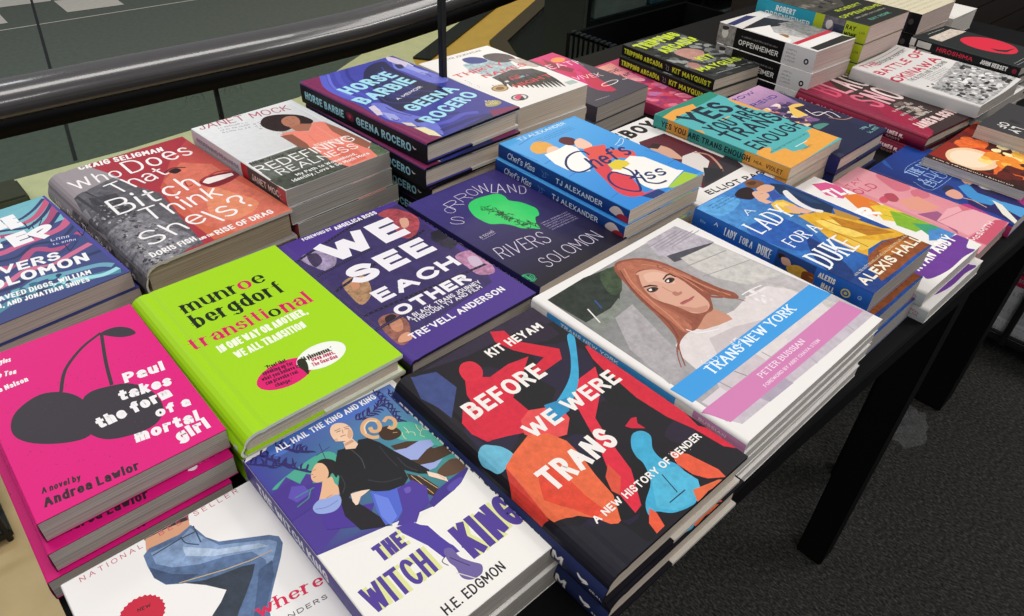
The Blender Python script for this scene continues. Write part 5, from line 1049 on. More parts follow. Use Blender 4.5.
# ---- thick biography with teal and lime spine
f, s = arts('ropp', '#2c2d2b', '#2f9fb8')
f.poly('#4a4742', [(-31.1,13.0),(191.0,40.8),(84.4,128.3),(-6.3,126.8)], .4); f.patches(['#5a5650','#2b2a28','#77726a'], 24, (0.7,78.6)+(88.4,112.0), 4, 10, 3)
LM = '#b7c53a'
f.text('ROBERT', LM, (35.2,143.1,125.4,143.1,10.6), .2); f.text('OPPENHEIMER', LM, (2.4,168.7,163.9,168.7,11.5), .2); f.scrawl('#a9a99c', (21.8,183.1,133.8,183.1,5.6), seed=2); f.text('RAY MONK', '#5f9e8c', (36.4,203.7,112.4,203.7,8.8), .2)
s.rect('#b3c42c', 118, -2, 136, 40); s.rect('#6c6a72', 136, -2, 176, 40, .5); s.blob('#d9d4d2', [(142, 9), (150, 6), (154, 14), (148, 22), (142, 18)]); s.rect('#3a4054', 156, 10, 176, 40, .3); s.rect('#b3c42c', 176, -2, 240, 40)
s.text('ROBERT', '#eaf2f2', (40, 15, 80, 15, 10), .2); s.text('OPPENHEIMER', '#eaf2f2', (20, 28, 112, 28, 10), .2); s.text('RAY', '#2c3012', (178, 14, 196, 14, 8), .2); s.text('MONK', '#2c3012', (178, 26, 200, 26, 8), .2); s.scrawl('#5c6614', (204, 16, 214, 16, 4), seed=2)
place('ropp', 'paperback_book', False, f, s, 'thick paperback with teal and lime spine and dark cover', group='teal and lime spined biographies', page='pinkish', edge='#8a8a50', shifts=((-.002, .0, 0), (-.003, .0, 0), (-.003, 0, 0)))

# ---- history of a battle, white paperback
f, s = arts('okin', '#d9d5d2', '#c9cbcb')
f.poly('#a5a3a2', [(13.8,130.1),(162.7,107.9),(184.3,205.8),(2.8,213.0)], .75)
f.patches(['#4a4a4a','#2c2c2c','#e4e2e0','#8b8a89','#d8d6d4','#39393a'], 170, (14, 122, BK['okin']['w']*1000-6, 206), 1.5, 5.5, 8, 1.2, 0, .25)
RD = '#bf2f49'
f.text('THE', RD, (11.2,18.4,56.5,25.7,14.1), .2, 1); f.text('BATTLE OF', RD, (4.2,53.1,165.9,53.1,18.4), .2, 1); f.text('OKINAWA', RD, (-2.6,86.1,156.1,86.1,20.2), .2, 1)
f.text('GEORGE FEIFER', '#3a3836', (54.9,24.1,151.0,24.1,8.1), .16); f.line('#3a3836', .9, [(46.4,16.9),(159.2,17.2)]) ; f.line('#3a3836', .9, [(19.6,7.8),(155.5,7.4)])
f.text('THE BLOOD AND THE BOMB', '#55524f', (16.3,98.3,152.7,98.3,9.7), .15)
for k in range(5): f.scrawl('#6a6764', (lambda a, b: (a[0], a[1]+k*5, b[0], b[1]+k*5, 2.8))((47.6,101.4), (130.5,105.1)), seed=k)
place('okin', 'paperback_book', False, f, s, 'white history paperback with red title and grainy battle photograph', 'resting on the dark red hardcover', group='white battle history paperbacks', page='grey', edge='#c6c4c2', rnd=.004, curl=.007, z0=BK['okin']['z0'])
f, s = arts('okinlow', '#d9d5d2', '#c9cbcb')
f.poly('#a5a3a2', [(8, 120), (158, 120), (158, 208), (8, 208)], .6)
place('okinlow', 'paperback_book', False, f, s, 'white history paperback mostly hidden under its red titled twin', group='white battle history paperbacks', page='grey', edge='#c6c4c2')

# ---- black paperback with red disc
f, s = arts('hiro', '#272a29', '#1a1c1e')
f.blob('#d92b42', [(62.9,61.7),(86.4,57.8),(107.3,66.2),(124.7,85.6),(126.4,112.0),(115.7,137.6),(91.7,154.5),(68.1,155.7),(53.5,145.0),(43.7,126.3),(40.0,104.6),(46.3,80.5)])
f.poly('#272a29', [(64.5,116.7),(70.8,131.3),(80.0,138.9),(107.6,144.0),(67.4,144.5),(57.9,131.4)]); f.poly('#c9bcae', [(22.8,21.4),(118.9,16.2),(131.7,41.8),(21.6,47.0)], .3); f.line('#c9c6c2', .9, [(42.7,9.2),(110.3,7.7)]); f.line('#bcbab6', .6, [(11.7,180.6),(63.7,177.4)]); f.line('#bcbab6', .6, [(10.3,186.8),(58.9,185.1)])
s.rect('#d9d6d2', -1, -1, 10, 30); s.rect('#c9c6c2', 14, 2, 40, 14); s.text('HIROSHIMA', '#d23048', (52, 12, 118, 12, 8), .18); s.text('JOHN HERSEY', '#efedea', (132, 12, 178, 12, 8), .2); s.disc('#8c2738', (190, 8), 4, 4)
place('hiro', 'paperback_book', False, f, s, 'black paperback with a large red disc', group='black paperbacks with a red disc', page='grey', edge='#2c2e2e', shifts=((.002, -.004, 0),))

# ---- dark red hardcover
f, s = arts('snow', '#3a2a2a', '#8a1f3c')
f.poly(['#7c1c38','#8c2140','#971f3f','#8a1e3a'], [(0.9,-2.8),(89.7,-7.7),(17.9,92.7),(-1.8,231.8),(-21.4,233.7),(-9.2,108.9)]); f.poly('#8c2442', [(10.4,-5.5),(65.7,-9.9),(45.6,76.1),(39.0,143.4),(26.5,219.6),(-4.1,230.2),(-7.3,101.4)], .1)
f.patches(['#6a5a54','#2a2020','#a39488','#57423e'], 40, (66.7,127.7)+(101.5,179.5), 3, 9, 5, 1.5, 20, .3)
f.poly('#9a2040', [(44.3,102.7),(66.1,109.1),(52.2,178.9),(26.5,219.6),(-4.1,230.2),(13.5,164.1)], .1)
f.text('BLACK', ['#c83a5e','#efe2d8'], (-0.8,35.5,140.5,66.2,41.7), .24) if 0 else None
def tall(word, bb, cols, w):
    x0, y0, x1, y1, cap = bb; n = len(word)
    for i, ch in enumerate(word):
        t0, t1 = i/n+.012, (i+1)/n-.02
        f.text(ch, cols[i], (x0+(x1-x0)*t0, y0+(y1-y0)*t0, x0+(x1-x0)*t1, y0+(y1-y0)*t1, cap), w)
tall('BLACK', (19.0,59.6,159.6,59.6,62.7), ['#d04a6c', '#dd8a98', '#e8c4c4', '#eadcd4', '#efe6de'], .11)
tall('SNOW', (35.9,124.5,159.2,124.5,58.1), ['#d4647c', '#e2a8b0', '#eed6d2', '#f0e6de'], .125)
f.scrawl('#d8cfc8', (45.8,145.6,106.8,145.6,5.5), seed=3); f.scrawl('#d8cfc8', (42.2,161.6,109.3,161.6,6.3), seed=4); f.scrawl('#d8cfc8', (37.2,179.3,105.1,179.3,6.5), seed=5)
f.text('JAMES M. SCOTT', '#e6c8c4', (21.6,205.7,143.9,205.7,19.3), .22)
s.rect('#7a1a36', 130, -1, 240, 40); s.text('BLACK SNOW', '#d890a0', (8, 20, 110, 20, 12), .2); s.text('JAMES M.', '#e8c8cc', (160, 13, 192, 13, 8), .22); s.text('SCOTT', '#e8c8cc', (165, 24, 188, 24, 8), .22)
place('snow', 'hardcover_book', True, f, s, 'dark red hardcover with tall fading title lettering', group='dark red hardcovers', page='cream', edge='#5a1a2c', flap='#2a1418', rnd=.007, shifts=((.0, .0, 0),))

# ---- navy and lilac hardcover
f, s = arts('arrow', '#2a2c4c', '#2c3270')
f.poly(['#c9a0c0','#c79bbd','#7a5c8a','#4a3a66'], [(11.1,-5.5),(157.4,-6.3),(130.0,86.2),(29.2,65.2)], .1)
f.patches(['#e6b872','#d9c8b8','#3a2c50','#7c5a86','#e8d8d0','#57406c','#c87a58'], 60, (47.4,60.7)+(121.1,136.7), 4, 10, 5, 1.5, 25, .15)
f.blob('#e8c060', [(107.7,78.7),(130.0,86.2),(110.9,110.0),(77.7,112.1),(81.8,96.8)]); f.blob('#4f8a80', [(67.3,140.2),(89.7,147.0),(88.9,166.0),(71.4,162.8),(60.0,150.3)]); f.poly('#2c2440', [(105.5,86.7),(162.8,101.6),(148.0,148.2),(100.0,147.8),(94.6,125.3)], .3)
f.poly('#242844', [(41.0,154.5),(128.6,151.8),(120.0,199.2),(146.2,219.8),(2.6,222.1)], .08); f.curve('#efe6e6', 1.6, [(113.1,102.2),(106.5,125.3),(135.6,129.1),(128.6,151.8)]); f.curve('#efe6e6', 1.4, [(106.2,115.8),(124.2,122.2),(118.9,144.2)]); f.curve('#b98a6a', 2, [(114.0,140.4),(126.3,159.3),(155.5,163.4)])
f.text('ARROW', '#4a3c86', (42.4,35.9,109.9,35.9,13.4), .2) if 0 else f.text('ARROW', '#4a3c86', (12.4,16.1,112.5,16.1,10.1), .2)
f.text("FRIEND", '#4a3c86', (45.5,47.5,128.2,47.5,11.1), .2); f.text('IN', '#4a3c86', (66.7,77.8,84.5,77.8,9.4), .2)
f.text('IRA', '#7ab0a8', (112.7,195.2,145.1,199.3,6.2), .2); f.text('NOAH', '#7ab0a8', (109.9,208.0,143.7,208.0,7.3), .2) if 0 else f.scrawl('#7ab0a8', (109.9,208.0,143.7,208.0,7.3), seed=3)
s.text('FRIEND IN', '#c9a0c0', (20, 17, 90, 17, 9), .2)
place('arrow', 'hardcover_book', True, f, s, 'navy and lilac fantasy hardcover with swirling figures', group='navy and lilac hardcovers', page='cream', edge='#2a2e60', flap='#262a58', rnd=.004, shifts=((.004, .002, 0),))

# ---- teal and orange paperback
f, s = arts('yes', '#58b0b2', '#3f9c96')
f.poly('#2f8a74', [(-3.4,1.7),(142.2,-2.5),(148.9,15.3),(87.4,21.9),(15.0,21.8),(-15.8,19.1)], .05); f.poly('#e8a54a', [(-12.3,16.5),(33.2,8.2),(75.6,12.6),(65.8,28.2),(27.1,25.8),(-8.9,35.2)]); f.poly('#e8a54a', [(133.6,34.2),(150.4,44.9),(148.5,75.7),(142.5,99.9),(131.9,85.9),(128.9,54.4)])
f.poly('#e8a54a', [(16.4,178.6),(73.5,182.0),(123.0,171.3),(144.5,172.8),(149.8,211.3),(-3.6,218.3),(0.9,166.1),(20.0,158.2),(34.4,167.9)], .05); f.poly('#e3a048', [(-1.4,67.2),(6.1,78.2),(-5.4,94.2),(-12.8,83.4)]); f.poly('#58b0b2', [(26.3,172.7),(72.6,171.5),(124.4,172.5),(110.9,184.2),(81.6,188.4),(76.7,201.9),(46.4,193.6),(47.5,182.2)])
f.line('#2f8a74', 2.4, [(7.1,31.9),(88.2,34.3)]); f.line('#e8a54a', 2.4, [(60.4,74.0),(80.2,73.3)]); f.line('#2f7a70', .8, [(22.0,75.4),(88.8,80.1)]); f.line('#2f7a70', .8, [(75.5,47.2),(120.6,59.7)])
BK0 = '#1f2a3c'
f.text('YES,', BK0, (14.5,65.9,126.0,65.9,40.8), .2); f.text('YOU ARE', BK0, (14.1,98.5,128.5,98.5,28.2), .16); f.text('TRANS', BK0, (11.0,129.5,136.9,129.5,31.0), .17); f.text('ENOUGH', BK0, (13.3,162.5,138.6,162.5,24.7), .16)
f.text('MY TRANSITION FROM SELF-LOATHING', BK0, (20.2,177.2,115.1,177.2,3.2), .13); f.line('#f4f0e6', 1.1, [(62.9,187.9),(93.7,188.4)]); f.scrawl('#6c5a2c', (59.8,200.4,91.4,200.4,3.7), seed=3)
s.rect('#e0a046', 24, -1, 60, 30); s.rect('#e0a046', 150, -1, 230, 30); s.text('YES YOU ARE TRANS ENOUGH', '#1c2c34', (14, 13.5, 160, 13.5, 9), .18); s.text('MIA', '#6c4a1c', (166, 12, 178, 12, 5), .18); s.text('VIOLET', '#6c4a1c', (184, 13, 208, 13, 7), .18)
place('yes', 'paperback_book', False, f, s, 'teal and orange paperback with a slanted dark title', group='teal and orange paperbacks', page='cream', edge='#c88e44', shifts=((.002, .001, 0), (.003, .001, 0), (.003, .001, 0)))

# ---- white hardcover with a seated man, half hidden
f, s = arts('pageboy', '#e6e2df', '#d8d4d0')
f.poly('#5a2430', [(83.3,47.9),(134.3,52.7),(134.3,184.2),(40.4,184.8),(30.6,108.1)]); f.poly('#3b3338', [(68.9,157.6),(150.8,149.3),(134.3,184.2),(45.5,184.9)])
f.blob('#cfa08a', [(79.3,68.8),(94.5,67.6),(100.8,86.3),(94.1,108.1),(87.3,119.2),(78.1,107.7),(75.6,93.0)]); f.poly('#38201f', [(78.0,67.7),(95.0,62.7),(101.3,73.1),(86.1,78.5)]); f.poly('#d8d0cc', [(94.8,113.6),(122.5,116.2),(110.9,146.1),(73.5,165.8),(52.6,161.6),(69.0,130.6)]); f.curve('#c08f78', 3.4, [(116.5,116.4),(125.9,134.0),(111.7,161.0),(97.4,174.0),(79.7,170.9)])
f.poly('#2c2a2e', [(88.8,151.5),(106.1,170.3),(87.9,182.1),(53.6,179.3)])
BK0 = '#1c1a1c'
f.text('PAG', BK0, (39.1,22.8,71.1,27.4,19.0), .24); f.text('EBOY', BK0, (63.2,34.3,151.5,34.3,26.7), .24); f.text('A MEMOIR', BK0, (143.5,82.4,154.6,164.3,17.7), .2) if 0 else None
f.text('ELLIOT PAGE', BK0, (32.7,200.6,150.8,216.2,10.8), .22)
for ch, b in (('A', (143.5,82.4,157.0,79.9,7.4)), ('M', (155.4,101.2,167.5,101.2,9.6)), ('E', (155.7,113.8,163.4,113.8,7.5)), ('M', (153.3,126.4,166.7,126.4,8.5)), ('O', (152.3,140.2,162.1,140.2,6.6)), ('I', (152.1,150.3,154.3,150.3,5.5)), ('R', (149.2,160.3,158.6,160.3,7.2))):
    f.text(ch, BK0, b, .26)
place('pageboy', 'hardcover_book', True, f, s, 'white hardcover with a dark red portrait panel', 'between the bright blue and the teal stacks', page='cream', edge='#d6d2ce', rnd=.004)

# ---- royal blue romance
f, s = arts('duke', '#1d4f9e', '#1f5fb4')
f.poly(['#4f93d0','#2c5fae','#1b3f86','#22509c','#1c3c7e','#2f72bc'], [(-7.5,2.0),(130.0,-1.6),(134.7,208.6),(86.7,208.5),(-9.9,209.9),(-3.5,110.6)], .3)
f.blob('#2558a8', [(9.6,61.7),(58.2,73.8),(48.3,127.9),(13.2,124.2),(-0.0,88.5)], .3); f.blob('#5aa0d8', [(-0.8,2.7),(43.4,3.8),(55.2,23.3),(10.7,30.7)], .25); f.blob('#163470', [(43.1,115.1),(38.3,144.7),(16.5,181.5),(-5.2,178.4),(12.6,139.8)], .3)
f.poly('#dda72c', [(76.6,83.9),(106.9,96.1),(121.1,129.2),(126.0,157.9),(144.2,179.8),(144.4,187.1),(100.0,170.1),(75.5,166.9),(59.9,174.5),(57.9,160.8),(60.3,129.2),(71.4,107.3)], .2)
f.poly('#1b3050', [(119.5,21.7),(129.7,34.0),(131.8,67.8),(127.8,100.3),(111.3,106.0),(106.1,90.5),(108.3,64.0),(105.3,44.1)]); f.poly('#24406a', [(127.0,35.6),(126.8,66.4),(124.0,89.0),(115.3,77.0),(118.4,49.5)]); f.poly('#b98a3c', [(123.5,101.6),(126.3,116.3),(127.8,133.3),(118.7,131.9),(111.2,112.1)])
f.blob('#7a5034', [(96.2,2.1),(108.4,1.1),(115.4,9.9),(114.2,17.5),(103.8,21.9),(93.9,18.1),(90.1,9.9)], .2); f.blob('#dba98c', [(95.2,19.1),(112.0,20.0),(116.5,29.8),(107.1,33.8),(94.7,31.1),(91.9,25.7)]); f.blob('#54331f', [(96.6,4.5),(106.6,5.0),(109.2,10.3),(99.3,12.0)])
f.blob('#2a1a1e', [(62.1,11.1),(77.7,7.2),(89.2,10.2),(89.5,18.7),(80.3,27.7),(67.6,30.4),(60.6,23.8),(58.1,16.9)], .15); f.blob('#e0ae94', [(81.8,21.8),(92.7,24.3),(95.5,33.7),(90.2,39.6),(77.0,39.9),(72.9,33.7)]); f.line('#7a4a3c', .5, [(86.2,29.3),(90.7,30.9)]); f.poly('#e0ae94', [(74.6,32.1),(80.6,39.4),(81.4,49.9),(71.8,47.0),(71.0,36.6)])
f.poly('#3450a0', [(97.3,33.1),(107.3,35.0),(101.8,48.9),(84.5,47.9)]); f.blob('#e8e2e0', [(112.2,44.0),(120.1,44.1),(117.2,51.1),(107.7,69.5),(105.1,86.8),(110.0,96.5),(103.0,97.5),(97.5,80.7),(102.2,58.2)])
f.poly('#e5b63c', [(75.4,50.4),(88.3,50.0),(95.9,54.1),(96.2,67.2),(93.1,82.0),(82.0,83.3),(72.0,72.5),(69.2,59.8)], .12); f.poly('#f2d06a', [(80.5,52.6),(91.6,56.6),(91.5,65.3),(79.8,63.6)]); f.poly('#dfae92', [(84.0,61.2),(94.1,72.2),(98.8,90.3),(88.0,88.2),(80.0,76.1)])
f.poly('#f0cf62', [(81.4,101.8),(108.9,119.4),(107.7,159.0),(83.5,148.0),(76.2,124.6)], .15); f.poly('#b87a1e', [(103.8,105.9),(119.0,145.9),(128.8,171.8),(98.4,155.9),(95.1,126.6)], .2); f.poly('#e8bf48', [(71.9,138.6),(100.0,170.1),(72.4,168.5),(63.6,165.4)]); f.curve('#a86a1c', 1.6, [(90.9,104.8),(96.3,133.8),(120.4,160.5)]); f.curve('#a86a1c', 1.4, [(76.2,124.6),(77.0,151.3),(76.8,166.3)])
f.poly('#8a4a22', [(59.9,174.5),(96.7,171.6),(143.6,183.8),(136.1,208.0),(93.0,205.7),(60.3,206.2),(26.4,204.5),(41.7,183.3)], .35); f.poly('#b06a28', [(77.7,176.9),(114.5,181.9),(129.1,193.7),(97.5,193.1),(70.7,187.4)], .3); f.poly('#1c3c80', [(-15.9,184.0),(38.8,184.7),(26.4,204.5),(60.3,206.2),(9.8,212.3),(-10.9,210.4)], .25)
WH = '#eef0f2'
f.text('A', WH, (34.9,47.3,46.0,47.3,10.1), .13, .3, .06) if 0 else f.text('A', WH, (32.4,48.4,47.8,48.4,10.4), .14, .35, .06)
f.text('LADY', WH, (9.0,80.8,78.6,80.8,25.8), .13, .35, .06); f.text('FOR A', WH, (13.5,116.6,72.2,116.6,16.6), .14, .35, .06); f.text('DUKE', WH, (5.2,161.1,73.4,161.1,30.5), .13, .35, .06)
f.text('ALEXIS HALL', '#f0e8d2', (7.1,198.5,138.6,198.5,12.1), .22); f.scrawl('#d8c8a0', (14.8,183.8,138.7,183.8,3.3), seed=4); f.text('AN', '#f0e8d2', (140.6,181.8,149.2,181.8,3.5), .2)
for k in range(3): f.scrawl('#123a74', (lambda a, b: (a[0]+k*2, a[1]+k*4.5, b[0]+k*2, b[1]+k*4.5, 2.4))((12.9,8.9), (56.2,9.0)), seed=k)
s.full(['#2868be', '#1b52a4'])
s.text('A', WH, (28, 9, 33, 9, 5), .14, .4, .05); s.text('LADY', WH, (42, 15, 57, 15, 10), .13, .4, .04); s.text('FOR A', WH, (62, 15, 78, 15, 9), .13, .4, .04); s.text('DUKE', WH, (84, 17, 101, 17, 12), .13, .4, .04)
s.rect('#20407a', 106, -1, 150, 40); s.blob('#d8a43a', [(120, 16), (132, 8), (148, 12), (150, 22), (130, 24)], .2); s.blob('#2a1b20', [(108, 5), (114, 4), (116, 9), (110, 10)]); s.blob('#dca88c', [(112, 8), (120, 6), (124, 12), (116, 15)]); s.blob('#8a4a22', [(138, 12), (150, 10), (150, 24), (140, 24)], .3)
s.text('ALEXIS', '#f0e8d2', (154, 10, 172, 10, 6.5), .2); s.text('HALL', '#f0e8d2', (160, 20, 174, 20, 6.5), .2); s.disc('#d8c878', (185, 13), 5, 5); s.disc('#2f62a8', (185, 13), 3.4, 3.4); s.disc('#d8c878', (185, 13), 1.8, 1.8); s.text('G', '#9fc0e8', (197, 13, 201, 13, 4.5), .16); s.scrawl('#7fa8dc', (10, 13, 18, 13, 4), seed=1)
place('duke', 'paperback_book', False, f, s, 'royal blue romance paperback with a couple in a golden gown', group='royal blue romance paperbacks', page='grey', edge='#c9c2ba', shifts=((-.024, -.011, .5), (-.026, -.013, 0)), curl=.0)

# ---- white paperback with rainbow paint
f, s = arts('abby', '#ece8e4', '#c6cccd')
f.poly('#d8588c', [(126.8,9.3),(146.1,18.1),(151.1,34.9),(143.2,53.6),(122.6,55.6),(113.8,36.8)]); f.poly('#e07a30', [(131.6,50.6),(157.3,64.7),(146.3,97.1),(113.7,105.1),(114.6,78.4)]); f.poly('#e6c03a', [(132.7,86.6),(164.3,105.3),(164.3,138.3),(129.9,138.4),(112.0,114.4)], .1); f.poly('#7fae2e', [(139.9,108.9),(157.7,133.4),(151.5,159.8),(116.0,152.8),(112.8,130.5)], .15); f.poly('#3f9a70', [(133.2,140.8),(151.5,159.8),(148.6,172.4),(120.7,166.0)], .1)
f.poly('#4a86c2', [(132.8,160.5),(158.4,171.9),(152.9,185.3),(127.5,185.2),(108.8,171.4)], .15); f.blob('#6d3a94', [(51.9,182.8),(82.9,179.5),(113.5,184.0),(148.8,187.0),(153.1,199.6),(129.3,206.5),(131.6,215.2),(104.5,212.6),(64.4,212.5),(30.9,206.6),(28.8,198.9)], .1); f.poly('#6d3a94', [(6.3,182.7),(65.7,180.0),(36.7,200.5),(26.6,198.8)])
for a, b in (('#b9bf3a', [(141.5,82.0),(144.8,139.4)]), ('#e8e4da', [(152.9,85.0),(163.2,126.7)]), ('#8fae2e', [(124.6,108.1),(136.4,143.3)])): f.line(a, 1.6, b)
WH = '#f6f3f0'
f.text('TLA', WH, (113.8,46.4,154.9,56.7,20.3), .24); f.text('R', WH, (98.7,105.6,127.1,105.6,24.9), .26); f.text('RYAN ABBY', WH, (34.5,192.1,138.3,192.1,14.6), .22)
f.speck(WH, 8, (118.2,178.3)+(159.0,175.3), .5, 1.6, 4)
s.scrawl('#b05a7a', (198, 8, 210, 8, 4), seed=1); s.scrawl('#b05a7a', (198, 13, 210, 13, 4), seed=2)
place('abby', 'paperback_book', False, f, s, 'white paperback splashed with rainbow paint', group='white rainbow paint paperbacks', page='white', edge='#d8d4cf', rnd=.004, shifts=((.0015, -.009, 0),))

# ---- pink paperback with reclining couple
f, s = arts('gold', '#d98a96', '#d07e8c')
f.poly(['#e3a0a8','#dd96a0','#d77f8c','#dc8c98'], [(40.3,1.6),(110.5,-1.4),(117.3,200.3),(27.9,209.8)], .04)
f.blob('#cf6f80', [(103.4,29.3),(122.8,35.3),(119.5,61.6),(101.4,79.3),(80.2,70.9),(88.3,50.2)]); f.blob('#cf6f80', [(94.0,82.2),(115.4,90.8),(101.3,106.2),(80.5,97.6)]); f.blob('#c9526a', [(39.1,63.1),(52.6,63.9),(49.7,71.9),(36.9,74.1),(31.7,69.7)]); f.blob('#b04a5a', [(56.8,62.1),(69.0,68.8),(60.3,80.8),(49.4,82.0),(44.3,74.2)])
f.poly('#e09a86', [(55.5,81.1),(87.6,94.8),(82.4,116.5),(79.8,127.1),(53.1,121.0),(42.4,99.6)]); f.poly('#9c5a80', [(38.2,114.0),(66.8,128.6),(62.4,139.6),(42.8,140.4),(41.0,162.2),(27.8,169.7),(37.5,151.4),(38.5,132.7)]); f.poly('#e7a8b0', [(84.3,135.0),(144.4,159.9),(117.3,200.3),(89.8,188.7),(34.4,179.2),(40.3,138.2)]); f.poly('#d76f80', [(105.7,140.4),(119.8,154.8),(116.4,162.2),(93.2,150.9)])
f.line('#c9647a', 1, [(42.8,140.4),(112.0,154.2)]); f.poly('#c9566e', [(28.2,181.2),(102.8,187.9),(117.3,200.3),(28.5,206.8)])
f.text('STAY', '#c23f63', (26.3,24.8,74.8,24.8,9.8), .14); f.text('GOLD', '#c23f63', (17.5,38.1,67.5,49.5,14.6), .14) if 0 else f.text('GOLD', '#c23f63', (11.7,38.5,72.6,48.3,14.7), .14); f.text('TOBLY', '#f2dfe0', (-4.6,177.7,27.6,184.3,5.5), .2); f.text('McSMITH', '#f2dfe0', (24.5,190.1,93.6,190.1,7.0), .2)
place('gold', 'paperback_book', False, f, s, 'pink paperback with a reclining couple', 'beside the white rainbow paint stack', page='grey', edge='#c98a92', shifts=())

# ---- blue graphic novel with two dancers
f, s = arts('dark', '#1f3f94', '#c23a72')
f.poly(['#1c2c6c','#1f4496','#2650a4','#1f3a86'], [(-5.9,2.0),(144.9,-0.0),(152.8,100.5),(5.2,135.5),(2.2,59.5)], .05); f.poly('#26225c', [(107.2,97.2),(169.2,114.0),(89.2,184.4),(-3.9,212.7),(9.2,168.7),(5.2,135.5)], .08); f.poly('#a02a78', [(130.9,105.1),(151.5,132.1),(89.2,184.4),(58.8,193.6),(90.2,152.4)], .08); f.poly('#b02f7c', [(-11.0,116.2),(9.1,134.0),(0.5,171.7),(-11.3,196.2),(-15.2,187.5),(-13.8,142.6)])
for k in range(6): f.line('#2f62b4', 1.6, [(x+k*4.5, y-k*4.5) for x, y in [(36.6,4.6),(29.5,21.6)]])
f.blob('#2a2a4c', [(22.1,94.2),(41.2,93.6),(42.8,101.6),(24.5,105.4)]); f.blob('#dca08c', [(13.5,102.3),(34.4,103.2),(35.1,113.0),(23.1,122.5),(10.1,117.8)]); f.blob('#2a2030', [(81.6,93.3),(102.4,95.6),(101.9,105.9),(84.3,105.8)]); f.blob('#dca890', [(79.7,99.2),(94.8,103.5),(88.0,113.6),(69.6,114.6),(68.4,106.8)])
f.poly('#3f8cc8', [(50.5,105.3),(71.1,110.8),(52.9,130.2),(53.5,147.9),(52.6,159.5),(29.9,156.0),(24.6,140.5),(29.0,126.6)]); f.poly('#e8e4e0', [(81.3,113.5),(93.9,127.8),(91.7,149.1),(78.0,148.1),(71.1,129.8)]); f.poly('#2a2c50', [(66.9,131.3),(84.8,148.6),(77.7,153.8),(58.4,140.3)]); f.poly('#4f9ad2', [(43.9,145.4),(54.1,164.5),(58.8,193.6),(23.0,204.5),(32.8,176.8)]); f.poly('#e6e2d4', [(46.9,151.6),(43.6,165.2),(5.9,200.4),(2.7,210.7),(-13.7,215.7),(0.7,197.2),(17.4,174.0)])
f.line('#dca890', 1.8, [(21.5,123.1),(25.2,134.2),(19.0,154.2)]); f.line('#c8c4c0', .8, [(126.2,106.8),(93.2,145.8)])
LB = '#a8c4ec'
f.text('THE DEEP', LB, (31.3,56.0,107.9,56.0,18.3), .12, .4, .06); f.text('& DARK', LB, (23.1,73.8,103.6,73.8,15.2), .1, .4, .05); f.text('BLUE', LB, (19.6,84.1,92.4,84.1,13.6), .12, .4, .06); f.curve(LB, .5, [(31.8,37.9),(62.6,32.4),(130.3,44.2),(111.4,78.2)]); f.curve(LB, .5, [(14.4,58.1),(11.1,86.2),(95.4,88.0)])
s.text('NIKI SMITH', '#f0c8da', (150, 13, 188, 13, 6), .18)
place('dark', 'graphic_novel', False, f, s, 'blue graphic novel with two dancers and a pink spine', 'lying beside the pink reclining couple', page='white', edge='#c8608c', rnd=.005)

# ---- fiery red book turned sideways
f, s = arts('fire', '#8c2418', '#3a1712')
f.patches(['#c8401c','#6a1c14','#e0662a','#4a1812'], 40, (0, 0, 135, 200), 10, 26, 4, 1, 0, .3)
f.disc('#eec9a0', (48, 150), 34, 40, .08); f.disc('#f3dcc0', (46, 152), 26, 31)
f.patches(['#f0b24a','#f6d880','#e8882c','#fbe8b0'], 26, (55, 60, 110, 150), 7, 17, 9, 1, 0, .12)
f.patches(['#3a1612','#5c1c14'], 14, (90, 130, 135, 200), 8, 18, 6, 1, 0, .3); f.rect('#2c1614', -2, 186, 140, 204)
f.text('DAMIEN', '#f0e4d8', (30, 62, 110, 62, 7), .17); f.text('A NOVEL OF FIRE', '#f0d8c0', (25, 194, 110, 194, 4), .17) if 0 else f.scrawl('#f0d8c0', (10, 195, 120, 195, 4), seed=5)
place('fire', 'paperback_book', False, f, s, 'fiery orange and red paperback turned sideways', 'against the dark red stack', page='white', z0=.0205)

# ---- charcoal paperback turned upside down at the right edge
f, s = arts('ofly', '#3c3a3c', '#cfccca')
f.text('OF', '#d8d4d0', (96, 186, 122, 186, 14), .18); f.text('LY', '#d8d4d0', (100, 168, 126, 168, 14), .18); f.patches(['#4c4a4c','#2e2c2e'], 12, (4, 4, 136, 200), 8, 20, 4, 1, 0, .2); f.text('OF', '#d8d4d0', (96, 186, 122, 186, 14), .18); f.text('LY', '#d8d4d0', (100, 166, 126, 166, 14), .18)
place('ofly', 'paperback_book', False, f, s, 'charcoal paperback lying upside down on the fiery book', '', page='white', z0=.034)

# ---- cream topped pile at the back
f, s = arts('backpile', '#d9cfb4', '#17161a')
for k in range(14): f.scrawl('#b3a888', (8, 12+k*15, 140, 12+k*15, 6), seed=k)
s.disc('#4a4640', (205, 18), 5, 6); s.rect('#2a2830', 195, -1, 200, 50)
place('backpile', 'paperback_book', False, f, s, 'thick cream covered paperback with a black spine', group='thick cream paperbacks', page='pinkish', edge='#bdb3a2', shifts=((.003, .004, 0),))
f, s = arts('backside', '#e6e2dc', '#d6d2cc')
f.rect('#c2bcb2', 20, 20, 120, 90); f.scrawl('#8a8478', (24, 120, 116, 120, 9), seed=2)
place('backside', 'paperback_book', False, f, s, 'thick pale paperback lying past the cream topped pile', 'behind the red disc book', page='white', edge='#c9c4bc')

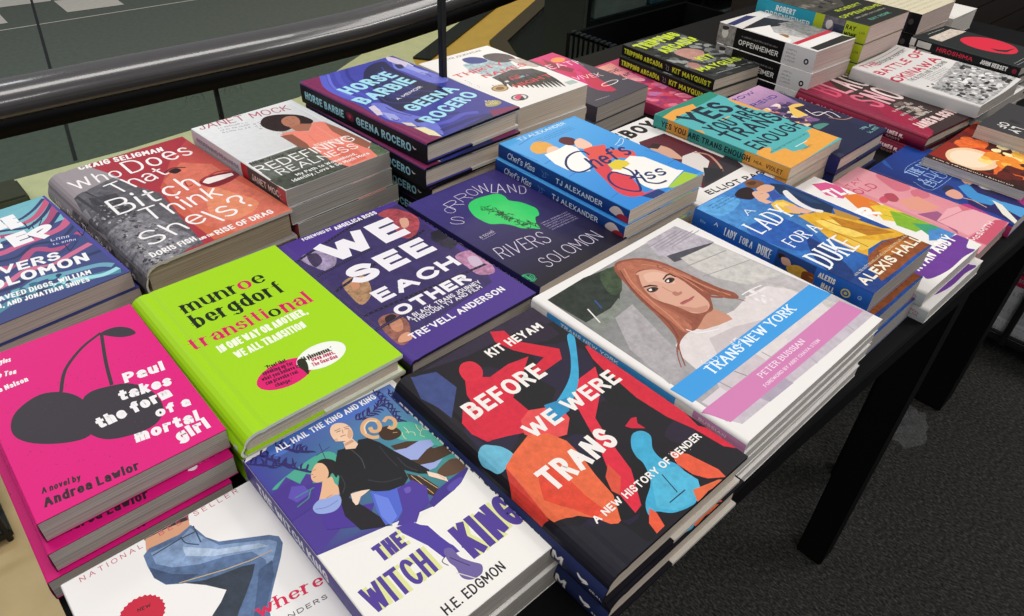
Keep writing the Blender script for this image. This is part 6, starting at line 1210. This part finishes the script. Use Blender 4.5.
# ------------------------------------------------------------------ the table
M_BLACK = solid('black_table_lacquer', '#0b0b0c', .65, .12, noise=.12, scale=60)
M_BLACKM = solid('black_powder_coat', '#101113', .5, .4, noise=.1, scale=300)
def slab(pts, z0, z1):
    bm = bmesh.new()
    A = [bm.verts.new((x, y, z0)) for x, y in pts]; B = [bm.verts.new((x, y, z1)) for x, y in pts]
    bm.faces.new(A[::-1]); bm.faces.new(B)
    for k in range(len(pts)): bm.faces.new((A[k], A[(k+1) % len(pts)], B[(k+1) % len(pts)], B[k]))
    bmesh.ops.recalc_face_normals(bm, faces=list(bm.faces)); return bm
TB = tag(empty('display_table'), 'long black display table under all the stacks of books', 'table')
fe = lambda x, d=0: .147-.032*x+d
bm = slab([(-.036, fe(-.036)), (2.05, fe(2.05)), (2.05, .94), (-.036, .94)], TZ-.028, TZ); bevel(bm, .0015); obj('tabletop', bm, M_BLACK, TB)
obj('apron', slab([(-.02, fe(-.02, .03)), (2.02, fe(2.02, .03)), (2.02, fe(2.02, .05)), (-.02, fe(-.02, .05))], TZ-.11, TZ-.028), M_BLACK, TB)
obj('apron', slab([(-.02, .90), (2.02, .90), (2.02, .92), (-.02, .92)], TZ-.11, TZ-.028), M_BLACK, TB)
for x0, y0, x1, y1 in ((1.085, .150, 1.140, .205), (1.33, .20, 1.385, .255), (1.745, .165, 1.83, .25), (-.028, .2, .03, .26), (-.028, .84, .03, .90), (1.085, .84, 1.14, .90), (1.95, .84, 2.01, .90)):
    bm = slab([(x0, y0), (x1, y0), (x1, y1), (x0, y1)], .001, TZ-.028); bevel(bm, .003); obj('leg', bm, M_BLACK, TB)

# ------------------------------------------------------------------ floors
def carpet():
    m, nt, b = nodes('charcoal_loop_carpet'); b.inputs['Roughness'].default_value = .95; b.inputs['Specular IOR Level'].default_value = .1
    tc = N(nt, 'ShaderNodeTexCoord')
    n1 = N(nt, 'ShaderNodeTexNoise'); n1.inputs['Scale'].default_value = 240; n1.inputs['Detail'].default_value = 5; n1.inputs['Roughness'].default_value = .75
    n2 = N(nt, 'ShaderNodeTexVoronoi'); n2.inputs['Scale'].default_value = 260
    mp = N(nt, 'ShaderNodeMapping'); mp.inputs['Rotation'].default_value = (0, 0, .8); mp.inputs['Scale'].default_value = (1, .45, 1)
    nt.links.new(tc.outputs['Object'], mp.inputs['Vector'])
    nt.links.new(mp.outputs[0], n1.inputs['Vector']); nt.links.new(mp.outputs[0], n2.inputs['Vector'])
    cr = N(nt, 'ShaderNodeValToRGB'); cr.color_ramp.elements[0].position = .36; cr.color_ramp.elements[0].color = srgb('#1b1b1a', 1)
    cr.color_ramp.elements[1].position = .68; cr.color_ramp.elements[1].color = srgb('#625f5b', 1)
    e = cr.color_ramp.elements.new(.5); e.color = srgb('#343432', 1)
    nt.links.new(n1.outputs['Fac'], cr.inputs['Fac']); nt.links.new(cr.outputs['Color'], b.inputs['Base Color'])
    bp = N(nt, 'ShaderNodeBump'); bp.inputs['Strength'].default_value = .8; bp.inputs['Distance'].default_value = .006
    nt.links.new(n2.outputs['Distance'], bp.inputs['Height']); nt.links.new(bp.outputs['Normal'], b.inputs['Normal'])
    return m
def quad(name, pts, z, m, kind='structure'):
    bm = bmesh.new(); bm.faces.new([bm.verts.new((x, y, z)) for x, y in pts]); bmesh.ops.recalc_face_normals(bm, faces=list(bm.faces))
    if bm.faces[:][0].normal.z < 0: bmesh.ops.reverse_faces(bm, faces=list(bm.faces))
    return tag(obj(name, bm, m), kind=kind)
quad('floor', [(-2, -2), (8, -2), (8, 1.02), (-2, 1.02)], 0, carpet())
M_WOOD = solid('pale_laminate_floor', '#cbb080', .4, .4, noise=.1, scale=9)
M_PALE = solid('pale_cream_floor', '#e8e3b8', .4, .4, noise=.06, scale=14)
M_AMBER = solid('amber_lit_floor', '#e6b656', .4, .4, noise=.06, scale=14)  # lit look of this floor is painted into its amber colour
M_DKTILE = solid('dark_green_grey_tile', '#5a625a', .5, .3, noise=.12, scale=40)
M_LTTILE = solid('light_stone_tile', '#d8d4cb', .4, .4, noise=.06, scale=30)
dv = Vector((.9, .5))
def along(p, t): return (p[0]+dv.x*t, p[1]+dv.y*t)
quad('floor_wood', [(-2, 1.02), (2.85-1.2, 1.02), (1.8, 2.2), (.0, 2.2), (-2, 2.2)], 0, M_WOOD)
quad('floor_pale', [(-2, 2.2), (1.8, 2.2), (2.258, 3.136), along((2.258, 3.136), 3), along((1.939, 3.28), 3), (1.939, 3.28), (1.524, 3.035), (.714, 2.965), (-2, 2.98)], 0, M_PALE)
bm = slab([(2.258, 3.136), (2.312, 3.057), along((2.312, 3.057), 3), along((2.258, 3.136), 3)], 0, .012)
tag(obj('trim_1', bm, M_BLACKM), kind='structure')
quad('floor_amber', [(1.8, 2.2), (2.5, 2.6), (2.751, 3.078), along((2.751, 3.078), 3), along((2.312, 3.057), 3), (2.312, 3.057), (2.258, 3.136)], 0, M_AMBER)
bm = slab([(2.751, 3.078), (2.62, 2.83), (2.70, 2.79), (2.83, 3.015), along((2.83, 3.015), 3), along((2.751, 3.078), 3)], 0, .02)
tag(obj('trim_2', bm, solid('bronze_threshold', '#4a3c28', .45, .5, noise=.1, scale=50)), kind='structure')
# the tiled floor past the pale strip
M_JOINT = solid('black_joint', '#15171a', .6)
bm = bmesh.new()
def bq(pts, mi, z=0.0):
    f = bm.faces.new([bm.verts.new((x, y, z)) for x, y in pts]); f.material_index = mi
    f.normal_update()
    if f.normal.z < 0: f.normal_flip()
bq([(-3, 2.98), (.714, 2.965), (1.524, 3.035), (1.939, 3.28), along((1.939, 3.28), 3), (6, 9), (-3, 9)], 0)
for k in range(-4, 2):
    for j in range(0, 5):
        if (k+j) % 2 == 0:
            x0, y0 = 1.112+.318*k, 4.975+.318*j
            bq([(x0, y0+.012), (x0+.315, y0-.012), (x0+.325, y0+.235), (x0+.008, y0+.30)], 1, .0015)
bq([(-3, 4.90), (3, 4.80), (3, 4.812), (-3, 4.912)], 1, .001)
bq([(.519, 2.99), (.533, 2.99), (1.040, 5.42), (1.026, 5.42)], 2, .002)
tag(obj('floor_tiles', bm, [M_DKTILE, M_LTTILE, M_JOINT]), kind='structure')
quad('floor_dark', [(1.65, 1.02), (8, 1.02), (8, 6), along((2.83, 3.015), 3), (2.83, 3.015), (2.70, 2.79), (2.62, 2.75), (2.5, 2.6), (1.8, 2.2)], -.0005, solid('black_floor', '#101214', .6, .2, noise=.2, scale=20))

# ------------------------------------------------------------------ balustrade with its handrail
BA = tag(empty('balustrade', (0, 1.55, 0)), 'glass balustrade with a thick glossy black handrail behind the books', 'railing')
zb = TZ-.104
PATH = [(-2.2, 0), (-1, 0), (.3, 0), (.75, -.003), (.95, 0), (1.06, .007), (1.175, .016), (1.277, .027), (1.422, .042), (1.7, .078), (2.2, .15), (2.7, .23), (3.1, .30)]
def dz(x):
    for (a, za), (b, zb_) in zip(PATH, PATH[1:]):
        if x <= b: return za+(zb_-za)*(x-a)/(b-a)
    return PATH[-1][1]
def rail(prof, mat, name):
    bm = bmesh.new(); rings = []
    for x, d in PATH: rings.append([bm.verts.new((x, y, z+d)) for y, z in prof])
    for A, B in zip(rings, rings[1:]):
        for k in range(len(prof)): bm.faces.new((A[k], A[(k+1) % len(prof)], B[(k+1) % len(prof)], B[k]))
    bm.faces.new(rings[0]); bm.faces.new(rings[-1]); bmesh.ops.recalc_face_normals(bm, faces=list(bm.faces))
    return obj(name, bm, mat, BA, True)
cap = [(.050*math.cos(R(a)), .024+.036*math.sin(R(a))) for a in range(-30, 211, 12)]
rail([(y, zb+.012+z) for y, z in cap], solid('glossy_handrail_rubber', '#4a4748', .22, .8, noise=.05, scale=30, coat=.5), 'handrail')
rail([(-.040, zb-.016), (.040, zb-.016), (.044, zb+.026), (-.044, zb+.026)], solid('black_handrail_channel', '#08080a', .6, .2), 'handrail_channel')
rail([(-.012, zb-.022), (.012, zb-.022), (.012, zb-.0161), (-.012, zb-.0161)], M_BLACKM, 'glass_clamp')
def glass():
    m = bpy.data.materials.new('clear_green_glass'); m.use_nodes = True; nt = m.node_tree; nt.nodes.clear()
    o = N(nt, 'ShaderNodeOutputMaterial'); t = N(nt, 'ShaderNodeBsdfTransparent'); g = N(nt, 'ShaderNodeBsdfGlossy'); mx = N(nt, 'ShaderNodeMixShader'); fr = N(nt, 'ShaderNodeFresnel')
    t.inputs[0].default_value = (.86, .91, .86, 1); g.inputs['Roughness'].default_value = .02; fr.inputs[0].default_value = 1.45
    nz = N(nt, 'ShaderNodeTexNoise'); nz.inputs['Scale'].default_value = 3
    ge = N(nt, 'ShaderNodeNewGeometry'); mu = N(nt, 'ShaderNodeMath', operation='SUBTRACT'); mu.inputs[0].default_value = 1; m2 = N(nt, 'ShaderNodeMath', operation='MULTIPLY')
    nt.links.new(ge.outputs['Backfacing'], mu.inputs[1]); nt.links.new(mu.outputs[0], m2.inputs[0]); nt.links.new(fr.outputs[0], m2.inputs[1])
    nt.links.new(m2.outputs[0], mx.inputs[0]); nt.links.new(t.outputs[0], mx.inputs[1]); nt.links.new(g.outputs[0], mx.inputs[2]); nt.links.new(mx.outputs[0], o.inputs[0])
    return m
M_GLASS = glass()
M_ETCH = solid('etched_mark', '#8f9a92', .8)
for x0, x1 in ((-2.2, -.62), (-.615, .579), (.587, 1.78), (1.785, 3.1)):
    bm = bmesh.new(); xs = [x0]+[q for q, _ in PATH if x0 < q < x1]+[x1]
    prof = [(x, .002) for x in xs]+[(x, zb-.022+dz(x)) for x in reversed(xs)]
    prism(bm, prof, -.005, .005); gp = obj('glass_panel', bm, M_GLASS, BA)
    for sx in ((x1-.047,) if abs(x1-.579) < .01 else (x0+.032,) if abs(x0-.587) < .01 else ()):
        bm = bmesh.new(); zc = TZ-.148
        for r0, r1 in ((.019, .0205), (.009, .0102)):
            for k in range(20):
                a0, a1 = 2*math.pi*k/20, 2*math.pi*(k+.62)/20
                bm.faces.new([bm.verts.new((sx+r*math.cos(a), -.0056, zc+r*math.sin(a))) for r, a in ((r0, a0), (r1, a0), (r1, a1), (r0, a1))])
        obj('etched_mark', bm, M_ETCH, gp)
bm = bmesh.new(); box(bm, .579, .587, -.005, .005, .002, zb-.022); obj('panel_joint', bm, M_JOINT, BA)
# the block on the pale floor
bm = bmesh.new(); box(bm, .16, .30, 2.70, 2.86, 0.0, .055); bevel(bm, .008)
fc = tag(obj('floor_block', bm, solid('dull_green_grey_metal', '#4c4c40', .6, .3, noise=.1, scale=80)), 'low dull grey metal block on the pale floor past the glass', 'block')
# low wire rack seen past the table end
WR = tag(empty('wire_rack', (-.2, 1.42, 0)), 'low black wire rack on the wooden floor past the table end', 'rack')
for yy in (-.10, .0, .10):
    bm = bmesh.new(); tube(bm, [(-.5, yy, .10), (.085, yy, .10)], .006); obj('rail', bm, M_BLACKM, WR)
for xx in (-.45, -.2, .07):
    bm = bmesh.new(); tube(bm, [(xx, -.11, .0), (xx, -.11, .11)], .006); tube(bm, [(xx, .11, .0), (xx, .11, .11)], .006); tube(bm, [(xx, -.11, .092), (xx, .11, .092)], .005); obj('frame', bm, M_BLACKM, WR)
bm = bmesh.new(); box(bm, -.48, .08, -.115, .115, .012, .03); bevel(bm, .002); obj('shelf', bm, M_BLACKM, WR)

# ------------------------------------------------------------------ thin sign post between the stacks
SP = tag(empty('sign_post', (.610, .778, TZ)), 'thin black upright post standing between the stacks near the railing', 'post')
bm = bmesh.new(); box(bm, -.014, .014, -.018, .018, 0, .004); bevel(bm, .001); obj('base', bm, M_BLACKM, SP)
bm = bmesh.new(); box(bm, -.0045, .0045, -.0045, .0045, .004, .42); bevel(bm, .001, 1); obj('pole', bm, M_BLACKM, SP)
bm = bmesh.new(); box(bm, -.06, .06, -.003, .003, .42, .44); bevel(bm, .001, 1); obj('sign_clip', bm, M_BLACKM, SP)

# ------------------------------------------------------------------ dark fittings at the back
RB = tag(empty('ribbed_bin', (1.65, 1.185, 0)), 'black bin with a row of ribs along its rim behind the books', 'bin')
M_BIN = solid('matte_black_plastic', '#07090b', .8, .15, noise=.15, scale=40)
bm = bmesh.new(); box(bm, 0, .012, 0, .31, .0, .655); box(bm, .588, .6, 0, .31, .0, .655); box(bm, .012, .588, 0, .012, .0, .655); box(bm, .012, .588, .298, .31, .0, .655); box(bm, .012, .588, .012, .298, .0, .02)
obj('body', bm, M_BIN, RB)
bm = bmesh.new()
for k in range(15):
    box(bm, -.006, .0, .006+.0195*k, .0165+.0195*k, .02, .662); box(bm, -.006, .012, .006+.0195*k, .0165+.0195*k, .655, .667)
obj('rib', bm, solid('black_rib', '#1c2126', .45, .5), RB)
SH = tag(empty('shelf_unit', (2.03, 1.75, 0)), 'dark shelf unit with grey boxes standing behind the ribbed bin', 'shelf')
M_SHELF = solid('charcoal_laminate', '#202427', .5, .4, noise=.1, scale=20)
bm = bmesh.new(); box(bm, 0, 1.5, .20, .215, 0, 1.3); obj('back_panel', bm, M_SHELF, SH)
for x in (0, .73, 1.48):
    bm = bmesh.new(); box(bm, x, x+.02, 0, .20, 0, 1.3); obj('side_panel', bm, M_SHELF, SH)
for z in (.06, .30, .54, .80):
    for x0, x1 in ((.02, .73), (.75, 1.48)):
        bm = bmesh.new(); box(bm, x0, x1, 0, .20, z, z+.02); obj('shelf', bm, M_SHELF, SH)
rn = random.Random(3); M_CART = solid('grey_carton', '#8f9a9e', .6, .3, noise=.12, scale=15); M_CARTB = solid('blue_grey_carton', '#4a7488', .6, .3, noise=.12, scale=15)
proto = None; n = 0
WHERE = [('lower', .3205), ('upper', .5605)]
for lv, z in WHERE:
    for j, (x, w) in enumerate(((.05, .30), (.38, .10), (.50, .20), (.78, .33), (1.14, .30))):
        bm = bmesh.new(); box(bm, 0, w, 0, .18, 0, .13+.03*((j*7+int(z*10)) % 3)); bevel(bm, .003)
        o = obj('storage_box', bm, M_CARTB if w < .15 else M_CART); o.location = (2.03+x, 1.755, z)
        tag(o, '%s storage box on the %s dark shelf, %s from its left end' % ('slim blue grey' if w < .15 else 'grey', lv, ['first', 'second', 'third', 'fourth', 'fifth'][j]), 'box', 'boxes on the dark shelves')
# slatted wall unit
bm = bmesh.new()
for k in range(13):
    box(bm, 1.95, 6.5, 1.10, 1.118, .02+.135*k, .02+.135*k+.128)
box(bm, 1.95, 6.5, 1.118, 1.14, 0, 1.8)
tag(obj('wall_back', bm, solid('dark_brown_slatwall', '#2c231d', .45, .4, noise=.15, scale=25)), kind='structure')

# ------------------------------------------------------------------ rack at the right with books on its shelf
MR = tag(empty('book_rack', (2.10, .10, 0)), 'black metal rack beyond the table holding paperbacks near the floor', 'rack')
for x, y in ((0, .20), (0, -.14), (.45, .20), (.45, -.14)):
    bm = bmesh.new(); tube(bm, [(x, y, .0), (x, y, .72)], .011); obj('upright', bm, M_BLACKM, MR)
for z in (.055, .36):
    bm = bmesh.new(); box(bm, -.01, .46, -.15, .21, z, z+.012); bevel(bm, .002); obj('shelf', bm, M_BLACKM, MR)
    bm = bmesh.new(); tube(bm, [(-.012, -.15, z+.03), (-.012, .21, z+.03)], .005); tube(bm, [(-.012, .05, z), (-.012, .05, z+.28)], .009); obj('front_bar', bm, M_BLACKM, MR)
def plain(look, w, h, t, c, pg, loc, rz, group):
    b = dict(w=w, h=h); ff, ss = Art(w, h, c), Art(h, t, c)
    ff.rect('#8a2a3c', 20, 20, w*700, 60); ss.scrawl('#9a98a0', (20, t*600, h*700, t*600, t*350), seed=2)
    r = make_book('paperback_book', False, w, h, t, ff, ss, pg, edge=c); r.location = loc; r.rotation_euler = (0, 0, rz)
    tag(r, look, 'book', group); return r
z = .068
for k, (c, t, lk) in enumerate((('#b9b8ba', .03, 'pale grey paperback at the bottom of the pile on the black rack'), ('#c6c5c8', .022, 'pale paperback second from the bottom on the black rack'), ('#b4b4b8', .055, 'thick pale paperback in the middle of the black rack pile'),
                     ('#c2c2c6', .05, 'thick pale paperback just under the crimson book on the black rack'), ('#b3204a', .032, 'crimson paperback near the top of the black rack pile'), ('#5a2a34', .028, 'dark red paperback on top of the black rack pile'))):
    if z+t > .355: break
    plain(lk, .30 if k else .31, .28, t, c, 'white', (2.105, .285, z), 0, 'books on the black rack'); z += t+.0004
# clear plastic scrap on the carpet
bm = bmesh.new(); rn = random.Random(8); nx, ny = 9, 7
vs = [[bm.verts.new((1.545+.155*i/(nx-1)+rn.uniform(-.005, .005), .165+.085*j/(ny-1)-.02*math.sin(i*.5)+rn.uniform(-.004, .004), .004+rn.uniform(0, .010))) for j in range(ny)] for i in range(nx)]
for i in range(nx-1):
    for j in range(ny-1): bm.faces.new((vs[i][j], vs[i+1][j], vs[i+1][j+1], vs[i][j+1]))
def film():
    m = bpy.data.materials.new('crinkled_clear_film'); m.use_nodes = True; nt = m.node_tree; nt.nodes.clear()
    o = N(nt, 'ShaderNodeOutputMaterial'); t = N(nt, 'ShaderNodeBsdfTransparent'); g = N(nt, 'ShaderNodeBsdfPrincipled'); mx = N(nt, 'ShaderNodeMixShader')
    g.inputs['Base Color'].default_value = (.5, .5, .52, 1); g.inputs['Roughness'].default_value = .2
    nz = N(nt, 'ShaderNodeTexNoise'); nz.inputs['Scale'].default_value = 30; mr = N(nt, 'ShaderNodeMapRange'); mr.inputs[3].default_value = .0; mr.inputs[4].default_value = .22
    nt.links.new(nz.outputs['Fac'], mr.inputs[0]); nt.links.new(mr.outputs[0], mx.inputs[0]); nt.links.new(t.outputs[0], mx.inputs[1]); nt.links.new(g.outputs[0], mx.inputs[2]); nt.links.new(mx.outputs[0], o.inputs[0])
    return m
tag(obj('plastic_film', bm, film()), 'crumpled scrap of clear plastic film on the carpet by the table legs', 'plastic film')

# ------------------------------------------------------------------ light: ceiling panels of the shop and an added fill
def area(name, loc, sx, sy, e, col=(1, .97, .93), rot=(0, 0, 0)):
    l = bpy.data.lights.new(name, 'AREA'); l.shape = 'RECTANGLE'; l.size = sx; l.size_y = sy; l.energy = e; l.color = col
    o = bpy.data.objects.new(name, l); COL.objects.link(o); o.location = loc; o.rotation_euler = rot
    o['kind'] = 'structure'
    return o
area('ceiling_light', (.6, 1.5, 3.0), 2.4, .6, 36)
area('ceiling_light', (2.4, .6, 3.0), .6, 2.2, 30)
area('ceiling_light', (-.4, -1.0, 3.0), 2.4, .6, 40)  # fill added behind the camera to brighten the page edges facing it
area('ceiling_light', (3.0, -1.3, 2.9), 1.6, .6, 48)
area('ceiling_light', (-.6, 3.6, 3.0), 2.6, .6, 40, (.95, .98, 1))
area('ceiling_light', (3.4, 3.6, 2.6), 1.0, .6, 40, (1, .85, .6))
w = bpy.data.worlds.new('shop_ambience'); SC.world = w; w.use_nodes = True
w.node_tree.nodes['Background'].inputs[0].default_value = (.80, .83, .88, 1); w.node_tree.nodes['Background'].inputs[1].default_value = .30

# ------------------------------------------------------------------ camera
cd = bpy.data.cameras.new('camera'); cam = bpy.data.objects.new('camera', cd); COL.objects.link(cam)
cd.sensor_width = 36; cd.lens = CAM['f']/1024*36; cd.clip_start = .02
r_, u_, f_ = (Vector(CAM[k]) for k in ('right', 'up', 'fwd'))
M = Matrix.Identity(4)
for i in range(3): M[i][0], M[i][1], M[i][2] = r_[i], u_[i], -f_[i]
M.translation = (0, 0, TZ+CAM['H']); cam.matrix_world = M
SC.camera = cam
vs_ = SC.view_settings; vs_.view_transform = 'Standard'; vs_.look = 'None'; vs_.gamma = 1; vs_.exposure = -.34; vs_.use_curve_mapping = False
